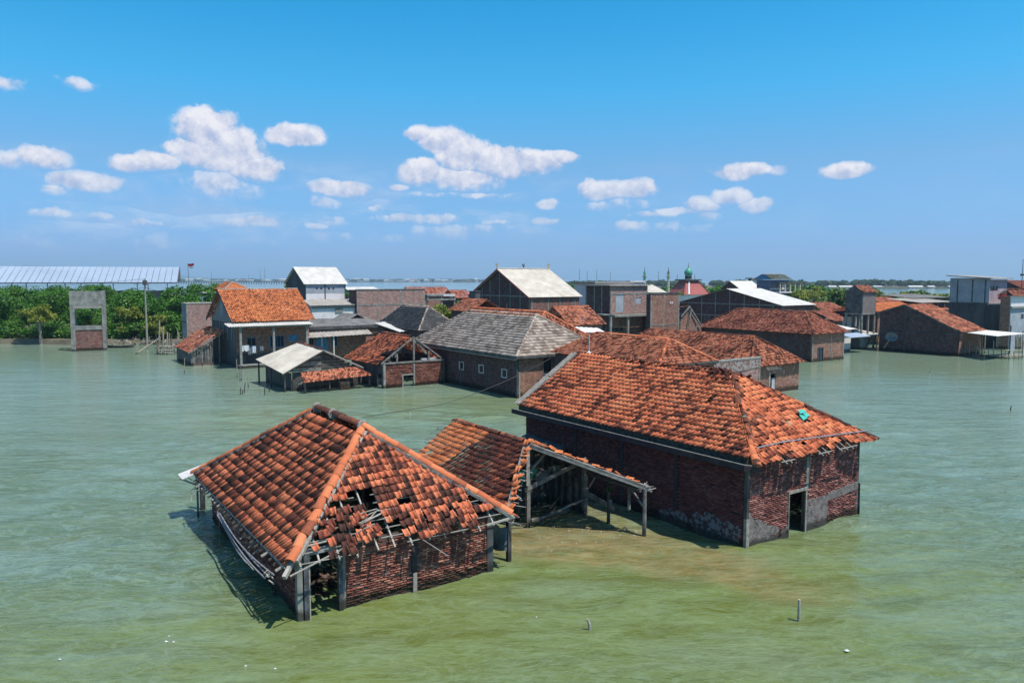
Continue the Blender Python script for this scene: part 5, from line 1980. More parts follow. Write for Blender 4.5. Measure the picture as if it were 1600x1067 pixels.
def clay_houses():
    # right of the big roof, brick extension wall
    H = House('brick_house', 'clay-roofed house showing just above the largest roof, with a pale brick wall extending right', 'house', (10.55, 54.15), 35, 5.8, 12.0, 3.75)
    H.shell(BRICK_O, BRICK_D)
    H.hip(CLAY_M, 3.8, 5.5, 1.8, 10.0, .3, .2, .28, 'S', 0, 11, cap=.13, capm=RIDGE, sag=.04)
    w = H.front(BRICK_P, -1, 3.66, x0=H.L2 + .003, x1=H.L2 + 5.9)
    MB().box(-.3, -.36, 3.72, H.L2 + .4, -.30, 3.84).build('fascia', CONC_D, H.root)
    MB().box(H.L2 + .01, -.06, 3.663, H.L2 + 5.95, .18, 3.80).build('wall_coping', CEMENT, H.root)
    rnd = random.Random(6)
    e = H.L2
    patch(H.root, [(e + .4, -.04, 2.7), (e + 5.8, -.04, 2.95), (e + 5.8, -.04, 3.6), (e + .4, -.04, 3.6)], (0, -1, 0), .035, plain('patchy_plaster', (0.36, 0.32, 0.30), (0.20, 0.10, 0.08), .95, 4, .6, .03, contrast=(.44, .56)), rnd, ragged=.08)
    gridcols(H, 'front', [e + .15, e + 2.8, e + 5.8], -1, 3.6, 0)
    # behind it: long roof reaching to the right
    H = House('brick_house', 'clay-roofed house with sagging right hip and white door frame, behind the pale brick wall', 'house', (20.5, 64.6), 35, 7.0, 17.5, 2.45)
    a = H.ony(1203, 590, 0).x
    H.front(BRICK_O, -1, H.hw, [(a, a + .8, -1, 1.7)])
    H.left(BRICK_D, -1, H.hw)
    H.left(BRICK_D, -1, H.hw, x=H.L2 - .14)
    MB().box(a - .1, -.04, -1, a - .003, .1, 1.8).build('door_frame', WHITE_WALL, H.root)
    MB().box(a + .35, .05, -1, a + .8, .1, 1.3).build('door', PLASTIC, H.root)
    H.hip(CLAY_M, 2.5, 4.85, 2.3, 15.4, .45, .2, .28, 'S', 0, 15, cap=.12, sag=.12, jit=2)
    for i in range(6):
        MB().beam((1.6 + i * .25, -.5, 2.4), (1.4 + i * .35, -.95, 2.2), .04).build('lath', WOOD_L, H.root)
    # right: house with water on two sides
    H = place('brick_house', 'clay hipped house with a small window opening, standing in front of the long white roof', 'house', (1268, 566), 1094, 1318, 523)
    a, b = H.ony(1277, 560, 0).x, H.ony(1286, 560, 0).x
    z1, z0 = H.ony(1281, 543, 0).z, H.ony(1281, 563, 0).z
    H.front(BRICK_O, -1, H.hw, [(a, b, z0, z1)])
    H.left(BRICK_D, -1, H.hw)
    H.left(BRICK_D, -1, H.hw, x=H.L2 - .14)
    H.front(BRICK_D, -1, H.hw, y=H.L1 - .14, x0=.143, x1=H.L2 - .143)
    H.window('front', a, b, z0, z1, mf=BLUE_OLD, bars=1)
    gridcols(H, 'front', [.1, 4.0, H.L2 - .1], -1, H.hw - .2)
    gridcols(H, 'left', [4.5, 9, 13.5], -1, H.hw - .2, m=RENDER_D)
    H.hip(CLAY_R, H.hw + .05, 6.0, 3.3, H.L1 - 3.6, .5, .2, .28, 'S', 0, 21, cap=.13, capm=RIDGE_D, sag=.08, jit=1.8)
    for px in (1300, 1312):
        p = H.ony(px, 562, -.5)
        o = MB().tube([(p.x, -.5, -.8), (p.x, -.5, 1.1 if px == 1300 else .5)], .05, 5).build('stake', BAMBOO)
        stand(o, H, ('taller' if px == 1300 else 'shorter') + ' pale stake in the water against the clay hipped house right of the middle', 'stake', 'stakes against the clay hipped house')
    # clay roof directly behind the grey hipped roof
    rc = Vector((8.14, 75.0))
    O = (rc.x - 8 * .819, rc.y - 8 * .574)
    H = House('brick_house', 'clay-roofed house directly behind the grey hipped roof, orange hip running down to the right', 'house', O, 35, 8.0, 19, 3.9)
    H.shell(BRICK_O, BRICK_D)
    H.hip(CLAY_M, 4.0, 6.8, 2.8, 16, .2, .2, .28, 'S', 0, 25, cap=.14, capm=RIDGE, sag=.03)
    o = MB().tube([(0, 0, 0), (0, 0, .8)], .06, 6).build('chimney_pipe', CONC_D, H.root)
    o.location = (4.0, 9.5, 6.7)
    # small clay roofs further back
    H = place('brick_house', 'small clay gable roof between the olive bush and the long clay roof', 'house', (738, 486), 716, 752, 487, 100)
    H.L1, H.L2 = 5.5, 4.4
    H.shell(BRICK_O, BRICK_D)
    H.gab(CLAY_M, H.hw, H.hw + 1.5, .4, .3, 'y', seed=31, capm=RIDGE)
    H = place('brick_house', 'clay roof sloping towards the white canopy, below the two-storey brick house', 'house', (893, 508), 866, 940, 509, 88)
    H.L1 = 6
    H.shell(BRICK_O, BRICK_D)
    H.gab(CLAY_M, H.hw, H.hw + 2.1, .4, .5, 'x', seed=35, capm=RIDGE, sag=.08, jit=2)


clay_houses()


def left_group():
    # tall house with orange gable roof and veranda
    H = place('brick_house', 'tall brick house with bright orange gable roof, sheet-roofed veranda and blue windows', 'house', (371, 574), 333, 484, 503)
    H.hw = zat(H, 0, 0, 503)
    fr = [(386, 400, 527, 541), (422, 444, 524, 543), (451, 465, 523, 533)]
    holes = []
    for x0, x1, y0, y1 in fr:
        p, q = H.ony(x0, y1, 0), H.ony(x1, y0, 0)
        holes.append((p.x, q.x, p.z, q.z))
    H.front(BRICK_O, .4, H.hw, holes)
    H.front(GREY_WALL, -1, .397, name='plinth')
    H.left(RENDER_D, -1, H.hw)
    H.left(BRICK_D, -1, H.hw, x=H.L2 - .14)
    for i, q in enumerate(holes):
        H.window('front', *q, mf=BLUE, bars=(1, 3, 0)[i], mp=GLASS if i < 2 else BLUE)
    ym = H.L1 / 2
    zr = zat(H, 0, ym, 452)
    MB().poly([(0, 0, H.hw), (0, ym, zr - .15), (0, H.L1, H.hw)], .14, (-1, 0, 0)).build('gable', GREY_WALL, H.root)
    gridcols(H, 'left', [ym - 3.5, ym - 1.8, ym, ym + 1.8, ym + 3.5], 3.0, lambda u: H.hw + (zr - H.hw) * (1 - abs(u - ym) / ym) - .5, band=[H.hw - .1])
    H.gab(CLAY_N, H.hw, zr, .45, .6, 'x', .24, .33, 'S', 41, capm=CEMENT, sag=.02, jit=3.2)
    MB().beam((-.55, -.5, H.hw - .2), (-.55, ym, zr - .2), .06, .3).build('barge_board', WOOD_D, H.root)
    MB().beam((-.55, H.L1 + .5, H.hw - .2), (-.55, ym, zr - .2), .06, .3).build('barge_board', WOOD_D, H.root)
    yv = -1.9
    zv = zat(H, 4, yv, 508)
    xa = H.ony(357, 508, yv).x
    xb = H.ony(490, 505, yv).x
    MB().sheet((xa, yv - .3, zv), (xb, yv - .3, zv), (xb, .0, zv + .28), (xa, .0, zv + .28), .28, .04).build('veranda_roof', SHEET_W, H.root)
    for px in (376, 428, 480):
        p = H.ony(px, 520, yv)
        MB().box(p.x - .12, yv, -1, p.x + .12, yv + .24, zv - .05).build('post', CONCRETE, H.root)
    MB().box(xa + .3, yv + .05, zv - .25, xb - .3, yv + .2, zv - .06).build('beam', WOOD, H.root)
    p0, p1 = H.ony(376, 572, yv).x, H.ony(486, 568, yv).x
    MB().box(p0, yv, -1, p1, -.003, .32).build('veranda_floor', CONCRETE, H.root)
    MB().box(p0, yv - .06, .38, p0 + 3.2, yv - .003, .52).build('veranda_edge', WOOD_L, H.root)
    MB().box(p0, -.2, .33, p1, -.01, 1.5).build('plinth', RENDER_D, H.root)
    # laundry and clutter
    k = 0
    for px, py, w, h, mm, lab in ((377, 540, .85, .75, WHITE_CLOTH, 'white sheet hanging on the veranda line at its left post'), (388, 543, .35, .9, GREY_CLOTH, 'grey cloth next to the white sheet on the veranda line'), (394, 541, .4, .9, WHITE_CLOTH, 'small white shirt on the veranda line'),
                                  (399, 541, .45, .8, DARK_CLOTH, 'dark cloth on the veranda line'), (406, 541, .4, .6, GREY_CLOTH, 'short grey cloth on the veranda line left of the middle post')):
        p = H.ony(px, py, yv + .3)
        b = MB()
        n = 5
        vs = [(p.x + w * i / n, yv + .3 + .05 * math.sin(i * 2 + k), p.z - (h * (.85 + .15 * math.sin(i * 2.3 + k)) if j else 0)) for j in (0, 1) for i in range(n + 1)]
        b.add(vs, [(i, i + 1, n + 2 + i, n + 1 + i) for i in range(n)])
        o = b.build('laundry', mm)
        o.modifiers.new('thickness', 'SOLIDIFY').thickness = .015
        stand(o, H, lab, 'laundry')
        k += 1
    HF = H
    # lean-to with its own tile slope on the left side
    r = empty('lean_to', H.O, H.th, 'low clay-tiled lean-to on stilts leaning on the left wall of the tall orange-roofed house', 'shed')
    tb = tile_base(.2, .28, 'L')
    sc = Scatter(*tb)
    slope(sc, (-4.3, 12.5, 1.7), (-4.3, 4.2, 1.55), (-.05, 12.5, 4.3), (-.05, 4.2, 4.1), .2, .28, 4, 3, .12, lambda u, v, Le, Lv, g: g.rand() < .03)
    sc.finish('roof', CLAY_M, r)
    for i in range(12):
        y = 4.4 + i * .7
        MB().box(-4.0, y, -1, -3.88, y + .12, 1.55).build('post', WOOD, r)
        MB().box(-3.95, y + .15, .2 + .1 * (i % 3), -3.92, y + .6, 1.45).build('plank', WOOD_D if i % 2 else BLUE_OLD, r)
    for x in (-3.9, -2.9, -1.9, -.9):
        MB().box(x, 4.3, -1, x + .12, 4.42, 1.6 + (x + 4) * .6).build('post', WOOD, r)
    for i in range(8):
        x = -3.8 + i * .28
        MB().box(x, 4.45, .3, x + .24, 4.48, 1.6 + (x + 4) * .55).build('plank', (WOOD, WOOD_D, BLUE_OLD)[i % 3], r)
    MB().beam((-4.4, 4.1, 1.5), (0, 4.1, 4.0), .1).build('verge_board', WOOD, r)
    # roofless brick box
    H = place('brick_store', 'roofless pale brick box left of the tall orange-roofed house', 'building', (292, 515), 283, 330, 475, 108)
    H.L1, H.L2 = 3, 4.6
    H.front(BRICK_P, -1, H.hw)
    H.left(GREY_WALL, -1, H.hw)
    H.left(BRICK_D, -1, H.hw, x=H.L2 - .14)
    H.front(BRICK_D, -1, H.hw, y=H.L1, x0=0)
    MB().box(-.05, -.06, H.hw + .003, H.L2, H.L1 + .2, H.hw + .12).build('cap_slab', CEMENT, H.root)
    MB().box(-.04, 0, 3.8, -.003, H.L1, 4.0).build('tie_band', CONC_D, H.root)
    gridcols(H, 'front', [.1], -1, H.hw - .1)
    # orange hip behind
    H = place('brick_house', 'orange hipped roof peeking over the tall orange gable roof', 'house', (351, 452), 332, 389, 453, 128)
    H.shell(BRICK_O, BRICK_D)
    H.hip(CLAY_N, H.hw, H.hw + 1.35, 2.2, H.L1 - 1.0, .35, .22, .3, 'L', 0, 44, cap=.14, capm=CEMENT)
    o = MB().box(-3.4, .4, H.hw - .5, -.4, 2.8, H.hw - .36).build('canopy', SHEET_W, H.root)
    MB().box(-2.6, .5, -1, -2.4, .7, H.hw - .5).build('post', CONCRETE, H.root)
    # white two-level house
    H = place('white_house', 'white two-level house with steep pale sheet gable roof and four tiny vent holes', 'house', (478, 443), 447, 540, 443, 112)
    zb = zat(H, 2, 0, 468)
    zw = zat(H, 0, 0, 459)
    hl = [H.ony(px, 451, 0) for px in (495, 502, 514, 521)]
    H.front(BLUEGREY, zw, H.hw, [(p.x - .13, p.x + .13, p.z - .12, p.z + .14) for p in hl])
    H.front(WHITE_WALL, 0, zw - .003)
    H.front(DARK, zw + .3, H.hw - .2, y=.2, x0=.2, x1=H.L2 - .2, name='hole_shade_sheet')  # near-black sheet behind the vent holes stands in for their shade
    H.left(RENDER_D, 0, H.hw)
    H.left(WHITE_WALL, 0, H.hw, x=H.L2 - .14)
    ym = H.L1 / 2
    zr = zat(H, 0, ym, 417)
    MB().poly([(0, 0, H.hw), (0, ym, zr - .1), (0, H.L1, H.hw)], .14, (-1, 0, 0)).build('gable', RENDER_D, H.root)
    H.sheets(SHEET_W, H.hw - .1, zr, .25, .35, 'x', .3, .035)
    gridcols(H, 'front', [H.L2 * .47, H.L2 - .1], zb, H.hw - .1, m=CONC_D)
    MB().box(-.5, -3.6, -1, H.L2 + .8, -3.4, zb - .75).build('wall', WHITE_WALL, H.root)
    MB().box(-.5, -3.397, -1, -.3, 0, zb - .75).build('wall', PINK_WALL, H.root)
    MB().sheet((-.9, -4.0, zb - .75), (H.L2 + 1.1, -4.0, zb - .75), (H.L2 + .7, -.02, zb), (-.6, -.02, zb), .5, .03).build('lower_roof', SHEET_G, H.root)
    MB().box(-.5, -3.66, zb - 1.25, H.L2 + .8, -3.603, zb - .85).build('tie_band', CEMENT, H.root)
    MB().box(3.0, -3.7, zb - 1.9, 4.2, -3.665, zb - 1.1).build('plaster', CONCRETE, H.root)
    # grey low house with blue doors
    H = place('grey_house', 'low house with grey asbestos roofs and a blue double door', 'house', (483, 545), 470, 598, 508, 92)
    H.L1 = 4.2
    zA = zat(H, 4, -1.2, 525)
    zB = zat(H, 4, 0, 509)
    dr = []
    for x0, x1, y0, y1, k in ((483, 490, 527, 540, 0), (494, 513, 527, 550, 1), (519, 527, 524, 541, 0)):
        p, q = H.ony(x0, y1, 0), H.ony(x1, y0, 0)
        dr.append((p.x, q.x, p.z, q.z, k))
    H.front(BRICK_O, -1, zB, [d[:4] for d in dr])
    H.left(RENDER_D, -1, zB)
    H.left(BRICK_D, -1, zB, x=H.L2 - .14)
    for d in dr:
        if d[4]:
            MB().box(d[0], .05, d[2], (d[0] + d[1]) / 2 - .02, .1, d[3]).build('door', BLUE, H.root)
            MB().box((d[0] + d[1]) / 2 + .02, .05, d[2], d[1], .1, d[3]).build('door', BLUE, H.root)
        else:
            H.window('front', *d[:4], mf=BLUE, bars=1)
    MB().sheet((-.3, -.4, zB), (H.L2 + .2, -.4, zB), (H.L2 - .3, H.L1, zB + .75), (-.3, H.L1, zB + .75), .5, .03).build('roof', SHEET_D, H.root)
    MB().sheet((-.6, -1.6, zA), (H.L2 * .78, -1.6, zA + .15), (H.L2 * .78, -.01, zA + .75), (-.4, -.01, zA + .65), .5, .03).build('awning', SHEET_G, H.root)
    MB().box(dr[1][1] + .1, -1.4, -1, dr[1][1] + .22, -1.28, zA).build('post', WHITE_WALL, H.root)
    MB().box(-.2, -.47, zB - .35, H.L2, -.41, zB - .05).build('fascia', CONC_D, H.root)
    for i in range(5):
        p = H.onx(0, 0, 0) if False else None
    H2 = place('shed', 'little grey gable roof wedged in front of the white house', 'shed', (545, 500), 510, 552, 500, 99)
    H2.L1, H2.L2 = 4.5, 2.2
    H2.shell(GREY_WALL, z0=2)
    H2.sheets(SHEET_D, H2.hw, H2.hw + .75, .3, .3, 'y', .4, .03)
    # white sheet roof on a dark wall
    H = place('shed', 'shed with white sheet roof in front of the dark grey hipped roof', 'shed', (627, 530), 592, 650, 518, 86)
    H.shell(BRICK_D, z1=H.hw - .1)
    MB().sheet((-.3, -.3, H.hw), (H.L2 + .3, -.3, H.hw + .15), (H.L2 + .3, H.L1 + .5, H.hw + .9), (-.3, H.L1 + .5, H.hw + .7), .4, .03).build('roof', SHEET_W, H.root)
    # long brick wall building without roof
    H = place('brick_building', 'unfinished roofless brick building with pale concrete grid, behind the dark grey hipped roof', 'building', (558, 505), 545, 664, 453, 112)
    H.shell(BRICK_P, BRICK_D)
    us = [H.ony(px, 470, 0).x for px in (559, 590, 626, 662)]
    zb_ = H.ony(600, 476, 0).z
    gridcols(H, 'front', us, -1, H.hw, band=[zb_])
    MB().box(-.08, -.08, H.hw + .003, H.L2 + .08, .22, H.hw + .12).build('wall_coping', CONCRETE, H.root)
    H = place('building', 'long low white roof behind the roofless brick building', 'building', (545, 455), 538, 592, 453, 135)
    H.L1 = 5
    H.shell(GREY_WALL)
    H.sheets(SHEET_W, H.hw, H.hw + .5, .2, .2, 'x', .5, .03)
    # clay roof, white beam and shed behind the olive bush
    H = place('brick_house', 'rust clay gable roof standing before the open sea, behind the olive bush', 'house', (646, 460), 640, 703, 461, 140)
    H.L1 = 5
    H.shell(BRICK_O, BRICK_D)
    H.gab(CLAY_R, H.hw, H.hw + 1.5, .4, .4, 'x', .25, .33, 'L', 46)
    H = place('concrete_frame', 'bare concrete slab on columns with a white panel, left of the white gable roof', 'building', (668, 490), 664, 712, 460, 122)
    MB().box(0, 0, H.hw - .3, H.L2, 4, H.hw).build('slab', CONCRETE, H.root)
    MB().box(0, -.05, H.hw - 1.0, H.L2, .1, H.hw - .72).build('beam', CONCRETE, H.root)
    MB().box(H.L2 * .55, -.12, H.hw - .35, H.L2 * .97, -.06, H.hw - .02).build('panel', WHITE_WALL, H.root)
    for u in (0, H.L2 * .5, H.L2 - .25):
        MB().box(u, .1, -1, u + .25, .35, H.hw - .3).build('column', CONCRETE, H.root)
    H = place('brick_house', 'small rust clay roof tucked against the left side of the white gable roof', 'house', (714, 468), 708, 738, 466, 128)
    H.L1 = 5
    H.shell(BRICK_O, BRICK_D)
    H.gab(CLAY_R, H.hw, H.hw + 1.3, .3, .3, 'x', .25, .33, 'L', 47)
    # dark grey hipped roof
    H = place('brick_house', 'house with dark charcoal hipped tile roof left of the grey roof', 'house', (656, 520), 590, 716, 517, 84)
    H.L1 = max(H.L1, 8)
    H.shell(BRICK_O, BRICK_D)
    zr = zat(H, H.L2 / 2, 2.4, 479)
    H.hip(GREY_D, H.hw, zr, 2.6, H.L1 - 2.2, .35, .3, .33, 'F', 0, 48, cap=.12, capm=GREY, jit=.5, sag=.02)


left_group()


def ruin_and_shed():
    # collapsed house in the middle
    H = place('ruined_house', 'half-collapsed brick house with bare gable trusses and clay tiles left on one slope', 'house', (600, 607), 557, 693, 567)
    L2, L1, hw = H.L2, 7.4, H.hw
    H.L1 = L1
    a, b = H.ony(630, 600, 0).x, H.ony(646, 600, 0).x
    zt = H.ony(638, 586, 0).z
    wf = H.front(MORTAR, -1, hw - .15, [(a, b, -1, zt)])
    rg = np.random.RandomState(6)
    sc = brick_scatter()
    bricks(sc, (.15, 0, 0), (1, 0, 0), (0, -1, 0), L2 - .3, -.1, hw - .15, [(a - .15, b - .15, -2, zt + .1)], rg, rough=1.8, miss=.05)
    sc.finish('brick_course', BRICK_G, wf)
    MB().box(a - .1, -.05, zt, b + .1, .1, zt + .12).build('lintel', CEMENT, H.root)
    MB().box(a - .1, -.05, -1, a, .1, zt).build('door_frame', CEMENT, H.root)
    MB().box(b + .003, -.05, -1, b + .16, .1, hw - .2).build('column', CONCRETE, H.root)
    MB().box(-.06, -.08, -1, .15, .12, hw).build('column', CONCRETE, H.root)
    MB().box(L2 - .05, -.08, -1, L2 + .12, .12, hw).build('column', WOOD_D, H.root)
    MB().box(-.06, -.1, hw - .147, L2 + .1, .16, hw - .02).build('wall_plate', WOOD, H.root)
    y0, y1, z0, z1 = .5, 1.5, .0, 1.3
    H.left(RENDER_D, -1, hw - .3, [(y0, y1, z0, z1)])
    H.left(BRICK_D, -1, hw, x=L2 - .14)
    H.front(BRICK_D, -1, hw, y=L1 - .14, x0=.143, x1=L2 - .143)
    xm, zr, ze = L2 / 2, zat(H, L2 / 2, .9, 525), hw - .25
    tb = tile_base(.2, .28, 'S')
    sc = Scatter(*tb)
    slope(sc, (-.5, L1 + 1, ze), (-.5, .4, ze), (xm, L1 - .4, zr), (xm, .6, zr), .2, .28, 5, 1.5, .06, lambda u, v, Le, Lv, g: (Le - u < .3 and g.rand() < .4) or (Le - u < 1.4 and 1.0 < v < 2.4 - .5 * (Le - u)))
    slope(sc, (L2 + .6, 1.2, ze - .2), (L2 + .6, L1, ze), (xm, 1.5, zr), (xm, L1 - .4, zr), .2, .28, 6, 2, .08, lambda u, v, Le, Lv, g: u < .9 and g.rand() < .7)
    slope(sc, (L2 + .3, .2, hw - .15), (L2 + .7, 1.6, hw - .3), (L2 - .8, .6, hw + .15), (L2 - .6, 1.8, hw + .2), .2, .28, 7, 6, .08)
    roof = sc.finish('roof', CLAY, H.root)
    caps(roof, (xm, .6, zr + .05), (xm, L1 - .4, zr + .05), .12, .4, RIDGE_D, joined=True, jit=.05)
    W = lambda p, q, w, h=None, m=WOOD, nm='truss_member': MB().beam(p, q, w, h).build(nm, m, H.root)
    W((xm, .1, hw), (xm, .1, zr - .05), .16, .16)
    W((xm, .1, zr - .05), (L2 - .1, .1, hw + .05), .09, .13)
    W((xm + .3, .15, zr - .3), (xm + 1.4, .2, hw + .6), .05, .22)
    W((xm, .1, zr - .05), (-.2, .1, hw - .1), .09, .13)
    W((xm - 1.75, .1, hw), (xm - 1.75, .1, hw + .75), .14, .14)
    W((xm + 1.6, .1, hw), (xm + 1.6, .1, hw + .85), .14, .14)
    W((xm + .2, .4, zr - .2), (xm + .6, .3, zr - 1.2), .05, .08)
    for i in range(10):
        p = Vector((xm - 2.6 + RND.uniform(0, .9), .35, ze + .35 + RND.uniform(0, .9)))
        MB().beam(p, p + Vector((RND.uniform(-.4, .4), RND.uniform(-.3, .1), RND.uniform(-.5, -.1))), .05, .03).build('lath', WOOD if i % 2 else WOOD_L, H.root)
    MB().box(xm + .9, .2, hw - .01, L2 - .6, .5, hw + .14).build('board', PLASTIC, H.root)
    # tin-roofed shed left of it
    O = Vector((-20.3, 66.6, 0))
    H = House('tin_shed', 'low shed with pale corrugated asbestos slope, plank gable and clay-tiled awning standing in the water', 'shed', (O.x, O.y), 35, 7.4, 8.2, 1.8)
    r = H.root
    zr = 3.6
    MB().sheet((-.1, 8.0, 2.3), (-.1, -.1, 1.7), (3.7, -.1, zr), (3.7, 6.5, zr + .25), .35, .035).build('roof', SHEET_C, r)
    MB().sheet((7.6, 0, 1.75), (7.6, 6.5, 2.1), (3.72, 6.5, zr + .24), (3.72, -.1, zr - .01), .35, .035).build('roof', SHEET_G, r)
    caps(r, (3.7, -.1, zr + .05), (3.7, 6.5, zr + .3), .13, .4, CLAY_D, jit=.05, rnd=random.Random(2))
    n = 7
    for i in range(n):       # horizontal planks of the gable
        z = 1.75 + i * .26
        f = (z + .24 - 1.7) / (zr - 1.7)
        if f > .97:
            break
        MB().box(.1 + 3.55 * f, .25 + .01 * (i % 2), z, 3.6, .29 + .01 * (i % 2), z + .24).build('plank', WOOD_D if i % 2 else WOOD, r)
        MB().box(3.62, .24, z, 7.4 - 3.6 * f, .285, z + .24).build('plank', WOOD_D, r)
    MB().beam((3.7, -.12, zr - .08), (7.6, -.1, 1.68), .06, .12).build('barge_board', WOOD, r)
    MB().beam((3.7, -.12, zr - .08), (-.15, -.15, 1.6), .06, .10).build('barge_board', WOOD_D, r)
    tb = tile_base(.2, .28, 'S')
    sc = Scatter(*tb)
    slope(sc, (1.2, -1.9, .95), (7.9, -1.7, 1.15), (1.6, .2, 1.75), (6.6, .2, 1.85), .2, .28, 3, 2, .06)
    sc.finish('awning_tiles', CLAY_M, r)
    for x, y, z in ((.1, .1, 1.7), (.1, 4, 1.9), (.1, 7.8, 2.2), (1.3, -1.7, 1.0), (3.6, -1.6, 1.0), (7.5, -1.5, 1.1), (7.4, .2, 1.7)):
        MB().box(x, y, -1, x + .13, y + .13, z).build('post', WOOD_D, r)
    MB().box(4.7, -1.5, -1, 5.6, -1.2, .75).build('brick_pier', BRICK_O, r)
    MB().box(.8, .4, -1, .86, 7.8, 1.6).build('wall', WOOD_D, r)
    MB().box(.9, .3, -1, 7.2, .35, 1.7).build('wall', WOOD_D, r)
    for i in range(8):
        p = Vector((1.1 + RND.uniform(-.2, .3), -1.8 + RND.uniform(0, .9), 1.0 + RND.uniform(-.1, .2)))
        MB().beam(p, p + Vector((RND.uniform(-.5, .1), RND.uniform(-.3, .3), RND.uniform(-.5, 0))), .04).build('lath', WOOD_L if i % 2 else WOOD, r)


ruin_and_shed()


def middle_group():
    # tall gable with white roof and three gold finials
    H = place('brick_house', 'tall brick house with broad pale gable roof carrying three gold ridge ornaments', 'house', (829, 500), 737, 905, 464, 116)
    ym = H.L1 / 2
    zr = zat(H, 0, ym, 420)
    H.front(BRICK, -1, H.hw)
    H.front(BRICK_O, -1, H.hw - 2.8, y=-.03, t=.028, name='fresh_brickwork')
    H.left(BRICK_D, -1, H.hw)
    H.left(BRICK_D, -1, H.hw, x=H.L2 - .14)
    MB().poly([(0, 0, H.hw), (0, ym, zr - .12), (0, H.L1, H.hw)], .14, (-1, 0, 0)).build('gable', BRICK_D, H.root)
    L1 = H.L1
    gridcols(H, 'left', [L1 * f for f in (.02, .16, .32, .5, .66, .8, .95)], -1, lambda u: H.hw + (zr - H.hw) * (1 - abs(u - ym) / ym) - .35, band=[H.hw + .05], m=CONCRETE)
    us = [H.ony(px, 480, 0).x for px in (831, 857, 875, 898)]
    gridcols(H, 'front', us, -1, H.hw - .05)
    H.window('front', us[3] - 1.6, us[3] - .9, H.hw - 1.9, H.hw - 1.6, mf=DARK, bars=0, off=-.035)
    H.sheets(SHEET_C, H.hw - .05, zr, .35, .55, 'x', .4, .02)
    MB().beam((-.55, -.35, H.hw - .2), (-.55, ym, zr - .15), .05, .25).build('barge_board', RED_ROOF, H.root)
    MB().beam((-.55, L1 + .35, H.hw - .2), (-.55, ym, zr - .15), .05, .25).build('barge_board', RED_ROOF, H.root)
    MB().box(-.5, ym - .15, zr + .01, H.L2 + .5, ym + .15, zr + .18).build('ridge_cap', SHEET_W, H.root)
    for i, x in enumerate((-.4, H.L2 / 2, H.L2 + .35)):      # curled finials
        b = MB()
        b.tube([(x, ym, zr + .15), (x, ym, zr + .5)], .12, 8, .10)
        b.tube([(x, ym, zr + .45), (x, ym, zr + .62), (x, ym, zr + .75)], .19, 8, .12)
        sgn = 1 if i == 2 else -1
        b.tube([(x, ym, zr + .45), (x + .26 * sgn, ym, zr + .6), (x + .34 * sgn, ym, zr + .82), (x + .18 * sgn, ym, zr + 1.0)], .08, 6, .03)
        b.tube([(x, ym, zr + .6), (x - .16 * sgn, ym, zr + .8), (x - .10 * sgn, ym, zr + .95)], .07, 6, .03)
        b.build('ridge_ornament', GOLD if i != 1 else CONC_D, H.root, True)
    patchc = MB().add([(H.L2 * .35, ym * .42, H.hw + (zr - H.hw) * .44 + .05), (H.L2 * .62, ym * .30, H.hw + (zr - H.hw) * .32 + .05), (H.L2 * .62, ym * .5, H.hw + (zr - H.hw) * .52 + .05), (H.L2 * .4, ym * .6, H.hw + (zr - H.hw) * .62 + .05)], [(0, 1, 2, 3)])
    # dark tank-like annex at its left corner
    H2 = place('annex', 'small dark box annex at the left foot of the tall white-roofed house', 'building', (742, 480), 733, 747, 456, 118)
    H2.L2, H2.L1 = 1.0, 1.6
    H2.shell(RENDER_D)
    MB().box(-.1, -.1, H2.hw, 1.1, 1.7, H2.hw + .12).build('slab', CONC_D, H2.root)
    # white canopy
    c = at(934, 518, 80)
    r = empty('canopy', (c.x, c.y, 0), R(35), 'small white canopy on posts between clay roofs in the middle', 'canopy')
    MB().sheet((-5.0, -.2, c.z + .1), (1.0, -.2, c.z - .1), (2.4, 2.6, c.z + .15), (-5.5, 3.2, c.z + .75), .5, .03).build('roof', WHITE_WALL, r)
    for x in (-4.6, -1.5, .9):
        MB().box(x, 0, -1, x + .12, .12, c.z - .05).build('post', CONC_D, r)
    MB().beam((.9, .05, c.z - 1.0), (2.1, .1, c.z - .1), .07).build('brace', WOOD_D, r)
    # two-storey brick house with slab
    H = place('brick_building', 'flat-roofed two-storey brick building with a pale boarded doorway above a concrete slab', 'building', (953, 520), 915, 1012, 447, 106)
    z1 = zat(H, 0, 0, 491)
    p, q = H.ony(962, 488, 0), H.ony(975, 458, 0)
    w0, w1 = H.ony(993, 475, 0), H.ony(1002, 465, 0)
    g0, g1 = H.ony(959, 519, 0), H.ony(980, 511, 0)
    H.front(BRICK_P, z1, H.hw, [(p.x, q.x, p.z, q.z), (w0.x, w1.x, w0.z, w1.z)])
    H.front(BRICK_O, -1, z1 - .003, [(g0.x, g1.x, g0.z, g1.z)], y=.8)
    H.left(BRICK_D, -1, H.hw)
    H.left(BRICK_D, -1, H.hw, x=H.L2 - .14)
    MB().box(p.x, .04, p.z, q.x, .08, q.z).build('boarded_door', BLUEGREY, H.root)
    MB().box(w0.x, .04, w0.z, w1.x, .08, w1.z).build('boarded_window', BLUEGREY, H.root)
    H.window('front', g0.x, g1.x, g0.z, g1.z, mf=WOOD, bars=2, off=.8)
    MB().box(-.3, -1.4, z1 - .35, H.L2 + .4, -.003, z1 - .05).build('slab', CONCRETE, H.root)
    MB().box(-1.4, -.2, z1 - .1, -.02, 1.6, z1 + .02).build('slab', CONCRETE, H.root)
    MB().box(-.35, -.3, H.hw + .003, H.L2 + .3, H.L1 + .3, H.hw + .16).build('roof', SHEET_G, H.root)
    gridcols(H, 'front', [.15, q.x + 2.0, H.L2 - .15], z1, H.hw, band=[H.hw - 1.1])
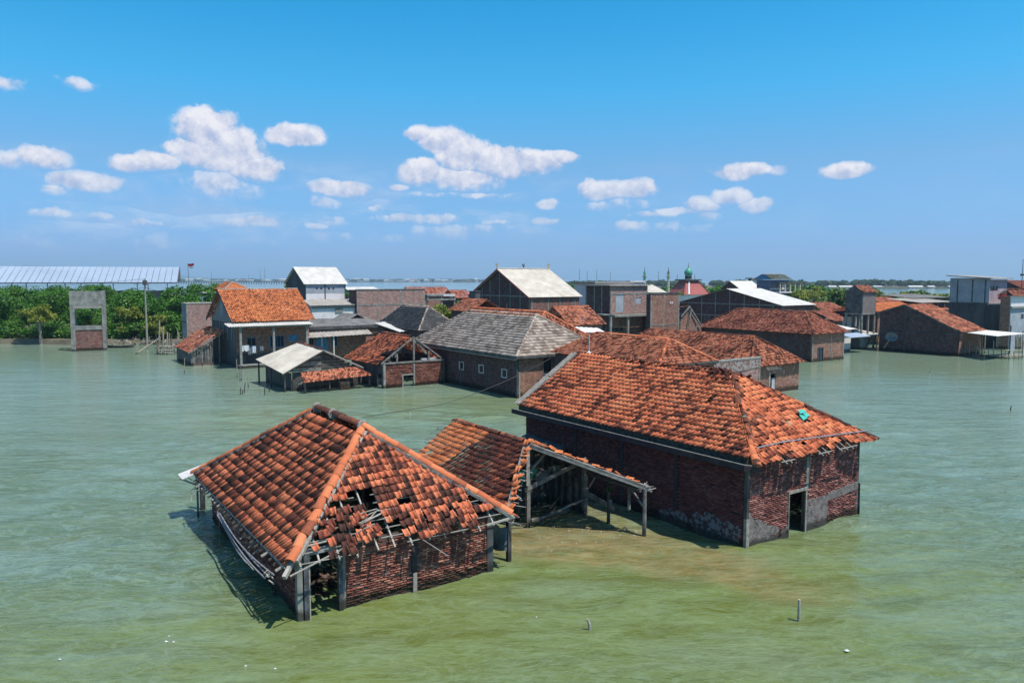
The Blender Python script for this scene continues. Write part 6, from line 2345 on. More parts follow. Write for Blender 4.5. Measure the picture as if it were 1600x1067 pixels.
    gridcols(H, 'left', [H.L1 * .33, H.L1 * .63, H.L1 - .2], -1, H.hw)
    for px in (954, 981):
        x = H.ony(px, 505, -1.2).x
        MB().box(x, -1.2, -1, x + .28, -.92, z1 - .35).build('column', CONCRETE, H.root)
    MB().beam((-.1, 2.4, z1 - 3.4), (-.1, .4, z1 - .8), .14).build('brace', CONC_D, H.root)
    # taller wall to its right
    H = place('brick_building', 'plain ochre brick wall block right of the flat-roofed two-storey building', 'building', (1016, 520), 1010, 1061, 460, 104)
    H.L1 = .8
    H.shell(BRICK_O, BRICK_D)
    MB().box(-.05, -.06, H.hw + .003, H.L2 + .05, .25, H.hw + .25).build('wall_coping', CONC_D, H.root)
    us = [H.ony(px, 490, 0).x for px in (1017, 1037, 1060)]
    zb = H.ony(1040, 507, 0).z
    gridcols(H, 'front', us, -1, H.hw, band=[zb])
    for k in (0, 1):
        MB().box(H.L2 * .68 + k * .35, -.04, H.hw - 1.35, H.L2 * .68 + .22 + k * .35, -.003, H.hw - 1.1).build('vent', WHITE_WALL, H.root)
    for k in (.45, 1.8, 3.4):
        MB().box(k + .5, -.5, -1, k + .62, -.35, 3.1).build('post', CONCRETE, H.root)
    o = MB().tube([(H.L2 * .3, -1.2, 2.2), (H.L2 * .3, -1.2, 2.9), (H.L2 * .3, -1.2, 3.2)], .55, 12, .3).build('water_tank', RENDER_D, smooth=True)
    stand(o, H, 'dark round water tank at the foot of the ochre brick wall block', 'tank')
    # ruined wall with struts
    H = place('ruined_wall', 'broken brick wall with fallen struts right of the ochre wall block', 'wall', (1063, 520), 1060, 1100, 500, 102)
    H.L2 = 4.2
    b = MB()
    P = [(0, 0, -1), (4.2, 0, -1), (4.2, 0, 3.4), (3.3, 0, 4.3), (2.3, 0, 5.3), (1.5, 0, 6.1), (.9, 0, 5.2), (0, 0, 4.6)]
    b.poly(P, .15, (0, -1, 0)).build('wall', BRICK_O, H.root)
    for p, q in (((1.6, -.2, 6.3), (4.0, -.3, 3.5)), ((1.6, -.2, 6.4), (-.1, -.2, 5.0)), ((1.7, -.3, 6.0), (1.2, -.4, 3.6)), ((2.9, -.4, 3.9), (2.2, -.5, 2.3)), ((2.7, -.4, 3.0), (3.6, -.6, 1.8)), ((-.1, -.1, 2.2), (4.3, -.1, 2.3))):
        MB().beam(p, q, .12, .16).build('strut', WOOD, H.root)
    caps(H.root, (-.1, .2, 6.3), (1.6, .2, 6.45), .14, .4, CLAY_D, joined=True)
    # wide gable with long white roof
    H = place('brick_hall', 'wide brick hall with low-pitched long white roof right of the middle', 'building', (1222, 500), 1062, 1272, 477, 125)
    ym = H.L1 / 2
    zr = zat(H, 0, ym, 451)
    w0, w1 = H.onx(1101, 500, 0), H.onx(1109, 491, 0)
    w2, w3 = H.onx(1120, 500, 0), H.onx(1127, 493, 0)
    H.front(BRICK_O, -1, H.hw)
    H.left(BRICK_D, -1, H.hw, [(w1.y, w0.y, w0.z, w1.z), (w3.y, w2.y, w2.z, w3.z)])
    H.left(BRICK_D, -1, H.hw, x=H.L2 - .14)
    H.window('left', w1.y, w0.y, w0.z, w1.z, bars=0)
    H.window('left', w3.y, w2.y, w2.z, w3.z, bars=0)
    MB().poly([(0, 0, H.hw), (0, ym, zr - .1), (0, H.L1, H.hw)], .14, (-1, 0, 0)).build('gable', BRICK_D, H.root)
    zz = H.onx(1140, 474, 0).z
    gridcols(H, 'left', [H.L1 * f for f in (.08, .2, .34, .48, .62, .76, .9)], -1, lambda u: H.hw + (zr - H.hw) * (1 - abs(u - ym) / ym) - .2, band=[zz - .1, zz - 2.2])
    gridcols(H, 'front', [.1, 3, 6, H.L2 - .1], -1, H.hw - .1)
    H.sheets(SHEET_W, H.hw - .05, zr, .4, .4, 'x', .5, .02)


middle_group()


def back_group():
    # flat and low white roofs behind the two-storey building
    for c, xl, xr, yt, Y, lab in (((930, 447), 905, 985, 443, 140, 'long flat cream roof slab behind the flat-roofed brick building'), ((985, 443), 975, 1003, 441, 170, 'small raised white roof behind the cream slab')):
        H = place('building', lab, 'building', c, xl, xr, yt, Y)
        H.L1 = 6
        H.shell(WHITE_WALL)
        MB().box(-.5, -.5, H.hw + .003, H.L2 + .5, 6.5, H.hw + .3).build('roof', CEMENT if Y == 140 else WHITE_WALL, H.root)
    H = place('building', 'white-roofed low building left of the mosque', 'building', (1018, 455), 1008, 1042, 459, 135)
    H.L1 = 8
    H.shell(WHITE_WALL)
    H.sheets(SHEET_C, H.hw, H.hw + 1.6, .4, .4, 'x', .5, .03)
    # mosque
    Y = 255
    c = at(1075, 460, Y)
    s = Y / FPX
    r = empty('mosque', (c.x, c.y, 0), R(22), 'mosque with red pyramid roof and green onion dome', 'mosque')
    zb, zt = c.z, at(0, 438.5, Y).z
    w = 24 * s
    MB().box(-w * .85, -w * .85, -1, w * .85, w * .85, zb + .05).build('wall', WHITE_WALL, r)
    t = 10 * s
    b = MB()
    b.add([(-w, -w, zb), (w, -w, zb), (w, w, zb), (-w, w, zb), (-t, -t, zt), (t, -t, zt), (t, t, zt), (-t, t, zt)], [(0, 1, 5, 4), (1, 2, 6, 5), (2, 3, 7, 6), (3, 0, 4, 7), (3, 2, 1, 0), (4, 5, 6, 7)])
    b.build('roof', RED_ROOF, r)
    for sx, sy in ((-1, -1), (1, -1), (1, 1)):
        MB().beam((sx * w, sy * w, zb + .1), (sx * t, sy * t, zt + .1), .35, .25).build('hip_cap', RED_ROOF, r)
    MB().beam((-w * .62, -w - .02, zb + .15), (-t * .6, -t - .1, zt + .12), .5, .2).build('stair', WHITE_WALL, r)
    MB().box(-t - 1, -t - 1, zt + .01, t + 1, t + 1, zt + .45).build('terrace', CONC_D, r)
    zd = zt + .45
    rr = 4.9 * s
    b = MB().tube([(0, 0, zd), (0, 0, zd + 6.5 * s)], rr, 16)
    dr = b.build('drum', YELLOW_PALE, r)
    for k in range(16):
        a = 2 * math.pi * k / 16
        MB().box(-.16, -.05, 0, .16, .05, 4 * s).build('drum_window', DARK, dr)
        o = bpy.context.scene.objects[-1] if False else dr.children[-1]
        o.location = (math.cos(a) * (rr + .01), math.sin(a) * (rr + .01), zd + 1.2 * s)
        o.rotation_euler = (0, 0, a + math.pi / 2)
    z0 = zd + 6.5 * s
    prof = [(1.05, 0), (1.22, .12), (1.30, .30), (1.26, .48), (1.08, .68), (.8, .86), (.45, 1.02), (.18, 1.14), (.05, 1.25)]
    b = MB()
    n = 20
    vs = [(math.cos(2 * math.pi * k / n) * q[0] * rr, math.sin(2 * math.pi * k / n) * q[0] * rr, z0 + q[1] * 10.2 * s) for q in prof for k in range(n)]
    b.add(vs, [(i * n + k, i * n + (k + 1) % n, (i + 1) * n + (k + 1) % n, (i + 1) * n + k) for i in range(len(prof) - 1) for k in range(n)])
    b.build('dome', GREEN_DOME, r, True)
    b = MB().tube([(0, 0, z0 + 12 * s), (0, 0, z0 + 20 * s)], .16, 6, .04)
    b.tube([(0, 0, z0 + 13.5 * s), (0, 0, z0 + 14.2 * s), (0, 0, z0 + 15 * s)], .35, 8, .2)
    b.build('finial', CEMENT, r)
    for x in (-w * .85, w * .5):
        MB().tube([(x, 0, zt), (x, 0, zt + 10 * s)], .12, 5, .05).build('pinnacle', CONC_D, r)
    for px, pb, Y, lab, ma in ((1007, 450, 235, 'pale green minaret with a balcony, left one of the two', GREEN_PALE), (1044, 450, 245, 'pale yellow minaret with a balcony beside the mosque roof', YELLOW_PALE)):
        c = at(px, pb, Y)
        s = Y / FPX
        r = empty('minaret', (c.x, c.y, 0), 0, lab, 'minaret')
        Z = lambda py: at(0, py, Y).z
        MB().tube([(0, 0, -1), (0, 0, Z(433))], 2.3 * s, 8, 2.0 * s).build('shaft', ma, r)
        for py in (447, 443, 439):
            MB().tube([(0, 0, Z(py)), (0, 0, Z(py - .8))], 2.6 * s, 8).build('ring', WHITE_WALL, r)
        MB().tube([(0, 0, Z(433)), (0, 0, Z(431.6))], 3.4 * s, 10, 3.7 * s).build('balcony', ma, r)
        MB().tube([(0, 0, Z(431.6)), (0, 0, Z(427.5))], 1.7 * s, 8).build('lantern', YELLOW_PALE, r)
        MB().tube([(0, 0, Z(427.6)), (0, 0, Z(426.9))], 2.9 * s, 10).build('upper_balcony', GREEN_PALE, r)
        MB().tube([(0, 0, Z(426.9)), (0, 0, Z(424.6)), (0, 0, Z(422.4))], 1.9 * s, 8, .6 * s).build('cap', GREEN_DOME if px == 1007 else CONC_D, r)
        MB().tube([(0, 0, Z(422.5)), (0, 0, Z(416.5))], .5 * s, 6, .12 * s).build('spire', CONC_D, r)
    # small gable, white block and blue gabled house
    H = place('brick_house', 'brick gable with bright white sheet roof just behind the wide brick hall', 'house', (1156, 452), 1127, 1188, 451, 175)
    ym = H.L1 / 2
    zr = zat(H, 0, ym, 439)
    H.shell(BRICK_O, BRICK_D)
    MB().poly([(0, 0, H.hw), (0, ym, zr - .1), (0, H.L1, H.hw)], .14, (-1, 0, 0)).build('gable', BRICK_D, H.root)
    H.sheets(SHEET_W, H.hw, zr, .3, .4, 'x', .6, .03)
    H = place('white_block', 'plain white block with flat roof beside the blue gabled house', 'building', (1174, 450), 1169, 1192, 436, 185)
    H.shell(WHITE_WALL, RENDER_D)
    MB().box(-.5, -.5, H.hw + .003, H.L2 + .5, H.L1 + .5, H.hw + .3).build('roof', CEMENT, H.root)
    H = place('blue_house', 'blue house with olive gable roof and columned veranda above the white roofs', 'house', (1203, 450), 1191, 1232, 437.5, 172)
    H.L1 = 3.6
    ym = H.L1 / 2
    zr = zat(H, 0, ym, 427.5)
    MB().box(0, 0, -1, H.L2, H.L1, H.hw).build('wall', plain('slate_blue_wall', (.13, .17, .25), (.09, .12, .18)), H.root)
    MB().poly([(-.25, -.4, H.hw + .1), (-.25, ym, zr - .1), (-.25, H.L1 + .4, H.hw + .1)], .2, (-1, 0, 0)).build('gable', plain('azure_panel', (.07, .26, .44), (.05, .2, .36)), H.root)
    H.gab(OLIVE_ROOF, H.hw + .1, zr, .8, .3, 'x', .4, .5, 'L', 61, capm=CEMENT, jit=.3)
    MB().box(0, -2.6, H.hw - .75, H.L2 + 1.2, -.7, H.hw - .55).build('veranda_roof', OLIVE_ROOF, H.root)
    MB().box(-.6, -3.0, H.hw - 2.9, H.L2 + 2.5, -.003, H.hw - 2.65).build('terrace', WHITE_WALL, H.root)
    for i in range(5):
        x = .3 + (H.L2 + .6) * i / 4
        MB().box(x, -2.5, H.hw - 2.65, x + .25, -2.25, H.hw - .75).build('column', YELLOW_PALE, H.root)
    H.window('front', 1.0, 1.9, H.hw - 2.2, H.hw - .9, mf=YELLOW_PALE, off=-.04)
    H.window('front', 3.0, 3.9, H.hw - 2.6, H.hw - .9, mf=YELLOW_PALE, off=-.04)
    MB().box(4.4, -.05, H.hw - 2.6, 5.4, -.003, H.hw - .9).build('curtain', WHITE_WALL, H.root)


back_group()


def right_group():
    # concrete water tower
    H = place('water_tower', 'concrete water tower with clay cap roof standing on legs over the water', 'tower', (1345, 546), 1320, 1366, 457)
    L1, L2 = max(H.L1, 2.6), H.L2
    zb = zat(H, 0, 0, 490)
    MB().box(0, 0, zb, .12, L1, H.hw).build('tank_wall', CONC_D, H.root)  # left side in darker concrete: its shade is painted in
    MB().box(0.123, 0, zb, L2, .12, H.hw).build('tank_wall', PLASTER_OLD, H.root)
    MB().box(L2 - .12, .123, zb, L2, L1, H.hw).build('tank_wall', CONC_D, H.root)
    MB().box(.123, L1 - .12, zb, L2 - .123, L1, H.hw).build('tank_wall', CONC_D, H.root)
    MB().box(-.1, -.1, zb - .16, L2 + .1, L1 + .1, zb - .003).build('slab', CONCRETE, H.root)
    for x in (0, L2 / 2 - .1, L2 - .22):
        for y in (0, L1 - .22):
            MB().box(x, y, -1, x + .22, y + .22, zb - .163).build('leg', CONCRETE, H.root)
    MB().box(0, L1 / 2 - .1, -1, .22, L1 / 2 + .1, zb - .163).build('leg', CONC_D, H.root)
    z2 = zat(H, 0, 0, 524)
    MB().box(-.02, .223, -1, .1, L1 - .223, z2).build('low_wall', RENDER_D, H.root)
    MB().box(.223, .02, -1, L2 * .45, .1, z2 - .1).build('low_wall', CONCRETE, H.root)
    MB().box(.1, L1 + .3, 3.0, L2, L1 + .4, zb - .6).build('lattice', WHITE_WALL, H.root)
    MB().sheet((-.9, -.5, z2 + .05), (L2 + 1.0, -.7, z2 + .0), (L2 + .6, L1, z2 + .5), (-.6, L1, z2 + .45), .4, .03).build('platform_roof', SHEET_W, H.root)
    z = H.hw
    b = tile_base(.22, .3, 'L')
    sc = Scatter(*b)
    ym = L1 / 2
    slope(sc, (-.2, -.2, z), (L2 + .2, -.2, z), (-.1, ym, z + 1.0), (L2 + .0, ym, z + 1.0), .22, .3, 3, 3, .03)
    slope(sc, (L2 + .2, L1 + .2, z), (-.2, L1 + .2, z), (L2, ym, z + 1.0), (-.1, ym, z + 1.0), .22, .3, 4, 3, .03)
    sc.finish('roof', CLAY_R, H.root)
    MB().poly([(0, 0, z), (0, ym, z + .95), (0, L1, z)], .1, (-1, 0, 0)).build('gable', CONC_D, H.root)
    MB().poly([(L2, 0, z), (L2, ym, z + .95), (L2, L1, z)], .1, (-1, 0, 0)).build('gable', CONCRETE, H.root)
    for i, (p, q) in enumerate((((L2 + .3, -.6, 2.0), (L2 + 3.0, -1.2, .1)), ((L2, -.9, 2.1), (L2 + 3.2, -.6, 1.6)), ((.3, -.6, .1), (2.0, -.5, 1.2)), ((L2 - .6, -.6, .0), (L2 + .3, -.5, 2.6)))):
        o = MB().beam(p, q, .12, .10).build('loose_pole', BAMBOO)
        stand(o, H, ('loose pole slanting down into the water right of the water tower', 'loose pole lying nearly level right of the water tower', 'short loose pole leaning at the left foot of the water tower', 'steep loose pole leaning on the water tower platform')[i], 'pole', 'loose poles at the water tower')
    # dark gable house
    O = wat(1497, 557)
    H = House('brick_house', 'long dark-walled gable house with brown clay roof right of the water tower', 'house', (O.x, O.y), 35, 6.3, 10.7, 3.35)
    ya, za, zf = 7.1, 6.5, 5.4
    MB().poly([(0, 0, -1), (0, 0, 3.35), (0, ya, za), (0, 10.7, zf), (0, 10.7, -1)], .15, (-1, 0, 0)).build('wall', BRICK_D, H.root)
    H.front(BRICK_O, -1, 3.35)
    H.left(BRICK_D, -1, 3.3, x=H.L2 - .14)
    gridcols(H, 'left', [3.2, 7.1], -1, lambda u: 4.2 if u < 5 else 6.2, m=RENDER_D, band=[2.9])
    b = tile_base(.2, .28, 'L')
    sc = Scatter(*b)
    slope(sc, (-.4, -.5, 3.2), (H.L2 + .3, -.5, 3.2), (-.4, ya, za + .1), (H.L2 + .3, ya, za + .1), .2, .28, 3, 2.2, .07)
    slope(sc, (H.L2 + .3, 11.2, zf - .1), (-.4, 11.2, zf - .1), (H.L2 + .3, ya, za + .1), (-.4, ya, za + .1), .2, .28, 4, 2.2, .05)
    sc.finish('roof', CLAY_M, H.root)
    MB().beam((-.42, -.55, 3.05), (-.42, ya, za - .02), .06, .22).build('barge_board', CONC_D, H.root)
    MB().beam((-.42, 11.2, zf - .25), (-.42, ya, za - .02), .06, .22).build('barge_board', CONC_D, H.root)
    HX = H
    # orange roof behind it
    H = place('brick_house', 'bright orange roof between the water tower and the dark gable', 'house', (1372, 488), 1366, 1478, 488, 116)
    H.L1 = 7
    H.shell(BRICK_O, BRICK_D)
    H.gab(CLAY_N, H.hw, H.hw + 1.25, .4, .6, 'x', .22, .3, 'L', 71, capm=RIDGE)
    for i, (x0, x1, y, Y, mm) in enumerate(((1376, 1420, 470, 128, CLAY_R), (1425, 1478, 464, 131, SHEET_D), (1440, 1484, 471, 124, SHEET_G))):
        H = place('house', ('low rust roof showing above the bright orange roof', 'flat grey canopy above the bright orange roof', 'thin grey shed roof beside the tall grey building')[i], 'house', (x0, y), x0 - 6, x1, y, Y)
        H.L1 = 5
        H.shell(BRICK_D if i == 0 else RENDER_D, z1=H.hw - .4)
        if i == 0:
            H.gab(mm, H.hw - .3, H.hw + .5, .3, .3, 'x', .25, .33, 'L', 80 + i)
        else:
            MB().sheet((-.5, -.5, H.hw - .2), (H.L2 + .5, -.5, H.hw - .2), (H.L2 + .5, 5.5, H.hw + .35), (-.5, 5.5, H.hw + .35), .5, .03).build('roof', mm, H.root)
            for k in range(5):
                MB().box(H.L2 * k / 4, -.3, H.hw - 1.4, H.L2 * k / 4 + .12, -.2, H.hw - .2).build('post', CONCRETE, H.root)
    # rust roofs left of the tower
    for i, (c, xl, xr, yt, Y) in enumerate((((1290, 488), 1262, 1322, 487, 132), ((1303, 503), 1268, 1324, 502, 116))):
        H = place('brick_house', ('rust clay roof directly left of the water tower, higher one', 'rust clay roof directly left of the water tower, lower one')[i], 'house', c, xl, xr, yt, Y)
        H.L1 = 7
        H.shell(BRICK_O, BRICK_D)
        H.gab(CLAY_R, H.hw, H.hw + 1.5, .4, .4, 'x', .22, .3, 'L', 85 + i)
    H = place('shed', 'low white sheet roofs between the clay hip and the water tower legs', 'shed', (1308, 520), 1285, 1330, 512, 104)
    H.L1 = 5
    H.shell(WHITE_WALL, RENDER_D, z1=H.hw - .3)
    MB().sheet((-1, -.5, H.hw - .3), (H.L2 + 1, -.5, H.hw - .3), (H.L2 + .5, 5, H.hw + .5), (-1, 5, H.hw + .5), .5, .03).build('roof', SHEET_W, H.root)
    MB().sheet((-.5, -2.5, H.hw - 1.2), (H.L2 + 1, -2.5, H.hw - 1.2), (H.L2 + .5, -.6, H.hw - .8), (-.5, -.6, H.hw - .8), .5, .03).build('roof', SHEET_B, H.root)
    # tall grey building
    H = place('grey_building', 'tall grey two-storey building with stained lower wall and balcony near the right edge', 'building', (1543, 510), 1485, 1574, 437, 113)
    zm = zat(H, 0, 0, 474)
    zt2 = H.hw + .5
    H.left(BLUEGREY, zm, H.hw + .25, butt=False)  # bluish left and pinkish front walls: shade and sun put into colour
    w0, w1 = H.ony(1547, 454, 0), H.ony(1559, 447, 0)
    H.front(PINK_WALL, zm, H.hw, [(w0.x, w1.x, w0.z, w1.z)], x0=.143)
    H.window('front', w0.x, w1.x, w0.z, w1.z, mf=CONC_D)
    H.left(GREY_WALL, -1, H.hw, x=H.L2 - .14)
    H.left(RENDER_D, -1, zm - .003, butt=False)
    MB().add([(-.5, -.6, H.hw + .1), (H.L2 + .7, -.6, H.hw + .1), (H.L2 + .7, H.L1 + .4, H.hw + .55), (-.5, H.L1 + .4, H.hw + .55), (-.5, -.6, H.hw + .25), (H.L2 + .7, -.6, H.hw + .25), (H.L2 + .7, H.L1 + .4, H.hw + .7), (-.5, H.L1 + .4, H.hw + .7)],
             [(0, 3, 2, 1), (4, 5, 6, 7), (0, 1, 5, 4), (1, 2, 6, 5), (2, 3, 7, 6), (3, 0, 4, 7)]).build('roof', SHEET_G, H.root)
    gridcols(H, 'left', [H.L1 * f for f in (.1, .42, .8)], -1, H.hw, band=[zm], m=CONC_D)
    MB().box(-.6, -2.2, zm, H.L2 + 1.2, -2.05, zm + 1.1).build('balcony_rail', BLUEGREY, H.root)
    MB().box(-.6, -2.04, zm - .2, H.L2 + 1.2, 0, zm - .003).build('balcony_floor', CONCRETE, H.root)
    MB().box(-.6, -2.0, -1, H.L2 * .9, -1.86, zm - .21).build('wall', PLASTER_OLD, H.root)
    MB().box(-.603, -1.857, -1, -.46, 0, zm - .21).build('wall', RENDER_D, H.root)
    for k in (0, 1):
        H.window('front', .9 + k * 1.7, 1.8 + k * 1.7, zm - 2.9, zm - 1.4, mf=WHITE_WALL, off=-2.0)
        MB().box(.8 + k * 1.7, -2.15, zm - 1.2, 1.9 + k * 1.7, -2.003, zm - 1.05).build('canopy', CEMENT, H.root)
    b = MB()
    for k, (x, r_) in enumerate(((1.4, .42), (2.0, .36), (2.5, .3))):
        b.tube([(x, -1.2, zm + .95 - .1 * k), (x, -1.2, zm + 1.25 - .1 * k), (x, -1.2, zm + 1.5 - .1 * k)], r_, 12, r_ * .5)
    b.box(1.0, -1.7, zm + .6, 2.9, -.8, zm + 1.0)
    stand(b.build('tarp_bundle', RED), H, 'bright red plastic bundle on the balcony of the tall grey building', 'bundle')
    # house cut by the right edge
    H = place('white_house', 'pale two-storey house cut off by the right edge, with rusty tile roof', 'house', (1577, 530), 1572, 1640, 463, 108)
    H.L1 = 1.4
    w0, w1 = H.ony(1594, 500, 0), H.ony(1604, 489, 0)
    zz = zat(H, 0, 0, 480)
    H.front(BLUEGREY, -1, zz, [(w0.x, w1.x, w0.z, w1.z)])
    H.front(WHITE_WALL, zz + .003, H.hw)
    H.left(BRICK_O, -1, H.hw)
    H.window('front', w0.x, w1.x, w0.z, w1.z, mf=WHITE_WALL)
    MB().box(-.3, -.3, zz - .15, H.L2, -.003, zz + .1).build('tie_band', CEMENT, H.root)
    H.gab(CLAY_R, H.hw, H.hw + 1.0, .4, .3, 'x', .22, .3, 'L', 91)
    H = place('dark_gable', 'dark pointed gable at the right edge behind the rusty roof', 'house', (1600, 455), 1583, 1640, 452, 128)
    H.L1 = 6
    H.shell(RENDER_D)
    MB().poly([(0, 0, H.hw), (0, 3, H.hw + 1.4), (0, 6, H.hw)], .14, (-1, 0, 0)).build('gable', RENDER_D, H.root)
    H.sheets(CLAY_R, H.hw, H.hw + 1.5, .3, .3, 'x', .4, .03)
    # white awning on bamboo posts with fence
    c = wat(1557, 525, 3.15)
    r = empty('awning', (c.x, c.y, 0), R(35), 'flat white awning on bamboo posts over the water at the right', 'awning')
    a = Matrix.Rotation(-R(35), 3, 'Z')
    loc = lambda px, py, z: a @ (wat(px, py, z) - Vector((c.x, c.y, 0)))
    p = [loc(1495, 518, 3.1), loc(1557, 525, 3.1), loc(1602, 521, 3.1), loc(1532, 515, 3.25)]
    b = MB()
    b.sheet(p[0], p[1], p[2], p[3], .5, .03)
    b.build('roof', SHEET_W, r)
    for px, py in ((1487, 553), (1501, 556), (1534, 555), (1538, 552), (1577, 556), (1597, 552)):
        q = loc(px, py, 0)
        MB().tube([(q.x, q.y, -1), (q.x, q.y, 3.1 if px not in (1487, 1577) else 4.0)], .09, 6).build('post', BAMBOO if px != 1577 else WOOD_D, r)
    r2 = empty('bamboo_fence', (c.x, c.y, 0), R(35), 'low rickety bamboo fence and walkway in the water along the dark gable house', 'fence')
    rr = random.Random(12)
    base = [(1421, 547), (1484, 551), (1530, 555), (1570, 558), (1602, 557)]
    for (x0, y0), (x1, y1) in zip(base, base[1:]):
        A, B = loc(x0, y0, .25), loc(x1, y1, .25)
        MB().tube([A, B], .07, 6).build('rail', BAMBOO, r2)
        A2, B2 = A + Vector((0, 0, .9)), B + Vector((0, 0, .8))
        if x0 > 1480:
            MB().tube([A2, B2], .05, 5).build('rail', BAMBOO, r2)
        n = int((B - A).length / .62)
        for k in range(n):
            q = A.lerp(B, (k + rr.random() * .6) / n)
            h = rr.uniform(.35, 1.0) if x0 < 1480 else rr.uniform(.9, 2.3)
            MB().tube([(q.x, q.y, -.9), (q.x + rr.uniform(-.15, .15), q.y + rr.uniform(-.1, .1), h)], .05, 5).build('stake', BAMBOO if rr.random() < .75 else WOOD_D, r2)
    A = loc(1556, 556, .35)
    B = loc(1604, 554, .35)
    for k in range(4):
        o = Vector((0, k * .45, 0))
        MB().beam(A + o, B + o, .35, .06).build('plank', WOOD_L if k % 2 else BAMBOO, r2)
    for k in range(26):      # brushwood screen
        f = k / 25
        q = loc(1556, 545, 0).lerp(loc(1595, 545, 0), f)
        MB().tube([(q.x, q.y, -.5), (q.x + rr.uniform(-.2, .2), q.y, rr.uniform(1.6, 2.4))], .06, 5).build('stick', BAMBOO, r2)
    # blue rag on the posts
    q = loc(1501, 530, 1.6)
    b = MB()
    vs = [(q.x + .5 * i / 4 + .1 * math.sin(j * 2), q.y - .1 + .08 * math.sin(i * 2 + j), 2.9 - j * .55 - .1 * math.sin(i + j)) for j in range(5) for i in range(5)]
    b.add(vs, [(j * 5 + i, j * 5 + i + 1, (j + 1) * 5 + i + 1, (j + 1) * 5 + i) for j in range(4) for i in range(4)])
    o = b.build('sheet', GREY_CLOTH)
    o.modifiers.new('thickness', 'SOLIDIFY').thickness = .015
    o.location, o.rotation_euler = (c.x, c.y, 0), (0, 0, R(35))
    tag(o, 'crumpled pale blue sheet hanging from the left post of the white awning', 'cloth')
    # dish and leaning pole at the dark gable wall
    H = HX
    p = H.onx(1396, 527, -.8)
    r = empty('satellite_dish', H.O, H.th, 'large mesh satellite dish leaning in the shade of the dark gable wall', 'dish')
    b = MB()
    n = 14
    cc = p
    vs = [(cc.x, cc.y, cc.z)]
    for j in (1, 2):
        for k in range(n):
            t = 2 * math.pi * k / n
            vs.append((cc.x - .12 * j * j, cc.y + math.cos(t) * .45 * j, cc.z + math.sin(t) * .32 * j + .05 * j))
    b.add(vs, [(0, 1 + k, 1 + (k + 1) % n) for k in range(n)] + [(1 + k, 1 + n + k, 1 + n + (k + 1) % n, 1 + (k + 1) % n) for k in range(n)])
    o = b.build('bowl', GREY_CLOTH, r, True)
    MB().tube([(cc.x + .05, cc.y, cc.z), (cc.x + .05, cc.y, -.8)], .05, 6).build('mast', CONC_D, r)
    q0, q1 = H.onx(1389, 532, -1.2), H.onx(1381, 544, -1.4)
    o = MB().tube([q1, q0], .06, 6).build('loose_pole', BAMBOO)
    stand(o, H, 'short pale pole leaning in front of the satellite dish', 'pole')
    # aerial mast
    c = at(1596, 455, 118)
    r = empty('aerial_mast', (c.x, c.y, 0), 0, 'tall thin aerial mast at the right edge of the picture', 'mast')
    MB().tube([(0, 0, 0), (0, 0, at(0, 405, 118).z)], .07, 6, .04).build('pole', CONC_D, r)
    MB().box(-.2, -.2, at(0, 431, 118).z, .2, .2, at(0, 428, 118).z).build('bracket', CONC_D, r)


right_group()

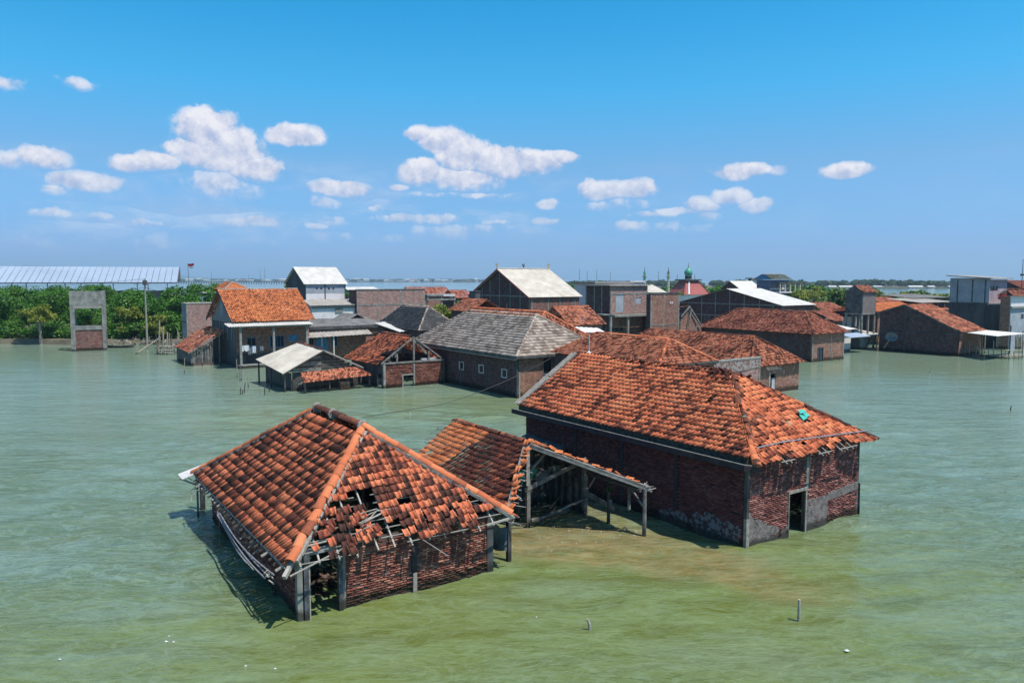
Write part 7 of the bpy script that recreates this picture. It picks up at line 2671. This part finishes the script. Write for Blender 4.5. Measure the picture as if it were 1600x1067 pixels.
# ------------------------------------------------------------------ left shore and small things
def left_shore():
    # long translucent roof behind the mangroves
    Y = 175
    s = Y / FPX
    c = at(277, 441, Y)
    L = (277 + 60) * s * 1.25
    z0, z1 = c.z, at(0, 417.5, Y + 9).z
    A_ = R(20)
    r = empty('long_shed', (c.x - L * math.cos(A_), Y - L * math.sin(A_), 0), A_, 'very long open shed with ribbed pale blue sheet roof behind the mangroves', 'shed')
    n = 46
    for i in range(n):
        x0, x1 = L * i / n, L * (i + 1) / n - .06
        MB().add([(x0, 0, z0), (x1, 0, z0), (x1 + .0, 9, z1), (x0 + .0, 9, z1), (x0, 0, z0 - .05), (x1, 0, z0 - .05), (x1, 9, z1 - .05), (x0, 9, z1 - .05)],
                 [(0, 1, 2, 3), (7, 6, 5, 4), (0, 4, 5, 1), (1, 5, 6, 2), (2, 6, 7, 3), (3, 7, 4, 0)]).build('roof_panel', SHEET_B, r)
    for i in range(n + 1):
        x = L * i / n - .03
        MB().beam((x, -.05, z0 - .08), (x, 9, z1 - .08), .10, .14).build('rib', CONC_D, r)
    MB().add([(0, 9.05, z1), (L, 9.05, z1), (L, 9.9, z0), (0, 9.9, z0)], [(0, 1, 2, 3)]).build('rear_slope', SHEET_B, r)
    MB().poly([(L + .02, 0, z0), (L + .02, 9, z1), (L + .02, 9.9, z0)], .1).build('gable', CONC_D, r)
    MB().box(0, -.12, z0 - .28, L, -.02, z0 - .06).build('eave_beam', CONC_D, r)
    for px in (8, 20, 55, 73, 100, 123, 144, 173, 187, 220, 235, 262):
        x = L - (277 - px) * s
        MB().box(x, -.05, -1, x + .18, .13, z0 - .28).build('post', CONC_D, r)
    MB().box(0, 9.5, -1, L, 9.7, 7.4).build('far_wall', GREY_WALL, r)
    # flag
    c = at(293.5, 440, 150)
    r = empty('flag_pole', (c.x, c.y, 0), 0, 'thin pole flying a small red-over-white flag above the mangroves', 'flag')
    zt = at(0, 412, 150).z
    MB().tube([(0, 0, 0), (.25, 0, zt * .5), (.1, 0, zt)], .06, 5, .04).build('pole', CONC_D, r)
    s = 150 / FPX
    for k, mm in ((0, FLAG_R), (1, WHITE_CLOTH)):
        b = MB()
        nn = 8
        vs = []
        for j in (0, 1):
            for i in range(nn + 1):
                f = i / nn
                vs.append((.1 + f * 10.5 * s, -.25 * f + .05 * math.sin(f * 6), zt - (k + j) * 3.6 * s - .05 * math.sin(f * 5)))
        b.add(vs, [(i, i + 1, nn + 2 + i, nn + 1 + i) for i in range(nn)])
        o = b.build('flag_stripe', mm, r)
        o.modifiers.new('thickness', 'SOLIDIFY').thickness = .01
    # concrete stair frame standing in the water
    H = place('concrete_frame', 'empty concrete and brick frame tower standing alone in the water at left', 'ruin', (112, 549), 110, 167, 455, th=26)
    L2, L1 = H.L2, 3.6
    z1, z2, z3 = zat(H, 0, 0, 479), zat(H, 0, 0, 511), zat(H, 0, 0, 516)
    w = .55
    for x, y in ((0, 0), (L2 - w * .8, 0), (0, L1 - w), (L2 - w * .8, L1 - w)):
        MB().box(x, y, -1, x + (w if x == 0 else w * .8), y + w, H.hw + .003).build('column', CONCRETE, H.root)
    MB().box(w + .003, .03, z1, L2 - w * .8 - .003, .2, H.hw - .01).build('parapet', CONCRETE, H.root)
    MB().box(w + .003, -.03, z1 - .3, L2 - w * .8 - .003, .3, z1 - .003).build('beam', CEMENT, H.root)
    MB().box(w + .003, L1 - .2, z1, L2 - w * .8 - .003, L1 - .05, H.hw - .3).build('parapet', CONCRETE, H.root)
    MB().box(.05, w + .003, z1, .2, L1 - w - .003, H.hw - .05).build('parapet', CONC_D, H.root)
    MB().box(L2 - .2, w + .003, z1, L2 - .05, L1 - w - .003, H.hw - .05).build('parapet', CONCRETE, H.root)
    MB().box(w + .003, -.02, z3, L2 - w * .8 - .003, .3, z2 + .15).build('beam', CONCRETE, H.root)
    wf = MB().box(w + .003, .06, -1, L2 - w * .8 - .003, .2, z3 - .003).build('wall', BRICK, H.root)
    MB().box(.05, w + .003, -1, .2, L1 - w - .003, z2).build('wall', BRICK_D, H.root)
    MB().box(L2 - .2, w + .003, -1, L2 - .05, L1 - w - .003, z2).build('wall', BRICK_D, H.root)
    MB().box(w + .003, L1 - .2, -1, L2 - w * .8 - .003, L1 - .05, z2).build('wall', BRICK_D, H.root)
    MB().box(w + .01, w, z1 - .3, L2 - w, L1 - w, z1 - .1).build('floor_slab', CONCRETE, H.root)
    for k in (0, 1, 2):
        MB().tube([(L2 * (.33 + .12 * k), .1, H.hw - .05), (L2 * (.34 + .12 * k), .1, H.hw + .35 + .15 * k)], .03, 4).build('rebar', RIDGE_D, H.root)
    # utility pole and lines
    c = wat(230, 536, .7)
    r = empty('utility_pole', (c.x, c.y, .3), 0, 'slender weathered utility pole on the bank at left', 'pole')
    zt = at(0, 439, c.y).z
    MB().tube([(0, 0, 0), (0, 0, zt)], .16, 8, .11).build('pole', CEMENT, r)
    MB().beam((-1.6, 0, zt - .7), (1.2, .2, zt - .55), .08).build('cross_arm', CONC_D, r)
    MB().box(-.25, -.2, zt - .9, .25, .2, zt - .2).build('bracket', CONC_D, r)
    top = c + Vector((0, 0, zt - .4))
    mid = c + Vector((0, 0, at(0, 457, c.y).z))

    def cable(a, b, sag, lab, rr=.025):
        a, b = Vector(a), Vector(b)
        pts = [a.lerp(b, i / 16) - Vector((0, 0, sag * 4 * (i / 16) * (1 - i / 16))) for i in range(17)]
        o = MB().tube(pts, rr, 4).build('cable', CABLE)
        tag(o, lab, 'cable')
    cable(mid, at(322, 461, 105), .4, 'sagging power cable from the utility pole to the orange-roofed houses', .03)
    cable(mid, at(-20, 468, 110), .3, 'sagging power cable running left from the utility pole', .025)
    cable(top, at(-40, 447, 118), .4, 'upper power cable running left from the utility pole', .02)
    cable(wat(565, 652, .15), wat(690, 632, .2), .0, 'black cable lying just above the water between the broken house and the grey-roofed house', .022)
    cable(wat(690, 632, .2), at(860, 560, 62.5), .3, 'black cable rising from the water to the window of the grey-roofed house', .022)
    # jetties of poles and debris
    rr = random.Random(31)
    for (x0, x1, y0, y1, n, lab, cat, hmax) in ((243, 272, 538, 554, 46, 'tangle of bamboo poles and broken planks left of the clay lean-to', 'jetty', 3.6), (172, 225, 528, 540, 44, 'low row of driftwood and broken bamboo along the bank', 'debris', 1.4)):
        c = wat((x0 + x1) / 2, y1)
        r = empty('bamboo_jetty' if cat == 'jetty' else 'driftwood', (c.x, c.y, 0), 0, lab, cat)
        W = (x1 - x0) / FPX * c.y
        for i in range(n):
            x = rr.uniform(-W / 2, W / 2)
            y = rr.uniform(0, 4)
            if i % 3 == 0:
                MB().tube([(x, y, -.8), (x + rr.uniform(-.3, .3), y + rr.uniform(-.3, .3), rr.uniform(.7, hmax))], .07, 5, .05).build('pole', BAMBOO if rr.random() < .7 else WOOD, r)
            else:
                MB().beam((x, y, rr.uniform(.2, hmax * .5)), (x + rr.uniform(-1.8, 1.8), y + rr.uniform(-1, 1), rr.uniform(.1, hmax * .6)), .10, .06).build('plank', BAMBOO if i % 2 else WOOD_L, r)
        if cat == 'jetty':
            for i in range(3):
                MB().tube([(-W * .35 + i * .55, 0, -.8), (-W * .25 + i * .5, .2, 4.6 - i * .8)], .09, 6).build('pole', BAMBOO, r)
            for z in (.25, .6, 1.1):
                MB().tube([(-W / 2, .2, z), (W / 2, -.1, z)], .07, 5).build('rail', WOOD_L, r)
    o = MB().tube([wat(212, 553, .05), at(251, 527, 104)], .09, 6).build('long_pole', BAMBOO)
    tag(o, 'long pale pole slanting from the water up to the bamboo tangle', 'pole')
    # barrels, tarpaulin and small boat on the bank
    b = MB()
    c = wat(205, 523, 1.2)
    b.tube([(c.x, c.y, .8), (c.x + .8, c.y, 1.6)], .45, 10)
    tag(b.build('plastic_drum', PLASTIC, smooth=False), 'white plastic drum lying on the bank among the driftwood', 'drum')
    c = wat(217, 528, .8)
    b = MB().tube([(c.x, c.y, .6), (c.x, c.y, 1.2), (c.x + .1, c.y, 1.9)], .55, 9, .2)
    tag(b.build('tarp_heap', DARK_CLOTH), 'dark tarpaulin heap on the bank right of the white drum', 'tarpaulin')
    c = wat(189, 543)
    r = empty('rowing_boat', (c.x, c.y, 0), R(10), 'small dark boat moored beside the concrete frame tower', 'boat')
    b = MB()
    st = [(-1.7, .15, .42), (-1.1, .42, .32), (0, .55, .28), (1.1, .42, .34), (1.7, .06, .50)]
    vs = []
    for x, w_, z in st:
        vs += [(x, -w_, z), (x, -w_ * .6, -.12), (x, w_ * .6, -.12), (x, w_, z)]
    fs = [(i * 4 + k, (i + 1) * 4 + k, (i + 1) * 4 + k + 1, i * 4 + k + 1) for i in range(4) for k in range(3)] + [(0, 1, 2, 3), (16, 19, 18, 17)]
    b.add(vs, fs)
    h = b.build('hull', BLUE_OLD, r)
    h.modifiers.new('thickness', 'SOLIDIFY').thickness = .05
    MB().box(-.15, -.5, .2, .15, .5, .25).build('thwart', WOOD, r)
    MB().box(.7, -.45, .2, .95, .45, .25).build('thwart', WOOD, r)
    # sticks standing in the water
    for px, py, h, dx, lab, mm in ((375, 595, 1.6, .05, 'forked stick pair in the water below the veranda', WOOD), (371, 590, 1.9, -.05, 'pale stake in the water left of the forked stick', BAMBOO), (388, 606, 1.2, .0, 'thin pale stake left of the tin shed', BAMBOO),
                                   (381, 614, .9, .15, 'short dark stake leaning right in the water', WOOD_D), (375, 616, .6, .1, 'shortest dark stake of the group left of the tin shed', WOOD_D), (413, 617, .9, .1, 'dark stub in the water in front of the tin shed', WOOD_D), (420, 612, .5, .1, 'tiny stub right of the dark stub', WOOD_D),
                                   (288, 584, 1.7, .1, 'lone thin stake in the open water left of the houses', BAMBOO), (276, 560, .5, .1, 'small pair of stubs below the bamboo tangle', WOOD),
                                   (1248, 968, .62, 0, 'thick whitish stake end in front of the largest house', WOOD_L), (924, 982, .30, -.12, 'small tilted stick end in the foreground water', WOOD_L), (1451, 583, .5, .25, 'bird-like grey stub in the open water at right', CEMENT), (1578, 641, .35, .1, 'tiny dark stub near the right edge', WOOD_D), (640, 647, .16, .05, 'tiny floating white fleck behind the broken house', FOAM)):
        c = wat(px, py)
        b = MB().tube([(c.x, c.y, -.7), (c.x + dx * .5, c.y, h * .5), (c.x + dx, c.y, h)], .045 if py < 900 else .055, 7, .035)
        if px in (375,):
            b.tube([(c.x + .12, c.y, -.7), (c.x + .12 + dx, c.y + .05, h * .6)], .04, 6)
        tag(b.build('stake', mm), lab, 'stake')
    for px, py, s, lab in ((840, 963, .12, 'small white chip floating in the foreground'), (268, 1003, .25, 'elongated white foam scrap at the lower left'), (280, 1001, .18, 'smaller foam scrap beside the elongated one'), (388, 1040, .2, 'curved foam scrap near the bottom edge'), (434, 1043, .2, 'paired foam scrap right of the curved one'), (268, 994, .12, 'thin foam fleck above the elongated scrap'), (1330, 1013, .3, 'patch of small white foam at the lower right'), (87, 1032, .18, 'faint foam streak at the far lower left')):
        c = wat(px, py, .035)
        rg = np.random.RandomState(px)
        b = MB()
        for k in range(1):
            s2 = s * .55
            q = c + Vector((rg.uniform(-s, s), rg.uniform(-s, s) * .5, 0))
            n = 8
            ring = [(q.x + math.cos(t) * s2 * .45 * rg.uniform(.5, 1.2), q.y + math.sin(t) * s2 * .25 * rg.uniform(.6, 1.3), .03) for t in np.linspace(0, 2 * math.pi, n, endpoint=False)]
            b.add(ring + [(q.x, q.y, .07)], [(i, (i + 1) % n, n) for i in range(n)])
        tag(b.build('foam_scrap', FOAM), lab, 'foam')
    # collapsed dark lean-to peeping out between shed and big house
    H = HB
    p = H.onz(805, 668, 1.5)
    b = MB()
    r = empty('collapsed_lean_to', H.O, H.th, 'dark collapsed lean-to roof at the far left corner of the largest house', 'shed')
    MB().add([(-2.6, 11.2, 1.2), (-.1, 10.4, 2.0), (-.1, 13.6, 2.1), (-2.4, 13.8, 1.5), (-2.6, 11.2, 1.12), (-.1, 10.4, 1.9), (-.1, 13.6, 2.0), (-2.4, 13.8, 1.4)],
             [(0, 1, 2, 3), (7, 6, 5, 4), (0, 4, 5, 1), (1, 5, 6, 2), (2, 6, 7, 3), (3, 7, 4, 0)]).build('roof', CONC_D, r)
    MB().box(-2.3, 11.5, -1, -2.15, 13.5, 1.1).build('wall', BRICK_D, r)
    MB().box(-2.14, 11.4, -1, -.2, 11.5, 1.15).build('wall', BRICK_D, r)
    # mud just under the surface, with twigs and shells breaking it
    rg = np.random.RandomState(44)
    V, F = [], []
    for i in range(120):
        c = wat(rg.normal(910, 70), rg.normal(836, 14), .02)
        s = abs(rg.normal(0, .018)) + .010
        a = rg.uniform(0, 3.1)
        k = len(V)
        for t in range(6):
            V.append((c.x + math.cos(a) * math.cos(t * 1.047) * s * 1.6 - math.sin(a) * math.sin(t * 1.047) * s * .6, c.y + math.sin(a) * math.cos(t * 1.047) * s * 1.6 + math.cos(a) * math.sin(t * 1.047) * s * .6, .01))
        V.append((c.x, c.y, .03 + s * .5))
        for t in range(6):
            F.append((k + t, k + (t + 1) % 6, k + 6))
    o = bpy.data.objects.new('silt_debris', np_mesh('silt_debris', V, F, CEMENT))
    link(o)
    tag(o, 'pale bits of debris breaking the surface over the silt in front of the shed', None, None, 'stuff')


left_shore()
bpy.context.view_layer.update()
